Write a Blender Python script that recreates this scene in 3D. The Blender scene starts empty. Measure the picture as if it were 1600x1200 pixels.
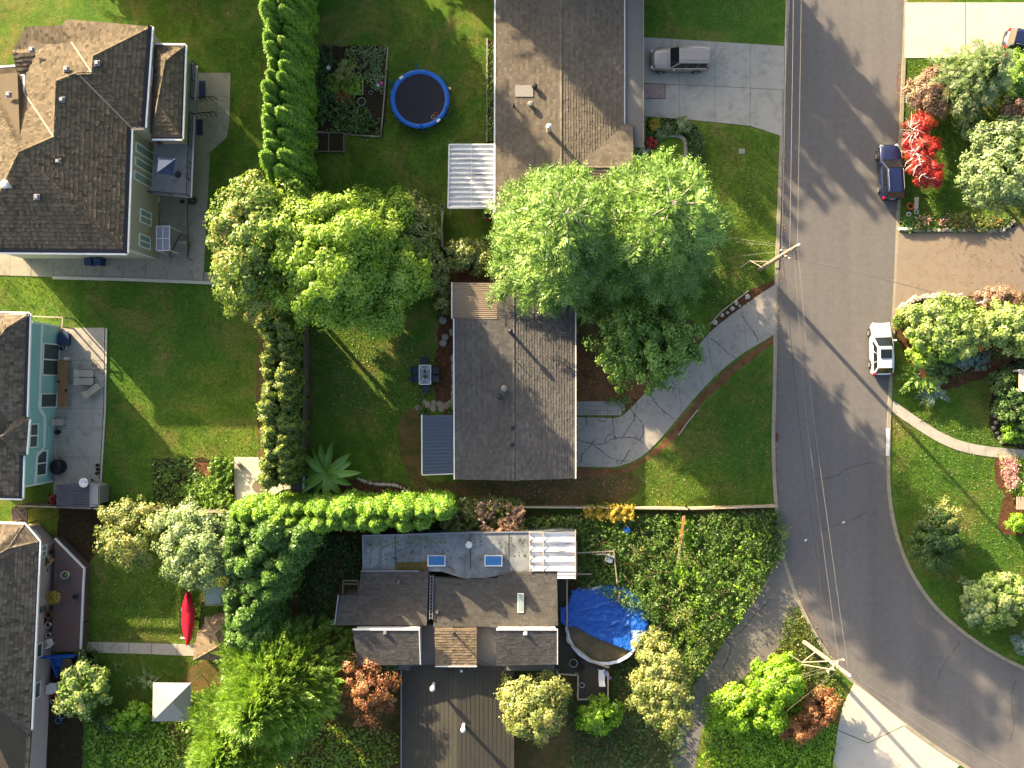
import bpy, math, random
import numpy as np
from mathutils import Vector, Matrix
random.seed(7); np.random.seed(7)
RNG = np.random.default_rng(11)
sc = bpy.context.scene
COL = sc.collection
# ------------------------------------------------------------------ camera, sky, sun, exposure
H = 72.0; FPX = 1332.0; TILT = math.radians(0.52)
cam_d = bpy.data.cameras.new('drone_camera'); cam = bpy.data.objects.new('drone_camera', cam_d); COL.objects.link(cam)
cam.location = (0, 0, H); cam.rotation_euler = (TILT, 0, 0)
cam_d.sensor_width = 36; cam_d.lens = 36 * FPX / 1600; cam_d.clip_end = 2000; cam_d.clip_start = 0.5
sc.camera = cam
SUN_EL = math.radians(17.4); SUN_AZ = math.radians(-42.0)          # azimuth clockwise from +Y (north): the sun stands north-west
w = bpy.data.worlds.new("World"); sc.world = w; w.use_nodes = True
nt = w.node_tree; nt.nodes.clear()
sky = nt.nodes.new('ShaderNodeTexSky'); sky.sky_type = 'NISHITA'; sky.sun_disc = False
sky.sun_elevation = SUN_EL; sky.sun_rotation = SUN_AZ; sky.air_density = 0.75; sky.dust_density = 4.0; sky.ozone_density = 0.3
bg = nt.nodes.new('ShaderNodeBackground'); bg.inputs['Strength'].default_value = 0.1
wo = nt.nodes.new('ShaderNodeOutputWorld')
nt.links.new(sky.outputs[0], bg.inputs[0]); nt.links.new(bg.outputs[0], wo.inputs[0])
sun_d = bpy.data.lights.new('sun', 'SUN'); sun_d.energy = 5.0; sun_d.angle = math.radians(0.55); sun_d.color = (1.0, 0.79, 0.52)
sun = bpy.data.objects.new('sun', sun_d); COL.objects.link(sun)
SDIR = Vector((math.sin(SUN_AZ) * math.cos(SUN_EL), math.cos(SUN_AZ) * math.cos(SUN_EL), math.sin(SUN_EL)))
sun.rotation_euler = SDIR.to_track_quat('Z', 'Y').to_euler(); sun.location = (-60, 60, 60)
sc.view_settings.view_transform = 'Standard'; sc.view_settings.look = 'None'
sc.view_settings.gamma = 1.0; sc.view_settings.use_curve_mapping = False; sc.view_settings.exposure = 2.2
sc.cycles.max_bounces = 6; sc.cycles.diffuse_bounces = 3; sc.cycles.transmission_bounces = 4; sc.cycles.transparent_max_bounces = 6
sc.cycles.caustics_reflective = False; sc.cycles.caustics_refractive = False

# ------------------------------------------------------------------ where a point seen from the drone stands
_ct, _st = math.cos(TILT), math.sin(TILT)
def P(px, py, z=0.0):
    x, y = (px - 800) / FPX, (600 - py) / FPX
    d = Vector((x, y * _ct + _st, y * _st - _ct))
    t = (z - H) / d.z
    return Vector((d.x * t, d.y * t, z))
def PL(pts, z=0.0):
    return [P(p[0], p[1], p[2] if len(p) > 2 else z) for p in pts]
def on_wall(px, py, a, b):
    """point of the vertical wall through plan points a, b that the drone sees at this pixel"""
    x, y = (px - 800) / FPX, (600 - py) / FPX
    d = Vector((x, y * _ct + _st, y * _st - _ct))
    n = Vector((-(b.y - a.y), b.x - a.x, 0))
    t = n.dot(Vector((a.x, a.y, 0)) - Vector((0, 0, H))) / n.dot(d)
    return Vector((d.x * t, d.y * t, H + d.z * t))

# ------------------------------------------------------------------ materials
def S(h):
    h = h.lstrip('#'); c = [int(h[i:i + 2], 16) / 255 for i in (0, 2, 4)]
    return tuple(((v + 0.055) / 1.055) ** 2.4 if v > 0.04045 else v / 12.92 for v in c)
class NT:
    def __init__(s, name):
        s.m = bpy.data.materials.new(name); s.m.use_nodes = True; s.t = s.m.node_tree; s.t.nodes.clear()
        s.out = s.n('ShaderNodeOutputMaterial')
    def n(s, typ, **kw):
        nd = s.t.nodes.new(typ)
        for k, v in kw.items():
            if k.startswith('i_'):
                nd.inputs[k[2:].replace('_', ' ')].default_value = v
            else: setattr(nd, k, v)
        return nd
    def l(s, a, b): s.t.links.new(a, b)
    def pos(s, scale=1.0, rot=0.0, stretch=(1, 1, 1)):
        g = s.n('ShaderNodeNewGeometry'); m = s.n('ShaderNodeMapping')
        m.inputs['Scale'].default_value = [scale * k for k in stretch]; m.inputs['Rotation'].default_value = (0, 0, rot)
        s.l(g.outputs['Position'], m.inputs['Vector']); return m.outputs[0]
    def noise(s, scale, detail=4, rough=0.6, stretch=(1, 1, 1), rot=0.0, dist=0.0):
        t = s.n('ShaderNodeTexNoise'); t.inputs['Scale'].default_value = 1; t.inputs['Detail'].default_value = detail
        t.inputs['Roughness'].default_value = rough; t.inputs['Distortion'].default_value = dist
        s.l(s.pos(scale, rot, stretch), t.inputs['Vector']); return t.outputs['Fac']
    def ramp(s, fac, stops):
        r = s.n('ShaderNodeValToRGB'); e = r.color_ramp.elements
        while len(e) < len(stops): e.new(0.5)
        for k, (p, c) in zip(e, stops):
            k.position = p; k.color = (*c, 1) if len(c) == 3 else c
        s.l(fac, r.inputs[0]); return r.outputs[0]
    def mix(s, fac, a, b, mode='MIX'):
        m = s.n('ShaderNodeMix', data_type='RGBA', blend_type=mode)
        if isinstance(fac, (int, float)): m.inputs[0].default_value = fac
        else: s.l(fac, m.inputs[0])
        for v, i in ((a, 6), (b, 7)):
            if isinstance(v, tuple): m.inputs[i].default_value = (*v, 1)
            else: s.l(v, m.inputs[i])
        return m.outputs[2]
    def bump(s, h, strength=0.3, dist=0.02, normal=None):
        b = s.n('ShaderNodeBump'); b.inputs['Strength'].default_value = strength; b.inputs['Distance'].default_value = dist
        s.l(h, b.inputs['Height'])
        if normal is not None: s.l(normal, b.inputs['Normal'])
        return b.outputs[0]
    def attr(s, name):
        a = s.n('ShaderNodeAttribute'); a.attribute_name = name; return a.outputs['Fac']
    def done(s, color, rough=0.8, normal=None, metal=0.0, spec=0.3, **kw):
        b = s.n('ShaderNodeBsdfPrincipled')
        for v, k in ((color, 'Base Color'), (rough, 'Roughness')):
            if isinstance(v, (int, float)): b.inputs[k].default_value = v
            elif isinstance(v, tuple): b.inputs[k].default_value = (*v, 1)
            else: s.l(v, b.inputs[k])
        b.inputs['Metallic'].default_value = metal; b.inputs['Specular IOR Level'].default_value = spec
        for k, v in kw.items(): b.inputs[k.replace('_', ' ')].default_value = v
        if normal is not None: s.l(normal, b.inputs['Normal'])
        s.l(b.outputs[0], s.out.inputs[0]); return s.m
M = {}
def plain(name, col, rough=0.7, var=0.15, scale=3.0, metal=0.0, spec=0.3, bump=0.0, stretch=(1, 1, 1), **kw):
    """one base colour with weathering and fine grain"""
    if isinstance(col, str): col = S(col)
    k = NT(name)
    a = tuple(c * (1 - var) for c in col); b = tuple(min(1, c * (1 + var)) for c in col)
    big = k.noise(scale * 0.3, 5, 0.65, stretch); fine = k.noise(scale * 4, 3, 0.6, stretch)
    c = k.mix(big, a, b)
    c = k.mix(0.5, c, k.ramp(fine, [(0.3, tuple(x * 0.8 for x in (.5, .5, .5))), (0.7, (.5, .5, .5))]), 'OVERLAY') if var > 0.05 else c
    nrm = k.bump(fine, bump, 0.02) if bump else None
    M[name] = k.done(c, rough, nrm, metal, spec, **kw); return M[name]
def foliage(name, stops, trans=0.32, rough=0.6):
    """leaf colours picked by each leaf's own random tone"""
    k = NT(name)
    c = k.ramp(k.attr('tone'), [(p, S(q) if isinstance(q, str) else q) for p, q in stops])
    d = k.n('ShaderNodeBsdfDiffuse'); t = k.n('ShaderNodeBsdfTranslucent'); g = k.n('ShaderNodeBsdfGlossy')
    g.inputs['Roughness'].default_value = 0.45; g.inputs['Color'].default_value = (1, 1, 1, 1)
    k.l(c, d.inputs[0]); k.l(k.mix(1.0, c, (1.0, 1.0, 0.55), 'MULTIPLY'), t.inputs[0])
    m = k.n('ShaderNodeMixShader'); m.inputs[0].default_value = trans; k.l(d.outputs[0], m.inputs[1]); k.l(t.outputs[0], m.inputs[2])
    m2 = k.n('ShaderNodeMixShader'); m2.inputs[0].default_value = 0.03; k.l(m.outputs[0], m2.inputs[1]); k.l(g.outputs[0], m2.inputs[2])
    k.l(m2.outputs[0], k.out.inputs[0]); M[name] = k.m; return k.m

# ------------------------------------------------------------------ things, parts and meshes
def tag(o, label=None, cat=None, group=None, kind=None):
    if label: o['label'] = label
    if cat: o['category'] = cat
    if group: o['group'] = group
    if kind: o['kind'] = kind
    return o
def thing(name, label, cat, loc=(0, 0, 0), rz=0.0, group=None):
    o = bpy.data.objects.new(name, None); COL.objects.link(o); o.empty_display_size = 0.3
    o.location = loc; o.rotation_euler = (0, 0, rz); return tag(o, label, cat, group)
def root_loc(o):
    while o.parent: o = o.parent
    return o.location
def link(name, me, mat=None, parent=None):
    o = bpy.data.objects.new(name, me); COL.objects.link(o)
    if mat is not None and not me.materials: me.materials.append(mat)
    if parent is not None: o.parent = parent
    return o
def copy_tree(o, parent=None):
    c = o.copy(); COL.objects.link(c); c.parent = parent
    for ch in list(o.children): copy_tree(ch, c)
    return c
def place(proto, used, loc, rz=0.0, label=None, group=None, scale=None):
    """the prototype itself the first time, then copies of it and all its parts"""
    o = proto if not used else copy_tree(proto)
    used.append(1); o.location = loc; o.rotation_euler = (0, 0, rz)
    if scale: o.scale = scale if isinstance(scale, tuple) else (scale,) * 3
    if label: o['label'] = label
    if group: o['group'] = group
    return o
class MB:
    def __init__(s): s.v = []; s.f = []
    def add(s, verts, faces):
        n = len(s.v); s.v += [tuple(v) for v in verts]; s.f += [tuple(i + n for i in f) for f in faces]; return s
    def box(s, c, d, rz=0.0, rx=0.0, ry=0.0):
        """centre, full size"""
        m = Matrix.Rotation(rz, 3, 'Z') @ Matrix.Rotation(ry, 3, 'Y') @ Matrix.Rotation(rx, 3, 'X')
        vs = [Vector(c) + m @ Vector((x * d[0] / 2, y * d[1] / 2, z * d[2] / 2)) for z in (-1, 1) for x, y in ((-1, -1), (1, -1), (1, 1), (-1, 1))]
        return s.add(vs, [(3, 2, 1, 0), (4, 5, 6, 7), (0, 1, 5, 4), (1, 2, 6, 5), (2, 3, 7, 6), (3, 0, 4, 7)])
    def beam(s, a, b, wd, ht):
        a, b = Vector(a), Vector(b); d = b - a; L = d.length
        if L < 1e-5: return s
        x = d / L; up = Vector((0, 0, 1)) if abs(x.z) < 0.95 else Vector((0, 1, 0))
        y = up.cross(x).normalized(); z = x.cross(y)
        vs = [p + y * (sy * wd / 2) + z * (sz * ht / 2) for p in (a, b) for sy, sz in ((-1, -1), (1, -1), (1, 1), (-1, 1))]
        return s.add(vs, [(3, 2, 1, 0), (4, 5, 6, 7), (0, 1, 5, 4), (1, 2, 6, 5), (2, 3, 7, 6), (3, 0, 4, 7)])
    def prism(s, pts, z0, z1):
        """plan polygon between two heights (z may be a list of tops)"""
        n = len(pts); area = sum(pts[i][0] * pts[(i + 1) % n][1] - pts[(i + 1) % n][0] * pts[i][1] for i in range(n))
        if area < 0: pts = list(reversed(pts)); z1 = list(reversed(z1)) if isinstance(z1, list) else z1
        zt = z1 if isinstance(z1, list) else [z1] * n
        vs = [(p[0], p[1], z0) for p in pts] + [(p[0], p[1], zt[i]) for i, p in enumerate(pts)]
        return s.add(vs, [tuple(range(n - 1, -1, -1)), tuple(range(n, 2 * n))] + [(i, (i + 1) % n, n + (i + 1) % n, n + i) for i in range(n)])
    def slab3(s, pts, th):
        """polygon in space thickened downwards"""
        n = len(pts); c = sum(((Vector(pts[i]) - Vector(pts[0])).cross(Vector(pts[(i + 1) % n]) - Vector(pts[0])) for i in range(n)), Vector())
        if c.z < 0: pts = list(reversed(pts))
        vs = [tuple(p) for p in pts] + [(p[0], p[1], p[2] - th) for p in pts]
        return s.add(vs, [tuple(range(n)), tuple(range(2 * n - 1, n - 1, -1))] + [(i, n + i, n + (i + 1) % n, (i + 1) % n) for i in range(n)])
    def tube(s, pts, r, seg=6, caps=True):
        pts = [Vector(p) for p in pts]; rs = r if isinstance(r, (list, tuple)) else [r] * len(pts); n0 = len(s.v); m = len(pts)
        vs = []
        for i, p in enumerate(pts):
            d = (pts[min(i + 1, m - 1)] - pts[max(i - 1, 0)]).normalized()
            up = Vector((0, 0, 1)) if abs(d.z) < 0.9 else Vector((1, 0, 0))
            x = up.cross(d).normalized(); y = d.cross(x)
            vs += [p + x * rs[i] * math.cos(2 * math.pi * k / seg) + y * rs[i] * math.sin(2 * math.pi * k / seg) for k in range(seg)]
        fs = [(i * seg + k, i * seg + (k + 1) % seg, (i + 1) * seg + (k + 1) % seg, (i + 1) * seg + k) for i in range(m - 1) for k in range(seg)]
        if caps: fs += [tuple(range(seg - 1, -1, -1)), tuple((m - 1) * seg + k for k in range(seg))]
        return s.add(vs, fs)
    def lathe(s, c, prof, seg=16, sx=1.0, sy=1.0):
        """profile of (radius, z) about a vertical axis"""
        c = Vector(c); m = len(prof)
        vs = [c + Vector((r * sx * math.cos(2 * math.pi * k / seg), r * sy * math.sin(2 * math.pi * k / seg), z)) for r, z in prof for k in range(seg)]
        fs = [(i * seg + k, i * seg + (k + 1) % seg, (i + 1) * seg + (k + 1) % seg, (i + 1) * seg + k) for i in range(m - 1) for k in range(seg)]
        if prof[0][0] > 1e-4: fs.append(tuple(range(seg - 1, -1, -1)))
        if prof[-1][0] > 1e-4: fs.append(tuple((m - 1) * seg + k for k in range(seg)))
        return s.add(vs, fs)
    def ball(s, c, r, seg=12, rings=7, sq=1.0):
        return s.lathe(c, [(r * math.sin(math.pi * i / rings) + 1e-5, -r * sq * math.cos(math.pi * i / rings)) for i in range(rings + 1)], seg)
    def mesh(s, name, off=(0, 0, 0), smooth=False):
        me = bpy.data.meshes.new(name); me.from_pydata([(v[0] - off[0], v[1] - off[1], v[2] - off[2]) for v in s.v], [], s.f)
        if smooth: me.polygons.foreach_set('use_smooth', [True] * len(me.polygons))
        me.validate(); me.update(); return me
    def build(s, name, mat, parent=None, smooth=False, bevel=0.0, off=None):
        if off is None: off = root_loc(parent) if parent is not None else (0, 0, 0)
        o = link(name, s.mesh(name, off, smooth), M[mat] if isinstance(mat, str) else mat, parent)
        if bevel:
            b = o.modifiers.new('bevel', 'BEVEL'); b.width = bevel; b.segments = 2; b.limit_method = 'ANGLE'
        return o
def sheet(name, pts, z, mat, parent=None, kind='structure', sub=0):
    """flat sheet of ground at its own height, slightly soft outline"""
    ps = [Vector((p[0], p[1], z)) for p in pts]
    o = MB().add(ps, [tuple(range(len(ps)))]).build(name, mat, parent)
    if kind and parent is None: o['kind'] = kind
    return o
def spline(pts, n=6):
    """Catmull-Rom through pixel points"""
    q = [Vector((*p, 0)) if len(p) == 2 else Vector(p) for p in pts]; out = []
    for i in range(len(q) - 1):
        a, b, c, d = q[max(i - 1, 0)], q[i], q[i + 1], q[min(i + 2, len(q) - 1)]
        for k in range(n):
            t = k / n
            out.append(0.5 * ((2 * b) + (c - a) * t + (2 * a - 5 * b + 4 * c - d) * t * t + (3 * b - a - 3 * c + d) * t ** 3))
    out.append(q[-1]); return out
def ribbon(pts, w0):
    """left and right edges of a strip of this width along plan points"""
    L, R = [], []
    for i, p in enumerate(pts):
        d = (pts[min(i + 1, len(pts) - 1)] - pts[max(i - 1, 0)]); n = Vector((-d.y, d.x, 0)).normalized() * (w0[i] if isinstance(w0, list) else w0) / 2
        L.append(p + n); R.append(p - n)
    return L, R
def strip_mesh(mb, pts, wd, z0, z1):
    """a raised strip (kerb, edging) along plan points"""
    L, R = ribbon(pts, wd); n = len(pts); vs = []
    for i in range(n): vs += [(L[i].x, L[i].y, z0), (L[i].x, L[i].y, z1), (R[i].x, R[i].y, z1), (R[i].x, R[i].y, z0)]
    fs = []
    for i in range(n - 1):
        a, b = i * 4, i * 4 + 4
        fs += [(a, a + 1, b + 1, b), (a + 1, a + 2, b + 2, b + 1), (a + 2, a + 3, b + 3, b + 2)]
    fs += [(0, 3, 2, 1), tuple(len(pts) * 4 - 4 + k for k in range(4))]
    mb.add(vs, fs); return mb
def quads_mesh(name, V, tone, mat, parent=None, nv=4, off=None):
    """V: (N, nv, 3) faces with one tone each -> a single mesh"""
    N = len(V); me = bpy.data.meshes.new(name)
    V = np.asarray(V, dtype=np.float32).reshape(N * nv, 3)
    if off is None and parent is not None: off = root_loc(parent)
    if off is not None: V = V - np.array(off, dtype=np.float32)
    me.vertices.add(N * nv); me.vertices.foreach_set('co', V.ravel())
    me.loops.add(N * nv); me.loops.foreach_set('vertex_index', np.arange(N * nv, dtype=np.int32))
    me.polygons.add(N); me.polygons.foreach_set('loop_start', np.arange(0, N * nv, nv, dtype=np.int32))
    a = me.attributes.new('tone', 'FLOAT', 'FACE'); a.data.foreach_set('value', np.asarray(tone, dtype=np.float32))
    me.update(calc_edges=True)
    return link(name, me, M[mat] if isinstance(mat, str) else mat, parent)
def unit(a): return a / np.maximum(np.linalg.norm(a, axis=1, keepdims=True), 1e-6)
def leaf_quads(C, Nrm, size, asp=0.55, along=None, bend=0.0):
    """diamond leaves at C facing Nrm, pointing along (or any way)"""
    n = len(C); size = np.broadcast_to(np.asarray(size, dtype=float), (n,))[:, None]
    if along is None: along = RNG.normal(size=(n, 3))
    t = unit(along - Nrm * np.sum(along * Nrm, axis=1, keepdims=True)); b = np.cross(Nrm, t)
    a0 = C - t * size * 0.5; a2 = C + t * size * 0.5 - Nrm * size * bend
    m = C - t * size * 0.08 + Nrm * size * bend * 0.3
    return np.stack([a0, m + b * size * asp * 0.5, a2, m - b * size * asp * 0.5], axis=1)
# ------------------------------------------------------------------ surface materials
def mk_grass():
    k = NT('grass_ground')
    big = k.noise(0.07, 3, 0.5, dist=0.4); mid = k.noise(0.42, 5, 0.68, dist=0.6); fine = k.noise(7.0, 3, 0.75); grain = k.noise(26, 2, 0.7)
    c = k.ramp(mid, [(0.28, S('#394c17')), (0.45, S('#49611c')), (0.58, S('#5a7024')), (0.74, S('#787339'))])
    c = k.mix(k.ramp(big, [(0.36, (0, 0, 0)), (0.66, (0.75, 0.75, 0.75))]), c, S('#3a5f20'))
    dry = k.ramp(k.noise(0.2, 6, 0.75, dist=1.0), [(0.5, (0, 0, 0)), (0.68, (0.8, 0.8, 0.8))])
    c = k.mix(dry, c, S('#746a3a'))
    c = k.mix(0.95, c, k.ramp(fine, [(0.28, (.28, .28, .28)), (0.72, (.7, .7, .7))]), 'OVERLAY')
    c = k.mix(0.8, c, k.ramp(k.noise(2.3, 4, .75), [(0.3, (.36, .36, .36)), (0.7, (.62, .62, .62))]), 'OVERLAY')
    c = k.mix(0.6, c, k.ramp(grain, [(0.25, (.32, .32, .32)), (0.75, (.66, .66, .66))]), 'OVERLAY')
    n = k.bump(fine, 0.5, 0.05, k.bump(grain, 0.4, 0.03)); M['grass_ground'] = k.done(c, 0.9, n, spec=0.1)
mk_grass()
def mk_asphalt(name, c0, c1, ang=0.0):
    k = NT(name)
    big = k.noise(0.12, 5, 0.65); tracks = k.noise(0.55, 3, 0.5, stretch=(1, 0.04, 1)); grain = k.noise(30, 3, 0.85); mid = k.noise(2.2, 5, 0.7)
    c = k.mix(big, S(c0), S(c1))
    c = k.mix(0.55, c, k.ramp(tracks, [(0.3, (.4, .4, .4)), (0.7, (.58, .58, .58))]), 'OVERLAY')
    c = k.mix(0.5, c, k.ramp(mid, [(0.3, (.38, .38, .38)), (0.65, (.56, .56, .56))]), 'OVERLAY')
    c = k.mix(0.5, c, k.ramp(grain, [(0.2, (.3, .3, .3)), (0.8, (.7, .7, .7))]), 'OVERLAY')
    M[name] = k.done(c, 0.85, k.bump(grain, 0.35, 0.01), spec=0.25)
mk_asphalt("asphalt", "#5b5957", "#676460"); mk_asphalt('asphalt_old', '#605e5a', '#767269')
def mk_concrete(name, c0, c1, stain='#45423a', amt=0.55):
    k = NT(name)
    big = k.noise(0.5, 6, 0.7); blot = k.noise(1.1, 6, 0.75, dist=0.8); grain = k.noise(24, 3, 0.8)
    c = k.mix(big, S(c0), S(c1))
    c = k.mix(k.ramp(blot, [(0.5, (0, 0, 0)), (0.75, (amt,) * 3)]), c, S(stain))
    c = k.mix(0.4, c, k.ramp(grain, [(0.2, (.35, .35, .35)), (0.8, (.65, .65, .65))]), 'OVERLAY')
    M[name] = k.done(c, 0.85, k.bump(grain, 0.25, 0.01), spec=0.25)
mk_concrete('concrete', '#928d80', '#a5a094'); mk_concrete('concrete_aged', '#8a8579', '#9d978b', '#4f4b41', 0.65); mk_concrete('concrete_stained', '#7b766a', '#96917f', '#4a453a', 0.6)
mk_concrete('concrete_light', '#aaa394', '#b9b2a3', '#6d6656', 0.35); mk_concrete('aggregate', '#76695a', '#867a69', '#4c4438', 0.45)
mk_concrete('concrete_pink', '#8c7a70', '#978478', '#4a382e', 0.6); mk_concrete('curb_concrete', '#77725f', '#97907d', '#4b4636', 0.6)
mk_concrete('concrete_white', '#cfc9bd', '#d8d3c8', '#8d8778', 0.2)
def mk_soil(name, stops, sc=3.0):
    k = NT(name); a = k.noise(sc, 6, 0.8, dist=0.6); f = k.noise(18, 3, 0.8)
    c = k.ramp(a, [(p, S(q)) for p, q in stops])
    c = k.mix(0.8, c, k.ramp(f, [(0.25, (.25, .25, .25)), (0.75, (.72, .72, .72))]), 'OVERLAY')
    M[name] = k.done(c, 0.95, k.bump(f, 0.9, 0.05, k.bump(a, 0.6, 0.08)), spec=0.05)
mk_soil('mulch', [(0.3, '#39291d'), (0.5, '#553c2a'), (0.68, '#70523a')]); mk_soil('soil', [(0.3, '#2a241a'), (0.55, '#3d3424'), (0.75, '#565034')])
mk_soil('needles', [(0.3, '#453321'), (0.45, '#664a31'), (0.58, '#7a583a'), (0.72, '#5a5630')], 1.1)
mk_soil('moss_soil', [(0.3, '#40421f'), (0.46, '#54502b'), (0.58, '#6b5538'), (0.72, '#4d5c28')], 0.7)
def mk_pavers():
    k = NT('brick_pavers')
    br = k.n('ShaderNodeTexBrick'); k.l(k.pos(1.0), br.inputs['Vector'])
    for nme, v in (('Scale', 4.5), ('Mortar Size', 0.03), ('Brick Width', 1.1), ('Row Height', 0.6), ('Bias', 0.0)): br.inputs[nme].default_value = v
    br.inputs['Color1'].default_value = (*S('#76554c'), 1); br.inputs['Color2'].default_value = (*S('#5d5350'), 1); br.inputs['Mortar'].default_value = (*S('#2e2a28'), 1)
    c = k.mix(k.ramp(k.noise(0.6, 5, 0.7), [(0.35, (0, 0, 0)), (0.7, (0.6, 0.6, 0.6))]), br.outputs['Color'], S('#57504e'))
    M['brick_pavers'] = k.done(c, 0.85, k.bump(br.outputs['Fac'], 0.4, -0.01))
mk_pavers()
plain('crack_fill', '#2c2b28', 0.9, 0.2); plain('asphalt_seam', '#4b4844', 0.9, 0.2)

# ------------------------------------------------------------------ ground
GROUND_HARD = []                                                     # plan outlines with no grass growing on them
def plan(pts, hard=True):
    q = [P(p[0], p[1]) for p in pts]
    if hard: GROUND_HARD.append(np.array([(v.x, v.y) for v in q]))
    return q
g = MB().add([(-420, -420, 0), (420, -420, 0), (420, 420, 0), (-420, 420, 0)], [(0, 1, 2, 3)]).build('lawn_ground', 'grass_ground'); g['kind'] = 'structure'

road_l = spline([(1236, -300), (1233, -60), (1228, 66), (1221, 215), (1213, 440), (1210, 600), (1208, 690), (1211, 770), (1220, 850), (1236, 910), (1258, 962), (1290, 1018), (1330, 1062), (1414, 1132), (1500, 1192), (1620, 1262), (1800, 1350)], 5)
road_r = spline([(1421, -300), (1417, -60), (1413, 66), (1407, 215), (1401, 400), (1393, 560), (1388, 680), (1389, 770), (1402, 840), (1424, 895), (1458, 945), (1505, 988), (1556, 1022), (1600, 1044), (1680, 1080), (1900, 1160)], 5)
rl = plan([(p.x, p.y) for p in road_l], False); rr = plan([(p.x, p.y) for p in road_r], False)
GROUND_HARD.append(np.array([(v.x, v.y) for v in rl + rr[::-1]]))
n = min(len(rl), len(rr))
rm = MB(); rm.add([(p.x, p.y, 0.012) for p in rl] + [(p.x, p.y, 0.012) for p in rr], [])
rm.f = [(tuple(range(len(rl))) + tuple(range(len(rl) + len(rr) - 1, len(rl) - 1, -1)))]
rm.build('road', 'asphalt')['kind'] = 'structure'
def kerb(pts, skip=()):
    """lengths of cast kerb with joints, dropped where driveways cross"""
    root = bpy.data.objects.new('kerb', None); COL.objects.link(root); root['kind'] = 'structure'; root.location = (0, 0, 0)
    run = []; acc = 0
    for i in range(len(pts) - 1):
        run.append(pts[i]); acc += (pts[i + 1] - pts[i]).length
        if acc > 2.7 or i == len(pts) - 2:
            run.append(pts[i + 1]); mid = run[len(run) // 2]
            low = any(a[0] < mid.x < a[2] and a[1] < mid.y < a[3] for a in skip)
            sh = [p.copy() for p in run]; sh[0] = sh[0] + (sh[1] - sh[0]).normalized() * 0.012; sh[-1] = sh[-1] - (sh[-1] - sh[-2]).normalized() * 0.012
            strip_mesh(MB(), sh, 0.3, -0.05, 0.03 if low else 0.1).build('kerb_stone', 'curb_concrete', root)
            run = []; acc = 0
def fine(pts, step=0.9):
    out = [pts[0]]
    for a, b in zip(pts, pts[1:]):
        m = max(1, int((b - a).length / step))
        out += [a.lerp(b, k / m) for k in range(1, m + 1)]
    return out
def px_box(x0, y0, x1, y1):
    a, b = P(x0, y1), P(x1, y0); return (a.x, a.y, b.x, b.y)
kerb(fine(rl), [px_box(1190, 50, 1250, 216), px_box(1190, 440, 1230, 524), px_box(1200, 862, 1262, 950), px_box(1325, 1060, 1420, 1140)])
kerb(fine(rr), [px_box(1390, 360, 1420, 492), px_box(1400, -80, 1430, 92)])
st = MB(); strip_mesh(st, PL([(1386.5, 669), (1386.5, 690), (1386, 712)]), 0.3, 0.1, 0.106)
tag(st.build('kerb_pale_strip', 'concrete_white'), kind='structure')  # paler strip laid over one length of the kerb top
def crack(name, pts, wd, z, parent, mat='crack_fill', jag=0.05):
    q = []
    base = spline(pts, 5)
    for i, p in enumerate(base):
        v = P(p.x, p.y, z); q.append(v + Vector((random.uniform(-jag, jag), random.uniform(-jag, jag), 0)))
    ws = [wd * random.uniform(0.5, 1.3) for _ in q]; L, R = ribbon(q, ws); mb = MB()
    mb.add([(*p.xy, z) for p in L] + [(*p.xy, z) for p in R], [(i, i + 1, len(L) + i + 1, len(L) + i) for i in range(len(L) - 1)])
    return mb.build(name, mat, parent)
road = bpy.data.objects['road']
for pts in ([(1272, 748), (1290, 748), (1308, 742), (1325, 732), (1345, 726), (1370, 722)], [(1282, 829), (1300, 823), (1318, 816), (1340, 808), (1352, 800)],
            [(1500, 1002), (1490, 1018), (1470, 1046), (1466, 1060)],
            [(1588, 1062), (1580, 1090), (1584, 1130), (1578, 1160)]):
    crack('crack', pts, 0.07, 0.016, road, 'asphalt_seam')
sheet('road_patch', PL([(1366, 684), (1384, 684), (1384, 704), (1367, 704)]), 0.016, 'asphalt_old', road)

def slabs(name, cells, mat, z=0.05, gap=0.02, kind='structure', mats=None, label=None):
    """poured paving: every slab a piece of its own with an open joint"""
    root = bpy.data.objects.new(name, None); COL.objects.link(root); root['kind'] = kind
    for i, c in enumerate(cells):
        q = plan(c); cx = sum(q, Vector()) / len(q)
        q = [p + (cx - p).normalized() * gap for p in q]
        MB().prism(q, -0.1, z + random.uniform(-0.004, 0.004)).build('slab', (mats or {}).get(i, mat), root)
    return root
def grid_cells(xs, top, bot):
    """columns between xs, split between the top and bottom lines (callables of x)"""
    return [[(xs[i], top(xs[i])), (xs[i + 1], top(xs[i + 1])), (xs[i + 1], bot(xs[i + 1])), (xs[i], bot(xs[i]))] for i in range(len(xs) - 1)]
def lerp_line(*pts):
    def f(x):
        for (x0, y0), (x1, y1) in zip(pts, pts[1:]):
            if x <= x1: return y0 + (y1 - y0) * (x - x0) / (x1 - x0)
        (x0, y0), (x1, y1) = pts[-2:]; return y0 + (y1 - y0) * (x - x0) / (x1 - x0)
    return f
# driveway of the brown roofed bungalow
d_mid = lerp_line((1004, 130), (1117, 135), (1227, 141)); d_top = lerp_line((1004, 58), (1227, 72)); d_bot = lerp_line((1004, 182), (1074, 187), (1172, 197), (1224, 214))
cells = grid_cells([1004, 1061, 1117, 1172, 1225], d_top, d_mid)
row2 = grid_cells([1004, 1061, 1117, 1172, 1222], d_mid, d_bot)
slabs('driveway', cells + row2[1:] + [[(1004, 155), (1040, 155), (1040, 132), (1061, 132.5), (1061, 186), (1004, 182)], [(1003, 131), (1039, 132), (1039, 154), (1003, 154)]], 'concrete', mats={len(cells) + 4: 'concrete_pink'})
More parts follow.
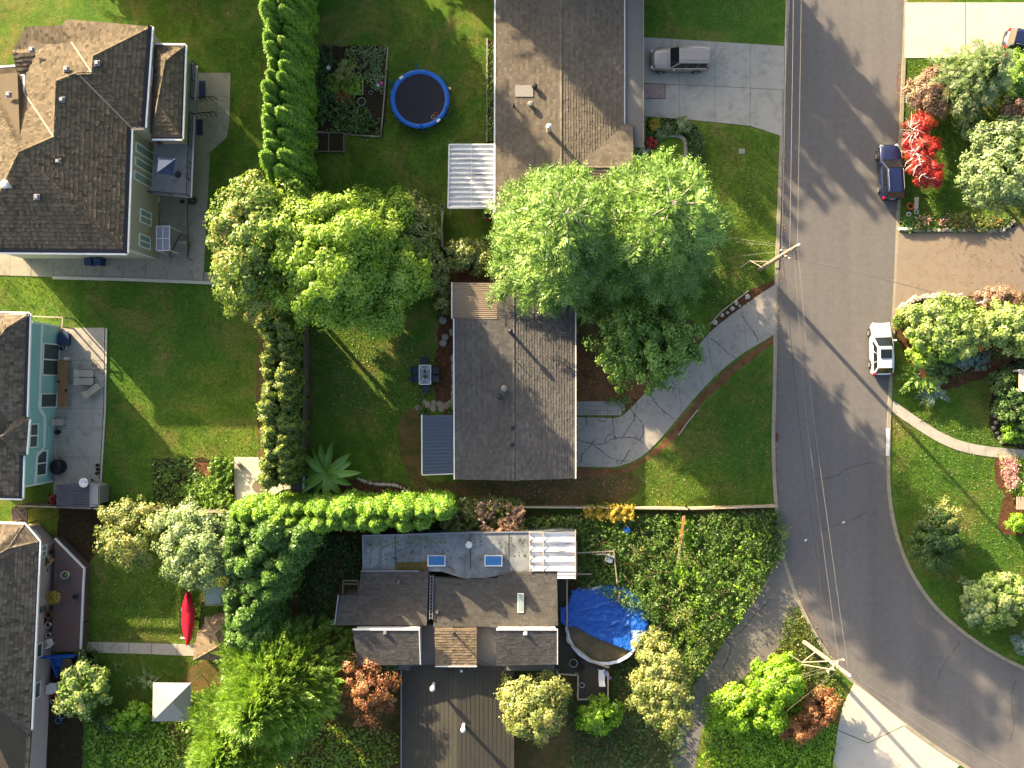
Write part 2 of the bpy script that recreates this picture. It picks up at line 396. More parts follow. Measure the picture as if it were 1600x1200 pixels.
# curved driveway of the middle house, split by its cracks
up = spline([(900, 652), (930, 652), (965, 652), (985, 638), (1010, 612), (1048, 584), (1080, 552), (1112, 516), (1150, 486), (1185, 461), (1213, 443)], 4)
lo = spline([(900, 729), (935, 730), (965, 729), (1000, 715), (1030, 688), (1058, 655), (1090, 617), (1125, 581), (1160, 553), (1185, 538), (1211, 522)], 4)
dr = bpy.data.objects.new('driveway', None); COL.objects.link(dr); dr['kind'] = 'structure'
cuts = [0, 21, 27, 33, 36, 40]
for a, b in zip(cuts, cuts[1:]):
    q = plan([(p.x, p.y) for p in up[a:b + 1]] + [(p.x, p.y) for p in lo[a:b + 1][::-1]])
    cx = sum(q, Vector()) / len(q); q = [p + (cx - p).normalized() * 0.02 for p in q]
    MB().prism(q, -0.1, 0.05).build('slab', 'concrete_aged', dr)
for pts in ([(900, 686), (915, 691), (928, 695), (948, 712), (968, 720), (985, 719)], [(928, 695), (945, 693), (960, 685), (985, 684), (1000, 687), (1012, 700)],
            [(980, 633), (992, 650), (984, 667), (972, 685)], [(993, 650), (1003, 662), (1006, 675), (999, 688)], [(957, 650), (959, 670), (961, 684)],
            [(906, 725), (911, 708), (924, 694), (931, 686)], [(932, 648), (937, 657), (946, 658), (949, 648)], [(963, 720), (970, 725), (984, 703)], [(916, 648), (917, 667)],
            [(1014, 615), (1025, 630), (1036, 641), (1052, 654)], [(1110, 528), (1126, 541), (1140, 553), (1150, 560)], [(1160, 494), (1172, 512), (1180, 523), (1184, 534)],
            [(945, 690), (952, 678), (962, 684)], [(992, 650), (995, 634), (990, 622)]):
    crack('crack', pts, 0.055, 0.054, dr)
# front walk of thin pavers beside the garage
walk = bpy.data.objects.new('path', None); COL.objects.link(walk); walk['kind'] = 'structure'
for i in range(14):
    for j in range(3):
        x0 = 901 + i * 5.4; y0 = 627 + j * 7.4
        if x0 > 968 and j == 2: continue
        MB().prism(plan([(x0, y0), (x0 + 5, y0), (x0 + 5, y0 + 7), (x0, y0 + 7)]), -0.05, 0.055 + random.uniform(-.006, .006)).build('paver', 'concrete_aged', walk)
# right hand driveways and the garden path
slabs('driveway', [[(1403, 364), (1500, 363), (1570, 362), (1590, 352), (1700, 340), (1700, 478), (1600, 462), (1540, 462), (1470, 465), (1425, 474), (1404, 490), (1397, 492)]], 'aggregate', 0.045)
slabs('driveway', [[(1414, 4), (1508, 4), (1508, 91), (1413, 91)], [(1509, 4), (1610, 4), (1610, 91), (1509, 91)], [(1611, 4), (1720, 4), (1720, 91), (1611, 91)]], 'concrete_light', 0.05)
slabs('driveway', [[(1335, 1067), (1366, 1091), (1415, 1132), (1356, 1160), (1308, 1140), (1318, 1100)], [(1308, 1141), (1356, 1161), (1416, 1133), (1500, 1195), (1430, 1260), (1295, 1240)]], 'concrete_light', 0.05)
pl = spline([(1391, 632), (1412, 647), (1440, 666), (1470, 684), (1505, 698), (1550, 706), (1620, 712)], 5)
lq = [P(p.x, p.y) for p in pl]; Lr, Rr = ribbon(lq, 0.85)
pth = bpy.data.objects.new('path', None); COL.objects.link(pth); pth['kind'] = 'structure'
for a in range(0, len(lq) - 1, 3):
    b = min(a + 3, len(lq) - 1); q = Lr[a:b + 1] + Rr[a:b + 1][::-1]; GROUND_HARD.append(np.array([(v.x, v.y) for v in q]))
    cx = sum(q, Vector()) / len(q); MB().prism([p + (cx - p).normalized() * 0.008 for p in q], -0.05, 0.05).build('slab', 'concrete', pth)
# old asphalt lane at the bottom
lane = spline([(1228, 858), (1212, 880), (1198, 905), (1170, 950), (1130, 1005), (1108, 1040), (1080, 1078), (1064, 1120), (1050, 1200), (1040, 1300)], 4)
lane2 = spline([(1248, 938), (1243, 964), (1232, 990), (1208, 1022), (1168, 1052), (1144, 1078), (1116, 1110), (1100, 1136), (1085, 1200), (1075, 1300)], 4)
sheet('lane', plan([(p.x, p.y) for p in lane] + [(p.x, p.y) for p in lane2[::-1]]), 0.006, 'asphalt_old')
for pts in ([(1140, 1000), (1160, 985), (1178, 962), (1200, 942)], [(1130, 1044), (1143, 1012), (1132, 1000)]):
    crack('crack', pts, 0.06, 0.010, bpy.data.objects['lane'])
# concrete beside the big tan house
bot = lerp_line((-80, 428), (83, 433), (345, 441)); top = lerp_line((-80, 388), (0, 390), (240, 398), (345, 404))
slabs('walkway', grid_cells([-80, -20, 16, 49, 84, 129, 160, 193, 228, 261, 294, 318], lambda x: top(x) - 6, bot) + [[(319, 425), (345, 426), (345, 441), (319, 440)]], 'concrete_stained')
rx = lerp_line((113, 361), (190, 359), (215, 355), (238, 329), (425, 319))
rows = [104, 159, 189, 238, 287, 335, 378, 425]
cl = []
for y0, y1 in zip(rows, rows[1:]):
    y0b = 114 if y0 == 104 else y0
    r = [(rx(y0b), y0b)] + ([(355, 215)] if y0 == 189 else []) + [(rx(y1), y1)]
    cl.append([(250, y0b)] + r + [(250, y1)])
slabs('walkway', cl, 'concrete_stained')
edge = MB(); strip_mesh(edge, PL([(83, 434), (200, 437), (345, 443)]), 0.25, -0.02, 0.14); tag(edge.build('edging', 'concrete_light'), kind='structure')
edge = MB(); strip_mesh(edge, PL([(167, 513), (165, 640), (158, 755), (156, 786)]), 0.14, -0.02, 0.12); tag(edge.build('edging', 'concrete_light'), kind='structure')
# patio of the turquoise house
prow = [512, 563, 638, 670, 714, 790]
pcell = []
for y0, y1 in zip(prow, prow[1:]):
    f = lerp_line((512, 166), (640, 164), (790, 155)); pcell += [[(84, y0), (f(y0) - 2, y0), (f(y1) - 2, y1), (84, y1)]]
slabs('patio', pcell, 'concrete')
# path to the shake roofed shed, small patio by the compost bed
slabs('path', [[(124, 1002), (160, 1003), (160, 1020), (124, 1018)], [(160, 1003), (202, 1004), (202, 1021), (160, 1020)], [(202, 1004), (237, 1005), (237, 1022), (202, 1021)], [(237, 1005), (277, 1006), (277, 1024), (237, 1022)], [(277, 1006), (308, 1008), (308, 1025), (277, 1024)]], 'concrete')
slabs('patio', [[(366, 714), (404, 714), (410, 732), (440, 748), (443, 765), (400, 790), (372, 792), (366, 760)], [(407, 714), (460, 730), (456, 764), (444, 765), (441, 747), (411, 731)]], 'concrete_light')
# beds and bare ground
def bed(name, pts, mat, z=0.008, k=4):
    q = spline(pts + [pts[0]], k)[:-1]; q2 = []
    for i in range(len(q)):
        a, b = q[i], q[(i + 1) % len(q)]; m = max(1, int((b - a).length / 6))
        for j in range(m): c = a.lerp(b, j / m); q2.append(c + Vector((random.gauss(0, 1.3), random.gauss(0, 1.3), 0)))
    q = q2
    return sheet(name, plan([(p.x, p.y) for p in q]), z, mat)
bed('planting_bed', [(1112, 508), (1120, 497), (1168, 456), (1182, 448), (1207, 440), (1212, 444), (1185, 462), (1150, 487), (1112, 518)], 'mulch')
bed('planting_bed', [(902, 731), (936, 732), (968, 731), (1003, 717), (1034, 691), (1062, 657), (1094, 619), (1128, 583), (1163, 555), (1188, 540), (1211, 524), (1212, 533), (1170, 566), (1110, 618), (1072, 662), (1050, 690), (1020, 712), (985, 738), (960, 760), (905, 755)], 'needles')
bed('bare_ground', [(660, 760), (720, 752), (800, 752), (905, 748), (985, 738), (1000, 765), (960, 786), (820, 790), (700, 790), (640, 790)], 'moss_soil', 0.012)
bed('bare_ground', [(635, 640), (662, 640), (662, 745), (700, 752), (690, 775), (655, 765), (628, 720), (622, 670)], 'moss_soil', 0.006)
bed('planting_bed', [(680, 440), (706, 440), (711, 520), (710, 640), (690, 640), (676, 600), (684, 520)], 'mulch')
bed('planting_bed', [(690, 400), (800, 400), (850, 440), (800, 455), (705, 442)], 'needles', 0.012)
bed('planting_bed', [(902, 540), (930, 560), (960, 590), (1000, 600), (1030, 590), (1005, 618), (985, 636), (944, 630), (902, 628)], 'needles')
bed('bare_ground', [(902, 505), (960, 490), (1060, 490), (1095, 520), (1060, 575), (1010, 600), (940, 590), (902, 560)], 'moss_soil', 0.006)
bed('planting_bed', [(1006, 186), (1078, 190), (1080, 215), (1070, 225), (1062, 212), (1035, 212), (1008, 240), (980, 256), (984, 240), (1006, 240)], 'soil')
bed('planting_bed', [(1072, 200), (1094, 205), (1096, 280), (1074, 285)], 'soil')
bed('vegetable_bed', [(490, 72), (606, 72), (606, 150), (598, 214), (560, 214), (490, 208)], 'soil', 0.01, 1)
bed('planting_bed', [(762, 66), (775, 66), (775, 222), (760, 222)], 'soil', 0.01, 1)
bed('planting_bed', [(238, 716), (366, 716), (366, 792), (340, 796), (240, 794)], 'soil', 0.01, 1)
bed('planting_bed', [(300, 722), (340, 728), (352, 745), (335, 758), (305, 748), (285, 735)], 'needles', 0.016)
bed('planting_bed', [(560, 748), (600, 752), (640, 760), (660, 778), (640, 800), (480, 800), (470, 770), (520, 752)], 'mulch', 0.01)
bed('bare_ground', [(402, 500), (484, 500), (482, 720), (440, 756), (404, 740)], 'moss_soil', 0.014, 2)
bed('bare_ground', [(412, 40), (490, 40), (490, 296), (420, 290)], 'moss_soil', 0.014, 2)
bed('bare_ground', [(360, 790), (720, 780), (830, 800), (1000, 800), (1210, 796), (1225, 850), (1190, 905), (1120, 1010), (1060, 1120), (1030, 1240), (400, 1240), (260, 1150), (300, 1040), (370, 990)], 'moss_soil', 0.004, 2)
bed('planting_bed', [(1396, 480), (1410, 478), (1440, 468), (1500, 464), (1600, 462), (1700, 470), (1700, 560), (1600, 560), (1540, 590), (1470, 610), (1440, 600), (1420, 560), (1398, 520)], 'mulch')
bed('planting_bed', [(1405, 345), (1420, 338), (1570, 340), (1585, 350), (1570, 361), (1410, 362)], 'soil')
bed('planting_bed', [(1555, 600), (1570, 570), (1640, 560), (1640, 700), (1590, 700), (1560, 690), (1545, 650)], 'soil')
bed('planting_bed', [(1557, 710), (1640, 714), (1640, 830), (1585, 835), (1565, 832), (1560, 810), (1568, 775), (1553, 745)], 'mulch', 0.012)
bed('bare_ground', [(1236, 945), (1258, 970), (1290, 1022), (1300, 1060), (1260, 1075), (1200, 1055), (1215, 1005)], 'moss_soil', 0.003)
bed('planting_bed', [(92, 790), (150, 795), (160, 830), (130, 890), (92, 845)], 'soil', 0.01)
bed('bare_ground', [(60, 1020), (128, 1020), (130, 1240), (40, 1240)], 'soil', 0.003, 1)
# flagstones and the rock edging at the back of the middle house
fs = bpy.data.objects.new('stepping_stones', None); COL.objects.link(fs); fs['kind'] = 'structure'
def stone(name, c, r, h, mat, parent, sq=1.0):
    m = random.randint(5, 7); a0 = random.random() * 6
    q = [Vector((c.x + r * random.uniform(.75, 1.15) * math.cos(a0 + 2 * math.pi * k / m), c.y + sq * r * random.uniform(.75, 1.15) * math.sin(a0 + 2 * math.pi * k / m), 0)) for k in range(m)]
    mb = MB(); n0 = len(q); top = [(c.x + (p.x - c.x) * .72, c.y + (p.y - c.y) * .72, c.z + h * random.uniform(.85, 1.1)) for p in q]
    mb.add([(p.x, p.y, c.z - 0.03) for p in q] + [(p.x, p.y, c.z + h * .55) for p in q] + top, [(k, (k + 1) % n0, n0 + (k + 1) % n0, n0 + k) for k in range(n0)] + [(n0 + k, n0 + (k + 1) % n0, 2 * n0 + (k + 1) % n0, 2 * n0 + k) for k in range(n0)] + [tuple(2 * n0 + k for k in range(n0))])
    return mb.build(name, mat, parent)
plain('flagstone', '#8c8272', 0.85, 0.25, 4, bump=0.4); plain('rock', '#8a8378', 0.9, 0.3, 5, bump=0.5); plain('pale_rock', '#a89f90', 0.9, 0.25, 5, bump=0.5)
for x, y, r in ((659, 640, .28), (668, 633, .32), (677, 638, .33), (687, 631, .36), (697, 634, .38), (678, 629, .25), (690, 639, .3), (703, 630, .3), (652, 637, .22), (664, 628, .22)):
    stone('flagstone', P(x, y), r, 0.06, 'flagstone', fs)
re_ = bpy.data.objects.new('rock_edging', None); COL.objects.link(re_); re_['kind'] = 'structure'
for i in range(26): stone('rock', P(707.5 + random.uniform(-1, 1), 556 + i * 3.4, 0), random.uniform(.11, .18), random.uniform(.12, .2), 'pale_rock', re_)
for i, p in enumerate(spline([(560, 748), (575, 754), (592, 757), (608, 757), (622, 760), (640, 768)], 4)): stone('rock', P(p.x, p.y), random.uniform(.1, .2), .15, 'pale_rock', re_)
for x, y, r in ((696, 527, .4), (693, 536, .35), (705, 518, .25), (706, 522, .22)): stone('rock', P(x, y), r, .3, 'rock', re_)
for x, y, r in ((1168, 464, .26), (1150, 474, .2), (1144, 482, .24), (1128, 493, .2), (1116, 504, .28), (1136, 489, .15), (1155, 478, .12)): stone('rock', P(x, y), r, .22, 'pale_rock', re_)
rw = bpy.data.objects.new('rock_edging', None); COL.objects.link(rw); rw['kind'] = 'structure'
for i in range(46): stone('rock', P(1407 + i * 3.9, 359.5 + random.uniform(-1.3, 1.3) - (max(0, i - 40) ** 2) * .5), random.uniform(.13, .24), random.uniform(.15, .3), random.choice(['rock', 'pale_rock']), rw)
for i, p in enumerate(spline([(1404, 484), (1414, 477), (1425, 470), (1440, 465), (1460, 463), (1478, 464), (1500, 462)], 7)): stone('rock', P(p.x, p.y + random.uniform(-2, 2)), random.uniform(.15, .3), random.uniform(.2, .32), random.choice(['rock', 'pale_rock', 'pale_rock']), rw)
for x, y in ((1556, 660), (1552, 668), (1557, 676), (1562, 684), (1555, 650), (1564, 691), (1570, 690), (1551, 643), (1556, 636)): stone('rock', P(x, y), random.uniform(.15, .25), .2, 'rock', rw)
# garden edging strips
for pts, wd, h in (([(980, 257), (1000, 248), (1015, 232), (1030, 217), (1043, 212), (1060, 213), (1069, 219), (1071, 232), (1070, 280)], .3, .1),
                   ([(690, 330), (691, 345), (693, 388)], .1, .5)):
    mb = MB(); strip_mesh(mb, [P(p.x, p.y) for p in spline(pts, 5)], wd, -0.02, h); tag(mb.build('edging', 'concrete'), kind='structure')
for pts in ([(1170, 454), (1128, 486), (1108, 507)], [(1090, 640), (1071, 664), (1060, 680)], [(1092, 224), (1094, 262)]):
    mb = MB(); strip_mesh(mb, PL(pts), .08, -0.02, .12); tag(mb.build('edging', 'pale_rock'), kind='structure')
mb = MB(); strip_mesh(mb, PL([(1006, 184), (1006, 237), (988, 237)]), .28, -0.02, .12); tag(mb.build('edging', 'concrete'), kind='structure')
mb = MB(); strip_mesh(mb, PL([(761, 60), (761, 222)]), .15, -0.02, .1); tag(mb.build('edging', 'concrete_stained'), kind='structure')
# ------------------------------------------------------------------ roofs, walls and windows
from mathutils.geometry import tessellate_polygon
def mk_shingle(name, stops, rough=0.9, moss=None, moss_amt=0.0):
    k = NT(name)
    c = k.ramp(k.attr('tone'), [(p, S(q)) for p, q in stops])
    wear = k.noise(0.35, 5, 0.7, dist=0.5); grain = k.noise(22, 3, 0.8)
    c = k.mix(0.6, c, k.ramp(wear, [(0.3, (.36, .36, .36)), (0.7, (.6, .6, .6))]), 'OVERLAY')
    if moss: c = k.mix(k.ramp(k.noise(0.8, 6, 0.75), [(0.5, (0, 0, 0)), (0.7, (moss_amt,) * 3)]), c, S(moss))
    c = k.mix(0.5, c, k.ramp(grain, [(0.2, (.32, .32, .32)), (0.8, (.68, .68, .68))]), 'OVERLAY')
    M[name] = k.done(c, rough, k.bump(grain, 0.3, 0.01), spec=0.2)
mk_shingle('shake_tan', [(0, '#4f4638'), (0.35, '#5e5443'), (0.7, '#6a5f4d'), (1, '#40392e')], moss='#4c4a34', moss_amt=0.4)
mk_shingle('shake_gray', [(0, '#4f463c'), (0.4, '#62584b'), (0.8, '#716757'), (1, '#3d372f')], moss='#474733', moss_amt=0.5)
mk_shingle('asphalt_shingle', [(0, '#4a4947'), (0.5, '#53514d'), (1, '#5c5954')])
mk_shingle('brown_shingle', [(0, '#5a5348'), (0.5, '#655d51'), (1, '#6e6658')], moss='#554f3c', moss_amt=0.3)
mk_shingle('black_shingle', [(0, '#444340'), (0.5, '#4d4b47'), (1, '#55524e')], moss='#3d3c34', moss_amt=0.5)
mk_shingle('mossy_shake', [(0, '#6d5f4b'), (0.5, '#80705a'), (1, '#594c3c')], moss='#5d5338', moss_amt=0.5)
mk_shingle('weathered_plank', [(0, '#7d7060'), (0.5, '#92836f'), (1, '#685c4d')])
plain('white_trim', '#d9d7d0', 0.5, 0.06, 3); plain('dark_flashing', '#2b2c31', 0.5, 0.15, 3); plain('dark_metal', '#26262a', 0.5, 0.1)
plain('beige_stucco', '#a89d89', 0.9, 0.08, 1.2, bump=0.15); plain('turquoise_siding', '#8cb6b0', 0.7, 0.06, 1.2); plain('pink_stucco', '#b59f98', 0.9, 0.07, 1.2, bump=0.15)
plain('brown_siding', '#6a5a48', 0.8, 0.15, 2); plain('gray_metal', '#8d8f92', 0.4, 0.1, 3, metal=0.5); plain('white_paint', '#d6d4cf', 0.5, 0.08, 2)
plain('cream_siding', '#a3977f', 0.8, 0.1, 2); plain('old_wood', '#6e6353', 0.9, 0.3, 5, bump=0.3); plain('cedar_wood', '#8a6844', 0.75, 0.25, 5, bump=0.2)
plain('pale_wood', '#a3967f', 0.85, 0.25, 5, bump=0.3); plain('black_plastic', '#1a1a1c', 0.45, 0.1); plain('vent_gray', '#77756f', 0.6, 0.15); plain('mesh_dark', '#2a2a2e', 0.6, 0.15)
def mk_glass(name, col, rough=0.06):
    k = NT(name); n = k.noise(0.6, 2, 0.5); M[name] = k.done(k.mix(n, S(col), tuple(c * 1.5 for c in S(col))), rough, None, 0.0, 0.6)
mk_glass('window_glass', '#3d4643'); mk_glass('pale_glass', '#76867f'); mk_glass('blue_glass', '#2f5f8f', 0.15); mk_glass('car_glass', '#12171a')

def roof_slope(root, pts, mat, course=0.24, wid=0.3, lip=0.035, th=0.16, var=0.03, name='roof_slope', band=0.0):
    """one roof plane, first edge = eave: a thick deck carrying courses of shingles"""
    V3 = [P(*p) if not isinstance(p, Vector) else p for p in pts]
    tr = tessellate_polygon([[Vector((v.x, v.y, 0)) for v in V3]]); nv_ = len(V3)
    o = MB().add(V3 + [v - Vector((0, 0, th)) for v in V3], [tuple(t) if (V3[t[1]] - V3[t[0]]).cross(V3[t[2]] - V3[t[0]]).z > 0 else tuple(t)[::-1] for t in tr] + [(i, nv_ + i, nv_ + (i + 1) % nv_, (i + 1) % nv_) for i in range(nv_)] + [tuple(range(2 * nv_ - 1, nv_ - 1, -1))]).build(name, mat, root)
    q = np.array([(v.x, v.y) for v in V3]); z = np.array([v.z for v in V3])
    e = q[1] - q[0]; e = e / np.linalg.norm(e); nrm = np.array([-e[1], e[0]])
    if np.dot(q.mean(0) - q[0], nrm) < 0: nrm = -nrm
    uv = np.stack([(q - q[0]) @ e, (q - q[0]) @ nrm], 1)
    planes = []
    for t in tr:
        A = np.column_stack([uv[list(t)], np.ones(3)])
        if abs(np.linalg.det(A)) > 1e-6: planes.append((uv[list(t)], np.linalg.solve(A, z[list(t)])))
    def zat(u, v):
        best = np.full(u.shape, -1e9); out = np.zeros(u.shape)
        for T, c in planes:
            B = np.linalg.inv(np.column_stack([T, np.ones(3)]).T)
            bar = np.stack([B[i, 0] * u + B[i, 1] * v + B[i, 2] for i in range(3)]).min(0)
            k = bar > best; best = np.where(k, bar, best); out = np.where(k, c[0] * u + c[1] * v + c[2], out)
        return out
    rows = []; bands = []; ri = 0
    vmin, vmax = uv[:, 1].min(), uv[:, 1].max(); n = len(uv)
    v0 = vmin
    while v0 < vmax - 0.02:
        v1 = min(v0 + course, vmax); vm = (v0 + v1) / 2; xs = []
        for i in range(n):
            a, b = uv[i], uv[(i + 1) % n]
            if (a[1] <= vm) != (b[1] <= vm): xs.append(a[0] + (b[0] - a[0]) * (vm - a[1]) / (b[1] - a[1]))
        xs.sort()
        for x0, x1 in zip(xs[::2], xs[1::2]):
            if x1 - x0 < 0.04: continue
            cuts = np.arange(x0 - RNG.random() * wid, x1 + wid, wid); cuts = cuts + RNG.normal(size=len(cuts)) * wid * 0.12
            cuts = np.unique(np.clip(cuts, x0, x1))
            if len(cuts) > 1:
                m = len(cuts) - 1; dv = RNG.normal(size=m) * var
                bands.append(np.full(m, .5 + band * (.5 if ri % 2 else -.5))); rows.append(np.stack([cuts[:-1], cuts[1:], np.full(m, v0) + dv * (v0 > vmin), np.full(m, v1 + 0.02), np.full(m, lip) * (0.7 + 0.6 * RNG.random(m))], 1))
        v0 += course; ri += 1
    R = np.concatenate(rows); u0, u1, a0, a1, lp = R.T; g = 0.006
    def pt(u, v, dz): return np.stack([q[0][0] + u * e[0] + v * nrm[0], q[0][1] + u * e[1] + v * nrm[1], zat(u, v) + dz], 1)
    um = (u0 + u1) / 2; vm = (a0 + a1) / 2
    A, B, C, D = pt(u0 + g, a0, lp), pt(u1 - g, a0, lp), pt(u1 - g, a1, 0.012), pt(u0 + g, a1, 0.012)
    A2, B2 = pt(u0 + g, a0, -0.01), pt(u1 - g, a0, -0.01)
    Q = np.concatenate([np.stack([A, B, C, D], 1), np.stack([A2, B2, B, A], 1)]); tone = np.clip(np.concatenate(bands) + (RNG.random(len(R)) - .5) * (1 - abs(band)), 0, 1)
    s = quads_mesh('shingles', Q, np.concatenate([tone, tone]), mat, o); s['kind'] = 'stuff'
    return o
def ridge_caps(root, lines, mat, w_=0.34, step=0.3):
    Q, tones = [], []
    for a, b in lines:
        a = P(*a) if not isinstance(a, Vector) else a; b = P(*b) if not isinstance(b, Vector) else b
        d = b - a; m = max(1, int(d.length / step)); t = d / m; s = Vector((-d.y, d.x, 0)).normalized() * w_ / 2
        for k in range(m):
            p0, p1 = a + t * k, a + t * (k + 1.12); h0, h1 = Vector((0, 0, .09)), Vector((0, 0, .06)); dn = Vector((0, 0, -.07))
            tn = random.random()
            for sg in (1, -1): Q.append([p0 + h0, p0 + s * sg + dn + h0 * .6, p1 + s * sg + dn + h1 * .6, p1 + h1]); tones.append(tn)
    o = quads_mesh('ridge_cap', [[tuple(v) for v in f] for f in Q], tones, mat, root); o['kind'] = 'stuff'; return o
def gutter(root, lines, flash=0.24, inward=None):
    """white gutter outside each eave line and the dark flashing that laps onto the roof"""
    for ln in lines:
        a, b = P(*ln[0]), P(*ln[1]); ctr = inward
        d = (b - a).normalized(); n_ = Vector((-d.y, d.x, 0))
        if n_.dot(P(*ctr) - (a + b) / 2) < 0: n_ = -n_
        MB().beam(a - n_ * .06 + Vector((0, 0, -.02)), b - n_ * .06 + Vector((0, 0, -.02)), .14, .15).build('gutter', 'white_trim', root)
        if flash:
            s = Vector((0, 0, flash * .72)); MB().slab3([a + Vector((0, 0, .06)), b + Vector((0, 0, .06)), b + n_ * flash + s + Vector((0, 0, .06)), a + n_ * flash + s + Vector((0, 0, .06))], .03).build('flashing', 'dark_flashing', root)
def walls(root, poly, z0, z1, mat, name='wall'):
    return MB().prism([(p.x, p.y) for p in poly], z0, z1).build(name, mat, root)
def window(root, a, b, p0, p1, nu=1, nv=1, frame='white_trim', pane='window_glass', fw=0.07, name='window', proud=0.05):
    """framed window on the wall a-b between two pixels seen on it"""
    q0, q1 = on_wall(*p0, a, b), on_wall(*p1, a, b)
    d = Vector((b.x - a.x, b.y - a.y, 0)).normalized(); n_ = Vector((-d.y, d.x, 0))
    if n_.dot(-q0) < 0: n_ = -n_
    s0, s1 = sorted((d.dot(q0 - a), d.dot(q1 - a))); z0, z1 = sorted((q0.z, q1.z)); A = Vector((a.x, a.y, 0))
    mb = MB()
    def bar(sa, za, sb, zb, w2=fw): mb.beam(A + d * sa + Vector((0, 0, za)) + n_ * proud * .5, A + d * sb + Vector((0, 0, zb)) + n_ * proud * .5, w2 if abs(zb - za) > .01 else proud * 2, proud * 2 if abs(zb - za) > .01 else w2)
    h = fw / 2
    bar(s0, z0 + h, s1, z0 + h); bar(s0, z1 - h, s1, z1 - h); bar(s0 + h, z0 + fw, s0 + h, z1 - fw); bar(s1 - h, z0 + fw, s1 - h, z1 - fw)
    for i in range(1, nu): x = s0 + (s1 - s0) * i / nu; bar(x, z0 + fw, x, z1 - fw, fw * .8)
    for i in range(1, nv): zz = z0 + (z1 - z0) * i / nv; bar(s0 + fw, zz, s1 - fw, zz, fw * .8)
    o = mb.build(name, frame, root)
    for i in range(nu):
        for j in range(nv):
            xa, xb = s0 + (s1 - s0) * i / nu + h, s0 + (s1 - s0) * (i + 1) / nu - h; za, zb = z0 + (z1 - z0) * j / nv + h, z0 + (z1 - z0) * (j + 1) / nv - h
            f = [A + d * x + Vector((0, 0, z)) + n_ * 0.02 for x, z in ((xa, za), (xb, za), (xb, zb), (xa, zb))]
            back = [v - n_ * .05 for v in f]
            MB().add(f + back, [(0, 1, 2, 3), (7, 6, 5, 4), (0, 4, 5, 1), (1, 5, 6, 2), (2, 6, 7, 3), (3, 7, 4, 0)]).build('pane', pane, o)
    return o
def roof_vent(root, x, y, z, kind='box', mat='vent_gray', s=0.3):
    p = P(x, y, z); mb = MB()
    if kind == 'box':
        mb.box(p + Vector((0, 0, .02)), (s * 1.3, s * 1.3, .1)); mb.add(*frustum(p + Vector((0, 0, .07)), s, s * .7, .14))
    elif kind == 'pipe': mb.lathe(p, [(s * .8, -.25), (s * .45, .05), (s * .3, .1), (s * .3, .6), (s * .2, .6)], 10)
    elif kind == 'chimney': mb.lathe(p, [(s * .7, -.2), (s * .7, 1.1), (s * 1.0, 1.1), (s * 1.05, 1.2), (s * .8, 1.42), (s * .1, 1.5)], 14)
    elif kind == 'turbine': mb.lathe(p, [(s * 1.1, -.2), (s * .7, .05), (s * .6, .25), (s * 1.05, .32), (s * 1.1, .42), (s * .8, .56), (s * .05, .6)], 14)
    return mb.build('roof_vent' if kind != 'chimney' else 'chimney', mat, root)
def frustum(c, w0, w1, h):
    vs = [c + Vector((x * w / 2, y * w / 2, z)) for w, z in ((w0, 0), (w1, h)) for x, y in ((-1, -1), (1, -1), (1, 1), (-1, 1))]
    return vs, [(3, 2, 1, 0), (4, 5, 6, 7), (0, 1, 5, 4), (1, 2, 6, 5), (2, 3, 7, 6), (3, 0, 4, 7)]
def railing(root, pts, h=1.0, mat='dark_metal', step=1.4, name='railing', r=0.025, mids=2):
    mb = MB()
    for a, b in zip(pts, pts[1:]):
        m = max(1, round((b - a).length / step)); u = Vector((0, 0, 1))
        for k in range(m + 1): p = a.lerp(b, k / m); mb.beam(p, p + u * h, r * 2, r * 2)
        mb.beam(a + u * (h + .02), b + u * (h + .02), r * 2.6, r * 2)
        for j in range(1, mids + 1): mb.beam(a + u * h * j / (mids + 1), b + u * h * j / (mids + 1), r, r)
    return mb.build(name, mat, root)
def planks(root, quad, n, mat, th=0.05, gap=0.012, name='plank', jz=0.004):
    """boards laid side by side across a quad a-b-c-d, running a to b"""
    a, b, c, d = [Vector(p) for p in quad]
    for i in range(n):
        t0, t1 = i / n, (i + 1) / n; w_ = (d - a).length / n; g_ = gap / w_ / n
        q = [a.lerp(d, t0 + g_), b.lerp(c, t0 + g_), b.lerp(c, t1 - g_), a.lerp(d, t1 - g_)]; dz = Vector((0, 0, random.uniform(-jz, jz)))
        MB().slab3([p + dz for p in q], th).build(name, mat, root)
def stairs(root, a, b, width_dir, z0, z1, n, mat, name='step', th=0.05):
    """treads from plan point a (height z0) to b (height z1)"""
    for i in range(n):
        t = (i + .5) / n; p = a.lerp(b, t); d = (b - a) / n; z = z0 + (z1 - z0) * (i + 1) / (n + 1)
        q = [p - d * .45 + width_dir, p + d * .45 + width_dir, p + d * .45 - width_dir, p - d * .45 - width_dir]
        MB().prism([(v.x, v.y) for v in q], z - th, z).build(name, mat, root)

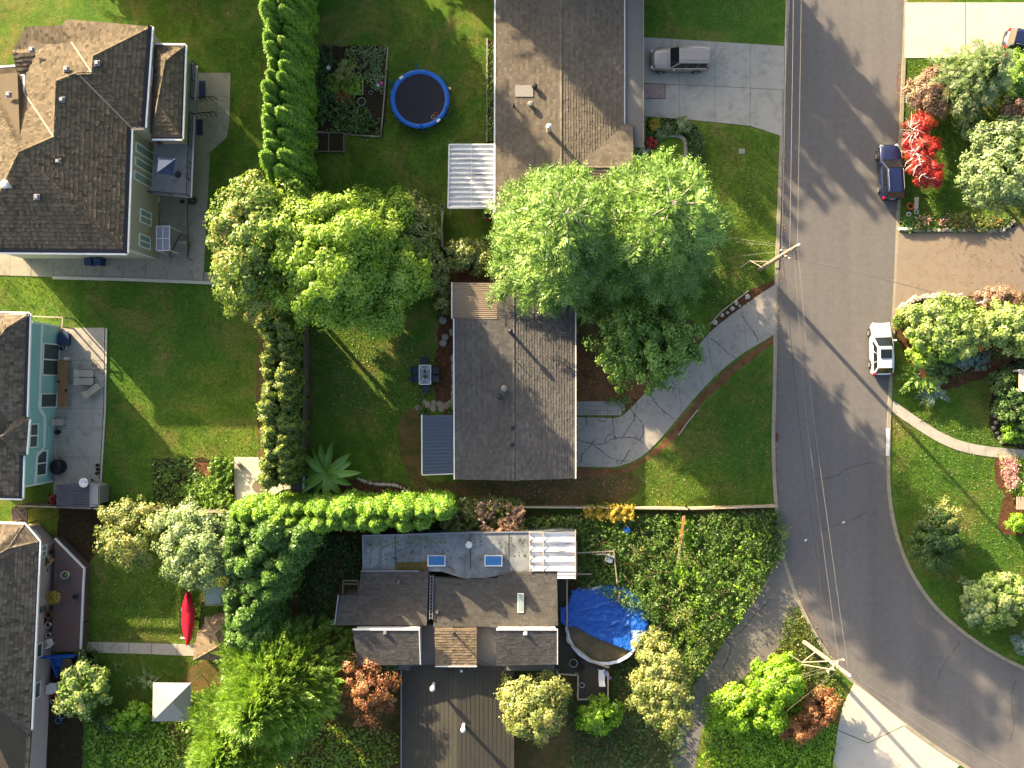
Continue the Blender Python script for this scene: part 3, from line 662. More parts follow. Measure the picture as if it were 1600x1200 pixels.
# ---- big tan stucco house, upper left
E = 5.7
A, Q, T_, U, V_, W_ = (30, 238, 8.65), (84.5, 214, 7.8), (88, 127, 7.8), (121, 114, 7.25), (143.5, 113, 7.25), (146, 88, 7.25)
h1 = thing('house', 'big two storey tan stucco house with many hipped shake roof slopes', 'house', P(120, 250, 0))
rs = lambda pts, **k: roof_slope(h1, pts, 'shake_tan', 0.3, 0.2, 0.05, **k)
rs([(-45, 394, E), (199, 396, E), A]); rs([(199, 396, E), (206, 200, E), U, T_, Q, A]); rs([(206, 200, E), (227, 199.5, E), V_, U])
rs([(227, 199.5, E), (238, 42, E), W_, V_]); rs([(238, 42, E), (105, 30, E), (130, 64, 6.4), W_]); rs([(105, 30, E), (95, 40, E), (112, 66, 5.9), V_, W_, (130, 64, 6.4)])
rs([(95, 40, E), (40, 42, E), (19, 82, E), (57, 84, 6.25), T_, U, V_, (112, 66, 5.9)])
rs([(41, 117, E + .05), (39, 146, E), Q, T_, (57, 84, 6.25)]); rs([(27, 118, E), (41, 117, E), (57, 84, 6.25), (19, 82, 6.2)])
rs([(39, 146, E), (39, 119, E), (25, 104, E), (-34, 108, E), A, Q]); rs([(-34, 108, E), (-45, 394, E), A])
ridge_caps(h1, [((199, 396, E), A), (A, Q), (Q, T_), (T_, U), (U, V_), (V_, (227, 199.5, E)), (V_, W_), (W_, (238, 42, E)), (A, (-34, 108, E)), ((-45, 394, E), A), (T_, (57, 84, 6.25)), (W_, (130, 64, 6.4))], 'shake_tan')
for ln in (((112, 66, 5.9), V_), ((206, 200, E), U), ((39, 146, E), Q)):
    a, b = P(*ln[0]), P(*ln[1]); s_ = Vector((-(b - a).y, (b - a).x, 0)).normalized() * .06; u_ = Vector((0, 0, .09))
    MB().slab3([a - s_ + u_, a + s_ + u_, b + s_ + u_, b - s_ + u_], .03).build('valley_flashing', 'flagstone', h1)
gutter(h1, [((199, 396, E), (206, 200, E)), ((206, 200, E), (227, 199.5, E)), ((227, 199.5, E), (238, 42, E)), ((-45, 394, E), (199, 396, E))], 0.24, (100, 250, 5))
gutter(h1, [((39, 146, E), (39, 119, E)), ((39, 119, E), (26, 117, E)), ((25, 104, E), (-34, 108, E))], 0, (60, 200, 5))
fp = [P(-30, 386, E), P(199.5, 386, E), P(205, 203, E), P(227, 203, E), P(237, 50, E), P(45, 50, E), P(45, 150, E), P(-28, 118, E)]
walls(h1, fp, 0, E - 0.12, 'beige_stucco')
ea, eb = Vector((fp[1].x + .02, fp[1].y, 0)), Vector((fp[2].x + .02, fp[2].y, 0))
for p0, p1 in (((212, 221), (240, 254)), ((211, 244), (239.5, 275)), ((209.5, 266), (238.5, 296))): window(h1, ea, eb, p0, p1, 1, 1, pane='pale_glass')
window(h1, ea, eb, (219, 325), (235.5, 354), 2, 1, pane='pale_glass'); window(h1, ea, eb, (217.5, 364), (234, 391), 2, 1, pane='pale_glass'); window(h1, ea, eb, (248, 309), (256, 319))
window(h1, Vector((fp[3].x + .02, fp[3].y, 0)), Vector((fp[4].x + .02, fp[4].y, 0)), (234, 101), (236, 134), 1, 1)
for x, y, z in ((50, 78, 6.9), (104, 108, 7.3), (14, 148, 6.9), (97, 156, 7.65), (152, 99, 7.2), (91, 252, 7.6)): roof_vent(h1, x, y, z, 'box', 'gray_metal', .34)
roof_vent(h1, 58, 308, 7.5, 'box', 'gray_metal', .34)
c = MB().lathe(P(15, 291, 7.75), [(.14, -.3), (.14, .5), (.3, .5), (.34, .66), (.2, .78), (.02, .8)], 12); c.build('roof_vent', 'white_paint', h1)
# nook roof and balcony
n0, n1, n2, n3 = (237, 70, 4.9), (290, 71, 4.9), (285, 217, 4.9), (238, 217, 4.9)
r0, r1 = (259, 95, 5.75), (247, 160, 5.75)
for pts in ([n0, n1, r0], [n1, n2, r1, r0], [n2, n3, r1], [n3, n0, r0, r1]): rs(pts)
ridge_caps(h1, [(r0, n1), (r0, n0), (r0, r1), (r1, n2), (r1, n3)], 'shake_tan', .28); gutter(h1, [(n0, n1), (n1, n2), (n2, n3)], .1, (262, 140, 5))
nf = [P(240, 213, 4.9), P(276, 213, 4.9), P(280, 76, 4.9), P(241, 76, 4.9)]; walls(h1, nf, 2.8, 4.75, 'beige_stucco')
D = 2.8
dk = [P(240, 222, D), P(301, 224, D), P(299, 309, D), P(236, 303, D)]
mk_concrete('deck_coating', '#6f7072', '#8b8b8a', '#3c3b3a', 0.75)
MB().prism([(p.x, p.y) for p in dk], D - .2, D).build('balcony', 'deck_coating', h1); d2 = [P(286, 98, D), P(307, 101, D), P(302, 222.5, D), P(280, 222.5, D)]
MB().prism([(p.x, p.y) for p in d2], D - .2, D).build('balcony', 'deck_coating', h1)
railing(h1, [P(307, 102, D), P(304.5, 158, D)], 1.0); railing(h1, [P(303.5, 180, D), P(298.5, 308, D), P(238, 303, D)], 1.0)
MB().beam(P(308, 102, D + .98), P(305, 158, D + .98), .12, .05).beam(P(304, 180, D + .98), P(299, 309, D + .98), .12, .05).build('handrail', 'gray_metal', h1)
for x, y in ((300, 224), (300, 306), (304, 103), (302, 180)): MB().box(P(x, y, 0) + Vector((.55, 0, D / 2 - .1)) - Vector((.55, 0, 0)), (.16, .16, D - .2)).build('post', 'white_trim', h1)
a_, b_ = P(306, 169, D), P(340, 169, 0); a_.z = b_.z = 0
stairs(h1, a_, b_, Vector((0, .62, 0)), D - .3, .1, 8, 'pale_wood')
for s_ in (.64, -.64): railing(h1, [a_ + Vector((0, s_, D - .3)), b_ + Vector((0, s_, .1))], .9, step=.6, mids=0)
aw = thing('awning', 'pale glass awning in a white frame over the basement door of the tan house', 'awning', P(254, 372, 2.4))
MB().box(P(254.5, 372, 2.4), (.06, 2.0, .06)).box(P(254.5, 372.5, 2.4), (1.06, .06, .06)).box(P(244.5, 372, 2.4), (.06, 2.1, .06)).box(P(265, 372, 2.4), (.06, 2.1, .06)).box(P(254.5, 353.5, 2.4), (1.1, .06, .06)).box(P(254.5, 391.5, 2.4), (1.1, .06, .06)).build('frame', 'white_trim', aw)
plain('frosted_panel', '#8d8993', 0.35, 0.08)
for x in (249.5, 260): 
    for y in (363, 382): MB().box(P(x, y, 2.39), (.5, .95, .02)).build('pane', 'frosted_panel', aw)
for x, y in ((245, 354), (265, 354), (265, 391), (245, 391)): MB().beam(P(x, y, 2.37), Vector((*P(x, y, 2.37).xy, 0.03)), .06, .06).build('leg', 'white_trim', aw)
sw = thing('basement_stairs', 'short flight of worn steps with slanting black handrail below the tan house', 'stairs', P(284, 390, 0))
for i in range(6): MB().box(P(283, 402 - i * 4.6, .08 + .17 * i) - Vector((0, 0, .06 + .085 * i)), (.95, .26, .14 + .17 * i)).build('step', 'concrete_stained', sw)
MB().beam(P(264, 400, .9), P(282, 366, 1.9), .07, .07).beam(P(264, 400, .9), Vector((*P(264, 400, .9).xy, .05)), .05, .05).beam(P(282, 366, 1.9), Vector((*P(282, 366, 1.9).xy, .05)), .05, .05).build('handrail', 'dark_metal', sw)
MB().beam(P(294, 404, .95), P(293, 316, 1.0), .06, .06).beam(P(294, 404, .95), Vector((*P(294, 404, .95).xy, .05)), .05, .05).beam(P(293, 316, 1.), Vector((*P(293, 316, 1.).xy, .05)), .05, .05).build('handrail', 'dark_metal', sw)
# downpipe
MB().beam(P(200.5, 391, E - .1), P(244, 404, .1), .09, .09).build('downpipe', 'white_trim', h1)

# ---- turquoise house, left
E = 5.0
h2 = thing('house', 'turquoise sided two storey house with white trim and gray shake roof', 'house', P(40, 620, 0))
rs = lambda pts, **k: roof_slope(h2, pts, 'shake_gray', 0.26, 0.24, 0.04, **k)
a1, a2 = (11, 512, 5.9), (-36, 570, 7.0)
rs([(47, 490, E), (-14, 487, E), a1]); rs([(47, 490, E), (41, 640, E), (35, 779, E), (-60, 690, 7.0), a2, a1]); rs([(-14, 487, E), (-110, 487, E), (-110, 570, 7.0), a2, a1])
rs([(35, 779, E), (-110, 776, E), (-60, 690, 7.0)])
gutter(h2, [((47, 490, E), (42, 651, E)), ((-80, 487, E), (47, 490, E)), ((37, 712, E), (35, 779, E)), ((35, 779, E), (-80, 776, E))], .18, (0, 620, 6))
ridge_caps(h2, [((47, 490, E), a1), (a1, a2), ((35, 779, E), (-60, 690, 7.0)), (a2, (-60, 690, 7.0))], 'shake_gray')
b0, b1, b2 = (46, 655, E + .12), (41.5, 710, E + .12), (0, 683, 6.2)
rs([b0, b1, b2]); rs([b1, (26, 712, 5.4), b2]); rs([b0, (26, 653, 5.4), b2]); ridge_caps(h2, [(b0, b2), (b1, b2)], 'shake_gray', .26)
gutter(h2, [(b0, b1)], 0, (0, 683, 6))
f2 = [P(41, 502, E), P(36, 640, E), P(30, 760, E), P(-60, 760, E), P(-60, 500, E)]
# walls down to ground just outside the eave in plan
wa, wb = P(94, 511, 0), P(83, 752, 0)
wl = [wa, wb, P(-10, 752, 0), P(-10, 508, 0)]; walls(h2, wl, 0, E - .1, 'turquoise_siding')
wa2, wb2 = wa + Vector((.02, 0, 0)), wb + Vector((.02, 0, 0))
window(h2, wa2, wb2, (67, 535), (91, 588), 2, 1, fw=.13); window(h2, wa2, wb2, (63, 614), (88, 637), 1, 1, fw=.12)
window(h2, wa2, wb2, (46.5, 662), (58, 699), 2, 1, fw=.1); window(h2, wa2, wb2, (57.5, 705), (72, 742), 2, 1, fw=.1)
mb = MB()
for y0, y1, x0, x1 in ((504, 637, 65, 60.5), (652, 700, 69.5, 68), (712, 757, 57, 54)):
    a, b = on_wall(x0, y0, wa2, wb2), on_wall(x1, y1, wa2, wb2); mb.beam(a + Vector((.04, 0, 0)), b + Vector((.04, 0, 0)), .08, .24)
for p, q in (((60.5, 637), (69.5, 652)), ((68, 700), (57, 712))): mb.beam(on_wall(*p, wa2, wb2) + Vector((.04, 0, 0)), on_wall(*q, wa2, wb2) + Vector((.04, 0, 0)), .08, .24)
mb.build('belt_trim', 'white_trim', h2)
for y in (504, 756): MB().beam(on_wall(50 if y < 600 else 40, y - 1 if y < 600 else y + 4, wa2, wb2), on_wall(93 if y < 600 else 82, 510 if y < 600 else 752, wa2, wb2), .08, .14).build('corner_board', 'white_trim', h2)
# screen beside the house
mb = MB(); 
for a, b in (((50, 494), (98, 496)), ((98, 496), (97, 511))): mb.beam(P(*a, 1.9), P(*b, 1.9), .1, .06); mb.beam(P(*b, 1.9), Vector((*P(*b, 1.9).xy, 0)), .1, .1)
wf = thing('wood_frame', 'weathered wooden frame standing at the corner of the turquoise house', 'frame', P(98, 511)); mb.build('rail', 'pale_wood', wf)

# ---- pink house, lower left
E = 4.6
h3 = thing('house', 'pink stucco house with brown shake roof beside the raised brick patio', 'house', P(40, 980, 0))
rs = lambda pts, **k: roof_slope(h3, pts, 'shake_gray', 0.26, 0.24, 0.04, **k)
c0, c1, c2, ap, ap2 = (39, 819, E), (62, 846, E), (49, 1140, E), (13, 857, 5.5), (-60, 1050, 7.2)
rs([c0, c1, ap]); rs([c1, c2, ap2, (-60, 900, 7.2), ap]); rs([(-110, 814, E), c0, ap, (-60, 900, 7.2)]); rs([c2, (40, 1260, E), (-110, 1260, E), ap2])
ridge_caps(h3, [(c0, ap), (c1, ap), (ap, (-60, 900, 7.2)), (ap2, c2), (ap2, (-60, 900, 7.2))], 'shake_gray', .3)
gutter(h3, [(c0, c1), (c1, c2), ((-80, 815, E), c0)], .06, (0, 950, 5))
w0, w1, w2 = P(62, 819, 0), P(88, 848, 0), P(76, 1112, 0); pw = [w0, w1, w2, P(70, 1240, 0), P(-30, 1240, 0), P(-30, 822, 0)]
walls(h3, pw, 0, E - .1, 'pink_stucco')
o_ = Vector((.02, .0, 0))
window(h3, w1 + o_, w2 + o_, (65, 853), (72, 869), 2, 1, fw=.08, pane='pale_glass'); window(h3, w1 + o_, w2 + o_, (57, 1007), (65, 1025), 1, 1, fw=.1); window(h3, w1 + o_, w2 + o_, (54, 1068), (62, 1088), 1, 1, fw=.1)
window(h3, w0 + Vector((.02, .02, 0)), w1 + Vector((.02, .02, 0)), (53, 829), (64, 840), 1, 1, fw=.08)
PZ = 1.1
pt = thing('raised_patio', 'raised brick paved patio with a white edge beside the pink house', 'patio', P(105, 950, 0))
pq = [P(86, 841, PZ), P(132, 888, PZ), P(130.5, 912, PZ), P(126, 1018, PZ), P(80, 1018, PZ), P(86, 850, PZ)]
MB().prism([(p.x, p.y) for p in pq], 0, PZ).build('platform', 'brick_pavers', pt)
mb = MB(); strip_mesh(mb, [pq[0], pq[1], pq[2], pq[3]], .16, PZ - .1, PZ + .06); mb.build('edging', 'white_paint', pt)
mk_st = thing('stairs', 'wooden stairs with bright blue painted railings at the end of the brick patio', 'stairs', P(105, 1035, 0))
plain('blue_paint', '#1d56a8', 0.45, 0.1)
sa, sb = P(100, 1024, 0), P(118, 1056, 0); a_, b_ = P(108, 1024, .0), P(108, 1052, 0)
stairs(mk_st, a_, b_, Vector((.62, 0, 0)), PZ - .05, .05, 6, 'old_wood')
rail_pts = [P(66, 1023, PZ), P(124, 1021, PZ)]; railing(mk_st, rail_pts, .9, 'blue_paint', 1.0, r=.04, mids=3)
railing(mk_st, [P(88, 1024, PZ), P(98, 1052, .1)], .9, 'blue_paint', .7, r=.04, mids=3); MB().box(P(90, 1032, PZ), (.7, .9, .08)).build('landing', 'blue_paint', mk_st)
MB().beam(P(124, 1020, PZ + .95), P(122, 1052, .95), .08, .08).build('handrail', 'pale_wood', mk_st)

# ---- brown roofed bungalow, top
E = 2.8
h4 = thing('house', 'low bungalow with long brown shingle gable roof beside the white corrugated patio cover', 'house', P(880, 150, 0))
rs = lambda pts, **k: roof_slope(h4, pts, 'brown_shingle', 0.22, 0.33, 0.045, var=.008, band=.18, **k)
R0, R1 = (877.5, -70, 3.4), (877.5, 338, 3.4)
rs([(775, -70, E), (774, 332, E), R1, R0]); rs([(975, -70, E), (975.5, 338, E), R1, R0])
x0, x1 = (901, 262, 3.5), (990, 262, 3.5)
rs([(976.5, 193.5, E), (976.6, 193, E + .03), (990, 186, E), x1, x0][0:1] + [(989, 193.5, E), x1, x0]); rs([(989, 330, E), (976, 330, E), x0, x1])
ridge_caps(h4, [(R0, R1)], 'brown_shingle', .4, .24); ridge_caps(h4, [(x0, x1)], 'brown_shingle', .36, .24)
MB().beam(P(773.5, -70, E), P(772.5, 332, E), .12, .14).build('gutter', 'white_trim', h4); MB().beam(P(976, -70, E - .04), P(976, 194, E - .04), .08, .1).build('gutter', 'white_trim', h4)
walls(h4, [P(786, -60, E), P(966, -60, E), P(966, 330, E), P(786, 322, E)], 0, E - .15, 'cream_siding')
mk_concrete('flat_roof', '#5d5c59', '#6b6a66', '#4a4a47', 0.4)
MB().prism([(p.x, p.y) for p in (P(977, -60, 2.62), P(1004, -60, 2.62), P(1004, 231, 2.62), P(977, 229, 2.62))], 2.45, 2.62).build('porch_roof', 'flat_roof', h4)
MB().beam(P(1005, -60, 2.6), P(1005, 231, 2.6), .1, .16).build('gutter', 'vent_gray', h4)
for y in (230, 150, 70, -10): p = P(1003, y, 2.4); MB().box(Vector((p.x, p.y, 1.2)), (.14, .14, 2.45)).build('post', 'white_trim', h4)
roof_vent(h4, 835, 137, 3.12, 'turbine', 'dark_flashing', .22); roof_vent(h4, 829, 165, 3.1, 'turbine', 'vent_gray', .24); roof_vent(h4, 803, 167, 2.95, 'pipe', 'dark_flashing', .22); roof_vent(h4, 857, 205, 3.25, 'chimney', 'white_paint', .24)
MB().slab3([P(805, 133, 3.06), P(833, 133, 3.24), P(833, 151, 3.24), P(805, 151, 3.06)], .02).build('roof_patch', 'vent_gray', h4)
def mk_poly():
    k = NT('corrugated_plastic'); s_ = k.noise(2.0, 5, 0.75, stretch=(.25, 3.0, 1)); c = k.ramp(s_, [(0.36, S('#6f6c68')), (0.45, S('#c6c4c0')), (0.6, S('#d6d5d2'))]); M['corrugated_plastic'] = k.done(c, 0.35, None)
mk_poly()
def corrugated(root, quad, n, waves, mat, amp=.05, name='roof_panel'):
    """panels side by side from a-b to d-c, ribs running a to b"""
    a, b, c, d = [Vector(p) for p in quad]
    for i in range(n):
        vs = []; m = waves * 8
        for k in range(m + 1):
            t = (i + (k / m) * .985) / n; h = Vector((0, 0, amp * math.cos(2 * math.pi * k / m * waves)))
            vs += [a.lerp(d, t) + h, b.lerp(c, t) + h]
        MB().add(vs, [(2 * k, 2 * k + 1, 2 * k + 3, 2 * k + 2) for k in range(m)]).build(name, mat, root, smooth=True)
corrugated(h4, [P(702, 227, 2.35), P(773, 227, 2.6), P(772, 324, 2.6), P(701, 324, 2.35)], 13, 1, 'corrugated_plastic', .07)
mb = MB()
for a, b in (((702, 226), (774, 226)), ((700, 325), (773, 325)), ((702, 226), (700, 325)), ((774, 226), (773, 325)), ((737, 226), (737, 325))): mb.beam(P(*a, 2.5 if a[0] > 737 else 2.42), P(*b, 2.5 if b[0] > 737 else 2.42), .1, .14)
mb.build('patio_frame', 'white_trim', h4)
for x, y in ((703, 228), (702, 323)): p = P(x, y, 2.4); MB().box(Vector((p.x, p.y, 1.2)), (.1, .1, 2.4)).build('post', 'white_trim', h4)

# ---- the middle house
h5 = thing('house', 'dark gray roofed house with a blue metal patio roof on the curved driveway', 'house', P(805, 610, 0))
rs = lambda pts, **k: roof_slope(h5, pts, 'asphalt_shingle', 0.22, 0.33, 0.045, var=.008, band=.18, **k)
E = 2.8; R0, R1 = (803.5, 452, 3.15), (803.5, 751, 3.15)
rs([(707.5, 497, E), (711, 749, E), R1, (803.5, 497, 3.15)]); rs([(898, 500, E), (898.5, 747.5, E), R1, (803.5, 500, 3.15)]); rs([(777, 456, 3.06), (777, 497, 3.06), (803.5, 497, 3.15), R0]); rs([(898, 456, E), (898, 499.5, E), (803.5, 499.5, 3.15), R0])
ridge_caps(h5, [(R0, R1)], 'asphalt_shingle', .36, .24)
a_, b_, c_, d_ = P(705, 441, 2.75), P(777, 441, 3.1), P(777, 498, 3.1), P(706, 498, 2.75)
mk_shingle('sheet_roof', [(0, '#817260'), (1, '#8f806c')]); corrugated(h5, [a_, b_, c_, d_], 9, 2, 'weathered_plank', .03)
MB().slab3([p - Vector((0, 0, .06)) for p in (a_, b_, c_, d_)], .06).build('roof_deck', 'old_wood', h5)
for a, b in (((706, 441, 2.75), (706, 498, 2.75)), ((899.5, 456, E), (899.5, 748, E)), ((709, 498, E), (709.7, 749, E))): MB().beam(P(*a), P(*b), .09, .12).build('gutter', 'white_trim', h5)
walls(h5, [P(718, 505, E), P(890, 505, E), P(890, 742, E), P(720, 742, E)], 0, E - .15, 'brown_siding')
MB().add([P(720, 741, E - .2), P(890, 741, E - .2), P(803.5, 743, 3.0)], [(0, 1, 2)]).build('gable', 'brown_siding', h5)
plain('blue_metal', '#465260', 0.45, 0.15, 1.5, metal=0.2)
m0, m1, m2, m3 = P(660, 649, 2.3), P(711, 648, 2.62), P(711.5, 739, 2.62), P(660, 741, 2.3)
nb = 17
for i in range(nb):
    t0, t1 = i / nb + .002, (i + 1) / nb - .002; q = [m0.lerp(m3, t0), m1.lerp(m2, t0), m1.lerp(m2, t1), m0.lerp(m3, t1)]
    mb = MB().slab3(q, .03); mb.beam(q[3] + Vector((0, 0, .03)), q[2] + Vector((0, 0, .03)), .05, .07); mb.build('roof_panel', 'blue_metal', h5)
MB().beam(P(659, 648, 2.28), P(659.5, 742, 2.28), .1, .12).build('gutter', 'white_trim', h5); MB().beam(P(660, 742, 2.28), P(711, 740, 2.6), .08, .12).build('fascia', 'white_trim', h5)
for y in (651, 739): p = P(662, y, 2.2); MB().box(Vector((p.x, p.y, 1.1)), (.12, .12, 2.2)).build('post', 'white_trim', h5)
roof_vent(h5, 797.5, 519, 3.15, 'chimney', 'dark_flashing', .2); roof_vent(h5, 788, 607, 3.1, 'turbine', 'vent_gray', .26); roof_vent(h5, 781, 620, 3.08, 'turbine', 'dark_flashing', .22); roof_vent(h5, 741, 607, 2.93, 'pipe', 'vent_gray', .18); roof_vent(h5, 803, 560, 3.15, 'pipe', 'dark_flashing', .12)
roof_vent(h5, 801, 669, 3.14, 'box', 'dark_flashing', .22); roof_vent(h5, 800, 695, 3.14, 'box', 'dark_flashing', .22)

# ---- the house with stepped flat roofs, bottom
h6 = thing('house', 'house of stepped flat and shingled roofs with skylights behind the cedar hedge', 'house', P(720, 960, 0))
def mk_membrane():
    k = NT('roof_membrane'); n_ = k.noise(0.35, 6, 0.7, dist=0.7); st_ = k.noise(1.2, 5, 0.7, stretch=(1, .25, 1))
    c = k.ramp(n_, [(0.3, S('#4b4c4c')), (0.5, S('#73787a')), (0.7, S('#8b8f8e'))]); c = k.mix(k.ramp(st_, [(.48, (0, 0, 0)), (.7, (.6, .6, .6))]), c, S('#38352f')); M['roof_membrane'] = k.done(c, 0.6, spec=0.35)
mk_membrane()
F = 3.0
fl = [(568, 838), (700, 834), (898, 831), (898, 892), (800, 896), (760, 903), (725, 904), (690, 893), (672, 893), (655, 893), (569, 891)]
MB().prism([(v.x, v.y) for v in PL(fl, F)], 0, F).build('flat_roof', 'roof_membrane', h6)
MB().beam(P(566, 837, F + .02), P(700, 833, F + .02), .1, .14).beam(P(700, 833, F + .02), P(826, 831, F + .02), .1, .14).beam(P(567, 838, F + .02), P(568, 892, F + .02), .1, .14).build('parapet_cap', 'gray_metal', h6)
for y0 in (0, 1, 2):
    x = (618, 735, 795)[y0]; MB().box(P(x, 862, F + .012), (.05, 2.9, .02)).build('roof_seam', 'dark_flashing', h6)
MB().slab3([P(618, 879, F + .05), P(668, 878, F + .05), P(668, 893, F + .05), P(618, 891, F + .05)], .04).build('roof_patch', 'moss_soil', h6)
for x, y in ((682, 876), (771, 876)):
    sk = MB().box(P(x, y, F + .12), (1.44, .88, .22)); s_ = sk.build('skylight', 'white_trim', h6)
    MB().box(P(x, y, F + .235), (1.28, .72, .03)).build('pane', 'blue_glass', s_)
roof_vent(h6, 733, 850, F, 'turbine', 'white_paint', .26); MB().box(P(705, 889, F + .04), (.62, .22, .06), rz=-.7).build('plank', 'old_wood', h6)
corrugated(h6, [P(828, 832, 3.15), P(898, 831, 3.15), P(898, 892, 3.3), P(828, 892, 3.3)], 4, 1, 'corrugated_plastic', .1)
corrugated(h6, [P(871, 892, 3.3), P(898, 892, 3.3), P(898, 904, 3.33), P(871, 904, 3.33)], 1, 2, 'corrugated_plastic', .05)
mb = MB(); 
for a, b in (((827, 831), (828, 893)), ((899, 828), (899, 905)), ((849, 831), (849, 893))): mb.beam(P(*a, 3.3), P(*b, 3.42), .08, .08)
mb.build('patio_frame', 'pale_wood', h6)
rs = lambda pts, m='black_shingle', **k: roof_slope(h6, pts, m, 0.22, 0.33, 0.04, var=.008, band=.15, **k)
lowz, hiz = 3.25, 3.75
rs([(564, 892.5, lowz), (670, 892.5, lowz), (667, 977, hiz), (524, 976, hiz), (531, 930, 3.15), (560, 929, 3.15)])
rs([(678, 901, lowz), (725, 906, lowz), (775, 904, lowz), (800, 894, lowz), (870, 893, lowz), (872, 978, hiz), (677, 980, hiz)])
walls(h6, PL([(565, 905), (664, 905), (664, 974), (528, 974), (534, 934), (565, 934)], 3.2), 0, 3.05, 'cream_siding'); walls(h6, PL([(682, 908), (866, 902), (867, 975), (682, 975)], 3.2), 0, 3.05, 'cream_siding')
MB().beam(P(564, 892, lowz), P(655, 892, lowz), .08, .1).beam(P(523, 976, hiz - .03), P(529, 929, 3.4), .1, .12).build('gutter', 'gray_metal', h6)
lad = thing('ladder', 'metal ladder lying in the gap between two shingle roofs', 'ladder', P(674, 930, 3.4)); mb = MB().beam(P(672.5, 898, 3.35), P(671, 968, 3.85), .05, .07).beam(P(677, 898, 3.35), P(675.5, 968, 3.85), .05, .07); mb.build('rail', 'gray_metal', lad)
for i in range(13): t = i / 12; MB().beam(P(672.4 - 1.4 * t, 901 + 64 * t, 3.4 + .45 * t), P(677 - 1.5 * t, 901 + 64 * t, 3.4 + .45 * t), .035, .035).build('rung', 'gray_metal', lad)
sk = MB().box(P(813.5, 942, 3.62), (.5, 1.5, .2)).build('skylight', 'white_trim', h6); MB().box(P(813.5, 942, 3.73), (.38, 1.36, .03)).build('pane', 'pale_glass', sk)
roof_vent(h6, 683, 956, 3.6, 'box', 'vent_gray', .24); roof_vent(h6, 624, 908, 3.4, 'pipe', 'vent_gray', .18)
# raised clerestory boxes with white north walls
for xa, xb, name_ in ((551, 655, 0), (775.5, 871, 1)):
    z1 = 5.4
    t0, t1, t2, t3 = P(xa, 983.5, z1), P(xb, 983.5, z1), P(xb + (2 if name_ == 0 else 0), 1038, 4.7), P(xa + (8 if name_ == 0 else 0), 1040, 4.7)
    roof_slope(h6, [t3, t2, t1, t0], 'black_shingle', 0.2, 0.33, 0.02)
    p = [t0 - Vector((-.1, .25, 0)), t1 - Vector((.1, .25, 0)), t2 + Vector((-.1, .2, 0)), t3 + Vector((.1, .2, 0))]
    MB().prism([(v.x, v.y) for v in p], 2.5, [z1 - .2, z1 - .2, 4.5, 4.5]).build('clerestory_wall', 'white_paint', h6)
    MB().beam(t0 - Vector((0, 0, .02)), t1 - Vector((0, 0, .02)), .1, .16).build('fascia', 'white_trim', h6); MB().beam(t1 + Vector((0, 0, .02)), t2 + Vector((0, 0, .02)), .07, .1).build('gutter', 'white_trim', h6)
roof_vent(h6, 602, 988, 5.3, 'box', 'vent_gray', .25); roof_vent(h6, 821, 989, 5.3, 'box', 'white_paint', .25)
rs([(680, 1040, 4.2), (745, 1040, 4.2), (745, 982, 4.7), (679, 982, 4.7)], 'mossy_shake'); MB().beam(P(680, 1041, 4.2), P(745, 1041, 4.2), .08, .12).build('fascia', 'white_trim', h6)
walls(h6, PL([(684, 985), (741, 985), (741, 1034), (684, 1034)], 4.2), 2.5, 4.1, 'brown_siding'); roof_vent(h6, 709, 989, 4.65, 'pipe', 'dark_flashing', .3)
MB().prism([(v.x, v.y) for v in PL([(560, 975), (867, 975), (866, 1046), (640, 1046), (570, 1040)], 2.6)], 0, 2.9).build('flat_roof', 'flat_roof', h6)
mk_concrete('tar_roof', '#35342f', '#403e35', '#25241f', 0.5)
g0, g1 = P(714, 1040, 3.4), P(714, 1250, 3.4)
for pts in ([P(627, 1042, 2.8), P(627, 1250, 2.8), g1, g0], [P(803, 1042, 2.8), P(803, 1250, 2.8), g1, g0]):
    for i in range(13):
        t0, t1 = i / 13 + .001, (i + 1) / 13 - .001
        a, b, c, d = pts; q = [a.lerp(d, t0), b.lerp(c, t0), b.lerp(c, t1), a.lerp(d, t1)]
        mb = MB().slab3(q, .05); mb.beam(q[0] + Vector((0, 0, .01)), q[1] + Vector((0, 0, .0)), .02, .02); mb.build('roof_panel', 'tar_roof', h6)
walls(h6, PL([(632, 1046), (798, 1046), (798, 1245), (632, 1245)], 2.7), 0, 2.65, 'brown_siding')
MB().beam(P(627, 1042, 2.82), P(627, 1250, 2.82), .08, .12).build('gutter', 'gray_metal', h6)
for x, y in ((678, 1068), (725, 1131)): roof_vent(h6, x, y, 3.15, 'chimney', 'white_paint', .2)
MB().beam(P(687, 1067, 3.1), P(687, 1067, 4.0), .05, .05).build('roof_vent', 'dark_metal', h6); roof_vent(h6, 721, 1048, 3.35, 'box', 'white_paint', .16)
plain('green_canvas', '#1f4a3a', 0.7, 0.1); MB().slab3([P(804, 1050, 2.5), P(863, 1050, 2.5), P(864, 1038, 2.7), P(804, 1038, 2.7)], .04).build('awning', 'green_canvas', h6)
for a, b in (((604, 1056), (714, 1018)), ((745, 1030), (800, 1056))):
    mb = MB(); pts = [P(a[0], a[1], 3.4).lerp(P(b[0], b[1], 4.2), k / 8) - Vector((0, 0, .25 * math.sin(math.pi * k / 8))) for k in range(9)]; tag(mb.tube(pts, .012, 5).build('cable', 'black_plastic'), 'thin black cable sagging beside the lower roof ridge, ' + ('west of' if a[0] < 700 else 'east of') + ' the small brown roof', 'cable')
pb = thing('planter_box', 'empty wooden planter frame at the corner of the shingle roof by the hedge', 'planter', P(546, 918, 0))
mb = MB()
for a, b in (((536, 907), (560, 907)), ((536, 907), (536, 930)), ((560, 907), (560, 930)), ((536, 930), (560, 930)), ((536, 912), (560, 912))): mb.beam(P(*a, 2.4), P(*b, 2.4), .1, .2)
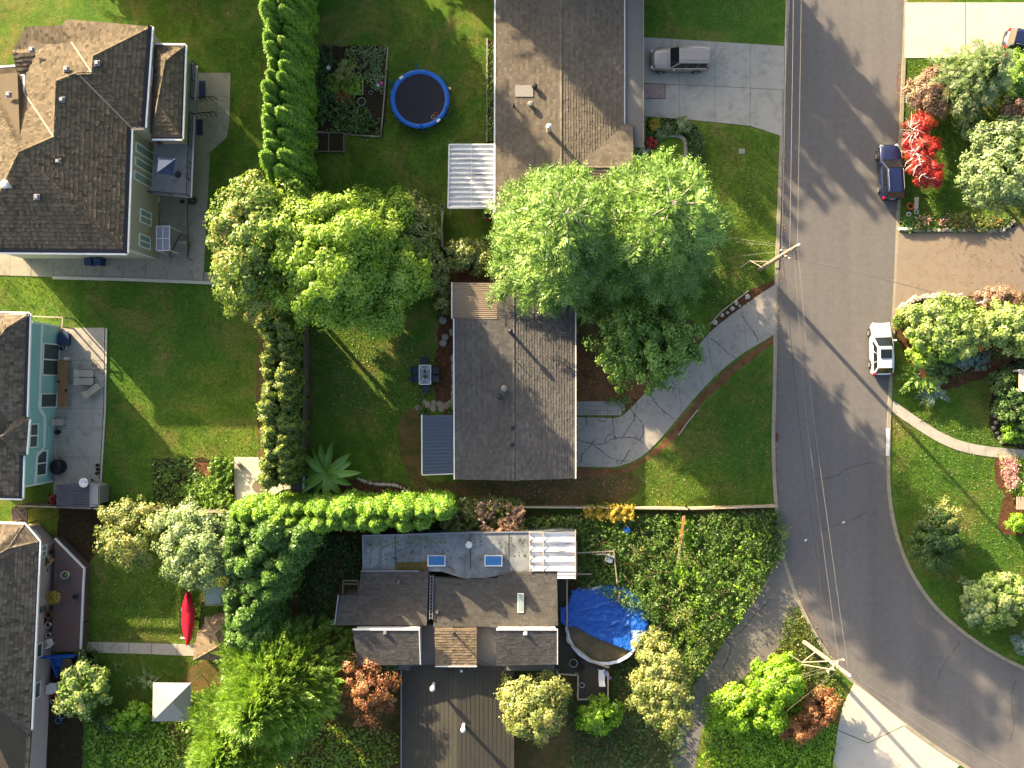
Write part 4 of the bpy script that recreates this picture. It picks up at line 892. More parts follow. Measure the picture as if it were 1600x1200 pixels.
mb.build('frame', 'old_wood', pb)
for x, y in ((536, 907), (536, 930)): p = P(x, y, 2.3); MB().box(Vector((p.x, p.y, 1.15)), (.1, .1, 2.3)).build('leg', 'old_wood', pb)
# ------------------------------------------------------------------ foliage
foliage('leaf_bright', [(0, '#597a1c'), (0.35, '#7c9f2a'), (0.7, '#a0bf42'), (1, '#c2d46c')], .42)
foliage('leaf_turning', [(0, '#4f6a22'), (0.45, '#73903a'), (0.72, '#93a04a'), (0.9, '#b08a50'), (1, '#b4785a')], .38)
foliage('leaf_conifer', [(0, '#38591a'), (0.35, '#5b7e28'), (0.7, '#83a644'), (1, '#b2c87a')], .28)
foliage('leaf_plume', [(0, '#46691e'), (0.35, '#6b9030'), (0.75, '#93b54c'), (1, '#b8cf7c')], .38)
foliage('leaf_cedar', [(0, '#4d7516'), (0.4, '#6a961e'), (0.8, '#8cb42c'), (1, '#aeca44')], .33)
foliage('leaf_cedar_dark', [(0, '#3a581a'), (0.5, '#507624'), (1, '#709432')], .24)
foliage('leaf_cedar_gold', [(0, '#3f5a22'), (0.4, '#5a762a'), (0.75, '#86922f'), (1, '#b5b044')], .28)
foliage('leaf_silver', [(0, '#566f3c'), (0.4, '#7a9256'), (0.8, '#9fb07c'), (1, '#c0c795')], .32)
foliage('leaf_yellowing', [(0, '#56692c'), (0.4, '#7c8a46'), (0.75, '#a0a258'), (0.93, '#bcae66'), (1, '#b29258')], .34)
foliage('leaf_dark', [(0, '#2b431a'), (0.5, '#426027'), (1, '#627e38')], .25)
foliage('leaf_lime', [(0, '#5f8c12'), (0.5, '#86b01e'), (1, '#a8cc3c')], .4)
foliage('leaf_red', [(0, '#6e241c'), (0.25, '#a82c22'), (0.6, '#cc4034'), (.92, '#e07064'), (1, '#8a8a3a')], .35)
foliage('leaf_orange', [(0, '#5a3c24'), (0.3, '#8a5834'), (0.6, '#b0764a'), (0.8, '#c0905e'), (.88, '#6f7434'), (1, '#8a8a40')], .35)
foliage('leaf_pink', [(0, '#7c5f48'), (0.4, '#9a7a60'), (0.75, '#b09080'), (.85, '#84804a'), (1, '#6f8040')], .3)
foliage('leaf_bramble', [(0, '#3a4a26'), (0.25, '#466226'), (0.55, '#5c802e'), (0.85, '#789c38'), (0.95, '#98b04c'), (1, '#94784c')], .3)
foliage('leaf_blue', [(0, '#4b6459'), (0.5, '#677f71'), (1, '#8ba18c')], .2)
foliage('leaf_rhodo', [(0, '#56722f'), (0.45, '#84a04a'), (0.8, '#b2bf72'), (1, '#d6d6a0')], .34)
foliage('leaf_gold', [(0, '#8f7d22'), (0.5, '#b9a12f'), (1, '#d2bb48')], .35)
foliage('blossom', [(0, '#c4676f'), (0.4, '#dc9a96'), (0.7, '#e8c7b4'), (1, '#d8d07a')], .3)
foliage('blade', [(0, '#40561a'), (0.4, '#586f24'), (0.7, '#748234'), (0.9, '#8c8446'), (1, '#958654')], .4)
foliage('twig_tone', [(0, '#8b8272'), (1, '#b7ae9c')], .0)
plain('reddish_cane', '#7d5f48', .9, .25, 4)
plain('bark', '#584a3c', 0.95, 0.3, 5, bump=0.5, stretch=(1, 1, .2)); plain('pale_bark', '#9b9383', 0.9, 0.25, 5, bump=0.4); plain('white_twig', '#cfcac4', 0.8, 0.1)
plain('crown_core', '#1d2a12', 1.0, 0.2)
_ph = RNG.random((14, 3)) * 6.28; _fr = RNG.normal(size=(14, 2))
def wob(x, y, s=1.0):
    v = 0; x, y = x + .9 / s * np.sin(y * s * .9 + 1), y + .9 / s * np.sin(x * s * 1.1)
    for i in range(14):
        f = _fr[i] * s * (1 + i * .25); v = v + np.sin(f[0] * x + f[1] * y + _ph[i, 0]) / (1 + i * .25)
    return v / 5.5
def rdir(n): return unit(RNG.normal(size=(n, 3)))
def clump_crown(c, rad, ncl, per, cr, leaf, up=.5, shell=(.62, 1.0), low=-.35, asp=.6, tone_by=.5, tiers=None):
    """leaves gathered in clumps over an uneven crown; returns quads, tones and clump centres"""
    c = np.array(c); k = int(ncl * 1.9); d = rdir(k); d = d[d[:, 2] > low][:ncl]; n = len(d)
    bump_ = 1 + .16 * np.sin(d[:, 0] * 3.1 + c[0]) * np.cos(d[:, 1] * 2.7 + c[1]) + .1 * RNG.normal(size=n)
    r = (shell[0] + (shell[1] - shell[0]) * RNG.random(n) ** .6) * bump_
    cc = c + d * r[:, None] * np.array(rad); rr = cr * (.65 + .7 * RNG.random(n)); ctone = RNG.random(n)
    idx = np.repeat(np.arange(n), per); m = len(idx); e = rdir(m); e[:, 2] = np.abs(e[:, 2]) * .9 - .25
    q = cc[idx] + e * (rr[idx] * (RNG.random(m) ** .35))[:, None] * np.array([1, 1, .75])
    nrm = unit(e * .8 + d[idx] * .5 + np.array([0, 0, up]) + RNG.normal(size=(m, 3)) * .45)
    al = unit(e + d[idx] * .6 + RNG.normal(size=(m, 3)) * .5)
    Q = leaf_quads(q, nrm, leaf * (.6 + .8 * RNG.random(m)), asp, al, .12)
    tone = np.clip(ctone[idx] * tone_by + RNG.random(m) * (1 - tone_by), 0, 1); return Q, tone, cc
def sprays(base, d, nrm, L, K=7, lw=.42, asp=.3, droop=.12, fwd=.75):
    """feathery sprays: leaflets in pairs along a spine"""
    n = len(base); L = np.broadcast_to(L, (n,)); d = unit(d); nrm = unit(nrm - d * np.sum(nrm * d, 1, keepdims=True)); b = np.cross(nrm, d); out, ids = [], []
    for k in range(K):
        t = .12 + .88 * k / (K - 1); p = base + d * (L * t)[:, None]; p[:, 2] -= droop * L * t * t
        ln = L * lw * (1.05 - .75 * t)
        for s in ((1, -1) if k < K - 1 else (0,)):
            ld = unit(d * fwd + b * s * .8 + RNG.normal(size=(n, 3)) * .14) if s else d
            out.append(leaf_quads(p + ld * ln[:, None] * .5, unit(nrm + RNG.normal(size=(n, 3)) * .22), ln * 1.05, asp, ld, .1)); ids.append(np.arange(n))
    return np.concatenate(out), np.concatenate(ids)
def limbs(root, base, tops, r0, mat='bark', name='trunk', n=9, h=None):
    """tapered trunk with limbs that reach into the crown"""
    mb = MB(); top = Vector(base) + Vector((0, 0, h)); b = Vector(base)
    mb.tube([b + Vector((0, 0, -.1)), b + Vector((0, 0, .4)), b.lerp(top, .5) + Vector((random.uniform(-.1, .1), random.uniform(-.1, .1), 0)), top], [r0 * 1.35, r0, r0 * .75, r0 * .35], 8)
    for t in random.sample(list(tops), min(n, len(tops))):
        t = Vector(t); s = b.lerp(top, random.uniform(.45, .95)); m = s.lerp(t, .5) + Vector((0, 0, random.uniform(0, .4))); mb.tube([s, m, t], [r0 * .38, r0 * .22, r0 * .07], 5)
    return mb.build(name, mat, root)
def tree(label, px, py, zc, rad, mat='leaf_bright', ncl=150, per=90, cr=.75, leaf=.3, name='tree', cat='tree', group=None, trunk=.22, base=None, low=-.35, bark='bark', up=.5, asp=.6, shell=(.62, 1.0), twigs=9, lobes=()):
    c = P(px, py, zc); g = base and P(*base) or Vector((c.x, c.y, 0)); r = thing(name, label, cat, (g.x, g.y, 0), group=group)
    Q, t, cc = clump_crown((c.x, c.y, zc), rad, ncl, per, cr, leaf, up, shell, low, asp)
    for lx_, ly_, lz_, lr_, ln_ in lobes:
        q_ = P(lx_, ly_, lz_); Q2, t2, c2 = clump_crown((q_.x, q_.y, lz_), lr_, ln_, per, cr, leaf, up, shell, low, asp); Q = np.concatenate([Q, Q2]); t = np.concatenate([t, t2]); cc = np.concatenate([cc, c2])
    m_ = ncl * 5; d_ = rdir(m_) * (RNG.random((m_, 1)) ** .4) * np.array(rad) * .74; d_[:, 2] = np.maximum(d_[:, 2], -rad[2] * .45); Q = np.concatenate([Q, leaf_quads(np.array((c.x, c.y, zc)) + d_, rdir(m_), leaf * 2.3, .8)]); t = np.concatenate([t, RNG.random(m_) * .35])  # big dark-toned inner leaves added so the crown casts a solid shadow
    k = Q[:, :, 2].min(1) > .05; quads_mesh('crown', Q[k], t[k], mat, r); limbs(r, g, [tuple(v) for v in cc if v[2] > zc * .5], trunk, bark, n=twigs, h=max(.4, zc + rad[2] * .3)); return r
def conifer(label, g, h, R, mat='leaf_conifer', levels=15, nb=8, z0=2.0, sp=.95, name='conifer', group=None, flat=.75, K=7, droop=.18, pale=True, dens=1.0, asp=.26):
    """whorls of drooping boughs that carry flat sprays"""
    g = P(*g); r = thing(name, label, 'conifer', (g.x, g.y, 0), group=group); B, Dd, Nn, LL, BT = [], [], [], [], []; br = MB()
    for i in range(levels):
        f = i / (levels - 1); z = z0 + (h - z0) * (f ** .9); rl = R * (1 - f) ** flat * random.uniform(.85, 1.1) + .25; m = max(4, int(nb * (1 - f * .35)))
        for j in range(m):
            a = 2 * math.pi * (j + .5 * (i % 2)) / m + random.uniform(-.25, .25); ln = rl * random.uniform(.72, 1.15); o = Vector((math.cos(a), math.sin(a), 0)); s = Vector((-o.y, o.x, 0)); rise = random.uniform(.05, .3) + .5 * f
            pt_ = lambda t: Vector((g.x, g.y, z)) + o * ln * t + Vector((0, 0, ln * (rise * t - droop * 2.2 * t * t)))
            br.tube([pt_(t) for t in (0.0, .35, .7, .95)], [.06 + .014 * ln, .045 + .008 * ln, .03, .014], 4, False); bt = random.random()
            cnt = max(3, int(ln * 3.3 * dens))
            for k in range(cnt):
                t = .15 + .85 * (k + .5) / cnt
                for sd in (1, -1):
                    p = pt_(t + random.uniform(-.03, .03)); B.append(p[:]); q = o * random.uniform(.5, .9) + s * sd * random.uniform(.5, 1.0) + Vector((0, 0, random.uniform(-.25, .2))); Dd.append(q[:])
                    Nn.append((random.gauss(0, .25), random.gauss(0, .25), 1)); LL.append(sp * random.uniform(.6, 1.2) * (1.15 - .5 * t) * min(1.0, .45 + ln / 4)); BT.append(bt)
            B.append(pt_(.9)[:]); Dd.append((o + Vector((0, 0, -.15)))[:]); Nn.append((0, 0, 1)); LL.append(sp * .8); BT.append(bt)
    Q, ids = sprays(np.array(B), np.array(Dd), np.array(Nn), np.array(LL), K, .44, asp, droop)
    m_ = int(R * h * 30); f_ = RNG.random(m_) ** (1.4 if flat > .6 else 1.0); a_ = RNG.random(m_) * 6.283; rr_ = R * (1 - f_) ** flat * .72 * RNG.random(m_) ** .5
    Qi = leaf_quads(np.stack([g.x + rr_ * np.cos(a_), g.y + rr_ * np.sin(a_), z0 + .3 + (h - z0) * .93 * f_], 1), rdir(m_), .75, .7)  # dark-toned inner leaves added to close gaps in the cast shadow
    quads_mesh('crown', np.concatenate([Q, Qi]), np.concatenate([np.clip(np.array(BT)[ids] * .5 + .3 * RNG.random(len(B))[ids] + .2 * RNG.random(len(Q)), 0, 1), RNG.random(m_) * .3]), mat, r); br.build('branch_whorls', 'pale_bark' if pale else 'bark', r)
    MB().tube([g + Vector((0, 0, -.1)), g + Vector((0, 0, .5)), g + Vector((0, 0, h * .6)), g + Vector((0, 0, h))], [.4, .3, .17, .03], 8).build('trunk', 'bark', r); return r
def plume_tree(label, g, h, R, n, L=1.3, mat='leaf_plume', name='conifer', K=9, cat='conifer', lean=.55, z0=1.0):
    """dense crown of upswept feathery plumes"""
    g = P(*g); r = thing(name, label, cat, (g.x, g.y, 0)); f = RNG.random(n) ** .8; a = RNG.random(n) * 6.283; z = z0 + (h - z0) * f
    rr = R * (1 - f ** 1.6) * (.55 + .45 * RNG.random(n) ** .5) * (1 + .18 * np.sin(3 * a + 5 * f)) + .1
    o = np.stack([np.cos(a), np.sin(a), np.zeros(n)], 1); base = np.array(g) + o * rr[:, None] + np.stack([0 * z, 0 * z, z], 1)
    d = o * (1 - .35 * f)[:, None] + np.stack([0 * z, 0 * z, lean + .5 * f], 1) + RNG.normal(size=(n, 3)) * .22
    nrm = np.stack([0 * z, 0 * z, 1 + 0 * z], 1) + o * .5 + RNG.normal(size=(n, 3)) * .4
    Q, ids = sprays(base, d, nrm, L * (.6 + .7 * RNG.random(n)), K, .4, .3, .15, .9); bt = RNG.random(n)
    quads_mesh('crown', Q, np.clip(bt[ids] * .5 + .5 * RNG.random(len(Q)), 0, 1), mat, r)
    limbs(r, g, [tuple(v) for v in base[::37]], .28, 'bark', h=h * .85); return r
def column_meshes(h, R, n, leaf, lumps, top=.5, la=1.0):
    """leaf shell of one columnar cedar, standing at the origin"""
    f = RNG.random(n) ** .75; a = RNG.random(n) * 6.283
    prof = np.where(f < .12, .75 + f * 2, np.where(f < top, 1.0, np.sqrt(np.maximum(0, 1 - ((f - top) / (1 - top)) ** 2)) ))
    lump = 1 + la * (.13 * np.sin(a * 3 + f * 9 + lumps) + .1 * np.sin(a * 5 - f * 17 + lumps * 2) + .07 * np.sin(f * 40 + lumps))
    r = R * prof * lump * (.82 + .18 * RNG.random(n) + .3 * (RNG.random(n) < .14) * RNG.random(n)); o = np.stack([np.cos(a), np.sin(a), 0 * a], 1); c = o * r[:, None]; c[:, 2] = f * h + RNG.normal(size=n) * .05 + .1
    up = np.clip((f - top) / (1 - top), 0, 1); nr = unit(o * (1 - .7 * up)[:, None] + np.stack([0 * a, 0 * a, .25 + up], 1) + RNG.normal(size=(n, 3)) * .6)
    al = unit(np.stack([0 * a, 0 * a, 1 + 0 * a], 1) + o * .5 + RNG.normal(size=(n, 3)) * .5)
    return leaf_quads(c, nr, leaf * (.6 + .8 * RNG.random(n)), .5, al, .15), np.clip(.55 * RNG.random(n) + .45 * (.5 + .5 * np.sin(a * 4 + f * 11 + lumps)), 0, 1)
def cedar_proto(label, h, R, n, leaf, mat, group, lumps, top=.55, la=1.0):
    r = thing('cedar', label, 'cedar', group=group); Q, t = column_meshes(h, R, n, leaf, lumps, top, la); quads_mesh('crown', Q, t, mat, r, off=(0, 0, 0))
    MB().lathe((0, 0, 0), [(R * .55, .15), (R * .72, h * .3), (R * .7, h * top), (R * .4, h * .85), (.02, h * .95)], 8).build('inner_core', 'crown_core', r, off=(0, 0, 0))  # solid near-black green core behind the leaf shell
    MB().tube([(0, 0, -.1), (0, 0, .6)], [.13, .1], 7).build('trunk', 'bark', r, off=(0, 0, 0)); return r
ORD = 'first second third fourth fifth sixth seventh eighth ninth tenth eleventh twelfth thirteenth fourteenth fifteenth sixteenth seventeenth eighteenth nineteenth twentieth'.split() + ['twenty-' + w for w in 'first second third fourth fifth sixth seventh eighth ninth'.split()]
def cedar_row(protos, spots, label, group, s=(.9, 1.12)):
    for i, (x, y, sc_, label) in enumerate(spots):
        p = P(x, y); pr, used = protos[i % len(protos)]; k = sc_ * random.uniform(*s); place(pr, used, (p.x, p.y, 0), random.uniform(0, 6.28), label, group, (k * random.uniform(.92, 1.1), k * random.uniform(.92, 1.1), k))

# tall cedar hedge between the big tan house and the trampoline lawn
lab, grp = 'tall columnar cedar in the double row hedge west of the trampoline lawn', 'cedars of the tall hedge'
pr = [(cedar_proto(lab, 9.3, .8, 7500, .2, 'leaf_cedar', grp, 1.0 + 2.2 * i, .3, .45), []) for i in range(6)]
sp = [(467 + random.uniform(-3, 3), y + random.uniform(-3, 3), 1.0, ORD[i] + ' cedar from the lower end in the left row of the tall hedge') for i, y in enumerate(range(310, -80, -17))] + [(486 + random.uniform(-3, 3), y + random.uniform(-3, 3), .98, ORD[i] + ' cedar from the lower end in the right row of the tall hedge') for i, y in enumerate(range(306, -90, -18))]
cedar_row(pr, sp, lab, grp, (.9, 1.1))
lab, grp = 'golden tipped cedar in the clipped double row by the fence west of the picnic lawn', 'golden cedars by the fence'
pr = [(cedar_proto(lab, 6.6, .64, 4200, .19, 'leaf_cedar_gold', grp, .4 + 1.7 * i, .72, 1.7), []) for i in range(3)]
sp = [(449 + random.uniform(-4, 4), y + random.uniform(-3, 3), 1.0, ORD[i] + ' golden cedar from the lower end in the left row by the fence') for i, y in enumerate(range(737, 500, -17))] + [(470 + random.uniform(-2, 2), y + random.uniform(-3, 3), .95, ORD[i] + ' golden cedar from the lower end in the right row by the fence') for i, y in enumerate(range(739, 495, -15))]
cedar_row(pr, sp, lab, grp, (.88, 1.08))
lab, grp = 'bright green cedar in the hedge between the banana plant and the flat roofs', 'cedars of the hedge north of the flat roofs'
pr = [(cedar_proto(lab, 7.2, .92, 6000, .19, 'leaf_cedar', grp, 2.1 + 1.3 * i, .35, .5), []) for i in range(3)]
sp = [(404 + i * 17.5 + random.uniform(-3, 3), 783 + random.uniform(-3, 3) + (4 if i < 3 else 0), 1.0, ORD[i] + ' bright cedar from the left in the front row below the banana plant') for i in range(18)] + [(424 + i * 20 + random.uniform(-3, 3), 800 + random.uniform(-3, 3), .92, ORD[i] + ' cedar from the left in the back row beside the flat roof') for i in range(13)]
cedar_row(pr, sp, lab, grp, (.85, 1.1))
lab, grp = 'dark green cedar in the thick group left of the stepped roofs', 'dark cedars left of the stepped roofs'
pr = [(cedar_proto(lab, 7.4, 1.0, 4600, .23, 'leaf_cedar_dark', grp, 3.3 + 1.9 * i, .4, .55), []) for i in range(3)]
sp = []
for i in range(11):
    for j in range(6):
        x, y = 404 + j * 19 + random.uniform(-5, 5), 812 + i * 15 + random.uniform(-4, 4)
        if x - 404 < 100 - i * 6.5: sp.append((x, y, random.uniform(.85, 1.08), ORD[i] + ' dark cedar from the top in the ' + ORD[j] + ' column beside the stepped roofs'))
cedar_row(pr, sp, lab, grp)

# single trees
tree('large round bright green broadleaf tree between the two cedar hedges', 502, 400, 6.6, (5.0, 5.3, 4.4), 'leaf_bright', 330, 170, .85, .27, low=-.75, base=(540, 425), lobes=((575, 385, 4.0, (4.3, 4.6, 2.4), 190), (585, 450, 4.4, (3.6, 3.4, 2.4), 120)), trunk=.35, asp=.5, twigs=30)
tree('green tree with orange tinged leaf tips left of the large round tree', 398, 385, 6.8, (2.7, 5.6, 4.2), 'leaf_turning', 150, 110, .75, .27, base=(424, 414))
tree('lower cream tinged tree on the right side of the large round tree', 640, 372, 2.6, (2.2, 3.0, 2.0), 'leaf_yellowing', 90, 90, .6, .26, base=(640, 390))
tree('low yellowing shrub below the large round tree by the wooden roof', 672, 415, 2.2, (1.9, 2.0, 1.5), 'leaf_yellowing', 50, 70, .5, .2, 'shrub', 'shrub')
tree('pale yellow shrub between the lawn gate and the forked conifer', 735, 402, 1.8, (1.8, 1.4, 1.3), 'leaf_yellowing', 45, 70, .5, .2, 'shrub', 'shrub')
tree('thin olive shrub in the mulch beside the wooden roof deck', 692, 468, 1.2, (.6, 1.9, 1.0), 'leaf_yellowing', 26, 50, .35, .18, 'shrub', 'shrub')
conifer('big drooping conifer shading the ridge of the middle house', (866, 398), 17.2, 5.6, levels=20, nb=11, dens=.85, K=6, sp=1.5, flat=.42, asp=.36)
conifer('broad drooping conifer between the middle house and the street', (992, 388), 17.4, 5.9, levels=20, nb=11, dens=.85, K=6, sp=1.5, flat=.42, asp=.36)
tree('loose leafy small tree overhanging the curved driveway', 1016, 535, 4.8, (4.3, 3.6, 2.8), 'leaf_conifer', 170, 80, .6, .24, base=(1005, 560), shell=(.45, 1.05))
tree('pale green dense tree right of the yellowing tree near the compost bed', 315, 850, 4.8, (3.4, 3.2, 3.2), 'leaf_silver', 150, 95, .62, .22)
tree('yellowing thin tree by the long wooden fence near the turquoise house', 208, 832, 4.0, (2.6, 2.6, 2.4), 'leaf_yellowing', 100, 75, .55, .2)
plume_tree('huge feathery lime green conifer beside the shake roofed shed', (458, 1040), 11.5, 4.9, 2800, 1.35, z0=.8)
plume_tree('feathery lime green conifer behind the white canopy', (392, 1128), 8.5, 3.9, 1600, 1.2)
tree('small tree with copper orange autumn leaves left of the lower gable roof', 575, 1075, 4.0, (2.2, 2.6, 2.2), 'leaf_orange', 80, 90, .5, .15, shell=(.4, 1.05))
tree('thin dark tree with reddish twigs under the plumed conifer', 592, 1035, 2.8, (1.6, 1.7, 1.4), 'leaf_dark', 40, 60, .5, .2)
tree('olive yellow tree growing in front of the lower gable roof', 832, 1098, 4.0, (2.8, 2.7, 2.7), 'leaf_yellowing', 120, 85, .55, .21)
tree('wispy olive tree between the pool deck and the lane', 1036, 1070, 4.0, (2.5, 3.3, 2.8), 'leaf_yellowing', 110, 80, .5, .2, shell=(.4, 1.05))
tree('small yellowish tree at the edge of the pool', 1016, 1012, 2.5, (1.3, 1.5, 1.5), 'leaf_yellowing', 40, 60, .4, .18)
tree('bright green bush in front of the pool deck at the photo bottom', 938, 1118, 1.8, (1.8, 1.3, 1.3), 'leaf_lime', 45, 60, .45, .24, 'shrub', 'shrub')
tree('round lime green shrub beside the lane below the street pole', 1215, 1066, 2.0, (2.0, 2.0, 1.8), 'leaf_lime', 80, 80, .5, .22, 'shrub', 'shrub')
tree('lime green shrub at the foot of the lane, left of the round one', 1153, 1108, 1.8, (1.9, 1.7, 1.5), 'leaf_lime', 70, 80, .5, .22, 'shrub', 'shrub')
tree('lime green shrub squeezed between two others by the lane', 1196, 1118, 1.6, (1.5, 1.4, 1.4), 'leaf_lime', 50, 70, .45, .22, 'shrub', 'shrub')
tree('coppery orange shrub beside the pale concrete apron', 1283, 1108, 1.6, (1.6, 1.5, 1.3), 'leaf_orange', 60, 100, .45, .14, 'shrub', 'shrub')
tree('second coppery shrub below the first, near the photo bottom', 1245, 1140, 1.3, (1.6, 1.0, 1.1), 'leaf_orange', 44, 90, .4, .14, 'shrub', 'shrub')
tree('small yellow green tree below the blue stair railing', 132, 1076, 3.2, (2.0, 1.9, 1.6), 'leaf_rhodo', 60, 60, .5, .26)
tree('dark leafy shrub at the foot of the blue stairs', 136, 1030, 1.2, (.9, .9, .9), 'leaf_dark', 24, 60, .35, .2, 'shrub', 'shrub')
tree('low reddish brown shrub left of the white canopy', 178, 1126, 1.2, (1.6, .9, .9), 'leaf_dark', 36, 60, .4, .2, 'shrub', 'shrub')
tree('light green broad shrub touching the white canopy corner', 205, 1120, 1.4, (1.5, 1.0, 1.0), 'leaf_lime', 36, 60, .4, .22, 'shrub', 'shrub')
# right hand gardens
conifer('soft green pine with heavy boughs near the pale upper driveway', (1486, 144), 8.0, 3.6, 'leaf_silver', 11, 8, 1.2, .8, pale=False)
tree('rusty pink airy shrub beside the red maple', 1453, 146, 1.6, (1.9, 2.0, 1.4), 'leaf_pink', 80, 75, .45, .16, 'shrub', 'shrub')
tree('yellow green feathery shrub at the right edge below the pale driveway', 1590, 122, 2.0, (1.6, 2.0, 1.6), 'leaf_plume', 60, 70, .5, .22, 'shrub', 'shrub')
tree('brownish shrub at the right edge beside the pine', 1590, 168, 1.6, (1.5, 1.4, 1.3), 'leaf_pink', 44, 60, .45, .18, 'shrub', 'shrub')
tree('large silvery green tree at the right edge of the front garden', 1572, 262, 4.2, (3.4, 3.7, 3.0), 'leaf_silver', 160, 90, .6, .22, base=(1530, 280))
tree('dark green shrub tucked behind the silvery tree', 1545, 214, 1.8, (1.4, 1.2, 1.4), 'leaf_dark', 40, 60, .45, .2, 'shrub', 'shrub')
tree('small clipped yellow green shrub at the corner beside the white car', 1412, 499, 1.0, (.85, .85, .85), 'leaf_cedar_gold', 30, 90, .3, .14, 'shrub', 'shrub')
tree('big pale flowering rhododendron beside the tan driveway', 1480, 512, 2.2, (3.3, 2.4, 1.8), 'leaf_rhodo', 150, 75, .5, .24, 'shrub', 'shrub')
tree('yellow green rhododendron at the right edge beside the brown shrub', 1572, 512, 2.4, (2.7, 2.2, 1.9), 'leaf_rhodo', 110, 75, .5, .24, 'shrub', 'shrub')
tree('green rhododendron in front of the big pale one', 1455, 548, 1.6, (2.0, 1.1, 1.3), 'leaf_bright', 50, 70, .45, .22, 'shrub', 'shrub')
tree('reddish brown shrub at the driveway edge behind the rhododendrons', 1562, 466, 1.4, (1.9, 1.0, 1.1), 'leaf_pink', 50, 60, .4, .16, 'shrub', 'shrub')
tree('dark rounded shrub on the shaded side of the rhododendrons', 1474, 572, 1.0, (1.0, .8, .9), 'leaf_dark', 30, 60, .35, .18, 'shrub', 'shrub')
tree('blue green juniper under the rhododendrons', 1512, 560, .9, (2.1, .8, .7), 'leaf_blue', 44, 60, .35, .16, 'shrub', 'shrub')
tree('dark leafy shrub in the shaded bed by the garden path', 1590, 630, 1.6, (1.7, 2.0, 1.4), 'leaf_dark', 60, 70, .45, .2, 'shrub', 'shrub')
tree('clipped round green shrub beside the curved garden path', 1585, 678, 1.0, (1.0, .85, .8), 'leaf_cedar', 36, 90, .3, .14, 'shrub', 'shrub')
tree('shaded dark shrub above the garden bed at the right edge', 1566, 596, 1.2, (1.0, 1.0, 1.1), 'leaf_dark', 30, 60, .4, .2, 'shrub', 'shrub')
tree('bright lime dwarf shrub on the lawn edge at the right side', 1590, 818, .7, (1.05, .75, .65), 'leaf_lime', 36, 100, .26, .1, 'shrub', 'shrub')
tree('dark bushy shrub on the verge with a pale dry top', 1462, 842, 1.8, (1.9, 2.5, 1.7), 'leaf_dark', 110, 80, .45, .16, 'shrub', 'shrub')
tree('pale straw coloured shrub behind the dark verge shrub', 1478, 808, 2.0, (.9, 1.4, 1.2), 'leaf_yellowing', 40, 70, .4, .14, 'shrub', 'shrub')
tree('pale green rhododendron with light leaf rosettes by the street bend', 1560, 935, 1.9, (2.3, 2.0, 1.6), 'leaf_rhodo', 120, 80, .42, .24, 'shrub', 'shrub')
tree('darker green rhododendron left of the pale one by the street bend', 1526, 940, 1.5, (1.3, 1.8, 1.3), 'leaf_silver', 70, 80, .4, .22, 'shrub', 'shrub')
tree('blue spruce shrub cut by the right edge at the bend', 1606, 1006, 1.0, (1.1, 1.2, 1.0), 'leaf_blue', 50, 70, .35, .15, 'shrub', 'shrub')
# trees just north of the frame whose shadows cross the upper street and roofs
conifer('tall conifer beyond the top of the photo, north of the trampoline lawn', (480, -128), 15.0, 4.6, levels=14, nb=9, dens=1.2, pale=False)
conifer('tall conifer beyond the top of the photo, north of the bungalow', (642, -172), 16.0, 4.6, levels=14, nb=9, dens=1.2, pale=False)
conifer('conifer beyond the top of the photo above the bungalow ridge', (770, -128), 12.0, 4.2, levels=12, nb=9, dens=1.2, pale=False)
for i, (x, y, h_) in enumerate(((846, -92, 10.2), (872, -96, 9.5), (900, -134, 10.2), (925, -78, 9.2), (948, -152, 11.0), (972, -100, 10.0), (998, -176, 10.2), (1022, -120, 9.6), (1076, -150, 10.0))):
    conifer(ORD[i] + ' conifer from the left in the row beyond the top edge near the street', (x, y), h_, 3.1, levels=11, nb=9, z0=1.0, dens=1.2, pale=False, group='conifers in a row beyond the top edge')

for i, (x, y, h_) in enumerate(((150, -86, 9.0), (208, -74, 9.6), (252, -112, 10.0), (300, -140, 10.0))):  # unseen conifers added to keep the strip east of the tan house in shade
    conifer(ORD[i] + ' unseen conifer from the left, added for shade north of the tan house', (x, y), h_, 3.0, levels=11, nb=9, z0=1.0, pale=False, dens=1.2, group='unseen shade conifers north of the tan house')
# red maple with white twigs
g = P(1440, 242); rm_ = thing('red_maple', 'weeping red maple with bare white twigs on its street side', 'tree', (g.x, g.y, 0))
Qs, ts = [], []
tops = []
for x, y, z, rx, ry in ((1437, 196, 1.6, 1.0, .8), (1428, 222, 1.6, 1.0, 1.0), (1444, 232, 1.8, 1.1, 1.1), (1440, 258, 1.7, 1.2, 1.1), (1456, 268, 1.5, 1.0, .9), (1432, 242, 1.5, .9, 1.1), (1450, 282, 1.2, 1.1, .6)):
    c = P(x, y, z); Q, t, cc = clump_crown(c, (rx, ry, .75), 26, 95, .4, .13, .6, low=-.1); Qs.append(Q); ts.append(t); tops += [tuple(v) for v in cc]
quads_mesh('crown', np.concatenate(Qs), np.concatenate(ts), 'leaf_red', rm_); limbs(rm_, g, tops, .12, 'pale_bark', h=1.5, n=18)
mb = MB()
for i in range(48):
    t = random.random(); s = P(1424 + 16 * t + random.uniform(-7, 9), 196 + 78 * t + random.uniform(-6, 6), 2.2 + random.uniform(-.1, .25)); q = [s]
    a = random.uniform(0, 6.28)
    for k in range(3): a += random.uniform(-.8, .8); q.append(q[-1] + Vector((math.cos(a), math.sin(a), random.uniform(-.25, .2))) * random.uniform(.25, .45))
    mb.tube(q, [.028, .022, .016, .008], 4)
mb.build('bare_twigs', 'white_twig', rm_)
wt = thing('wire_trellis', 'bent white wire trellis standing between the pink shrub and the red maple', 'trellis', P(1424, 165))
mb = MB()
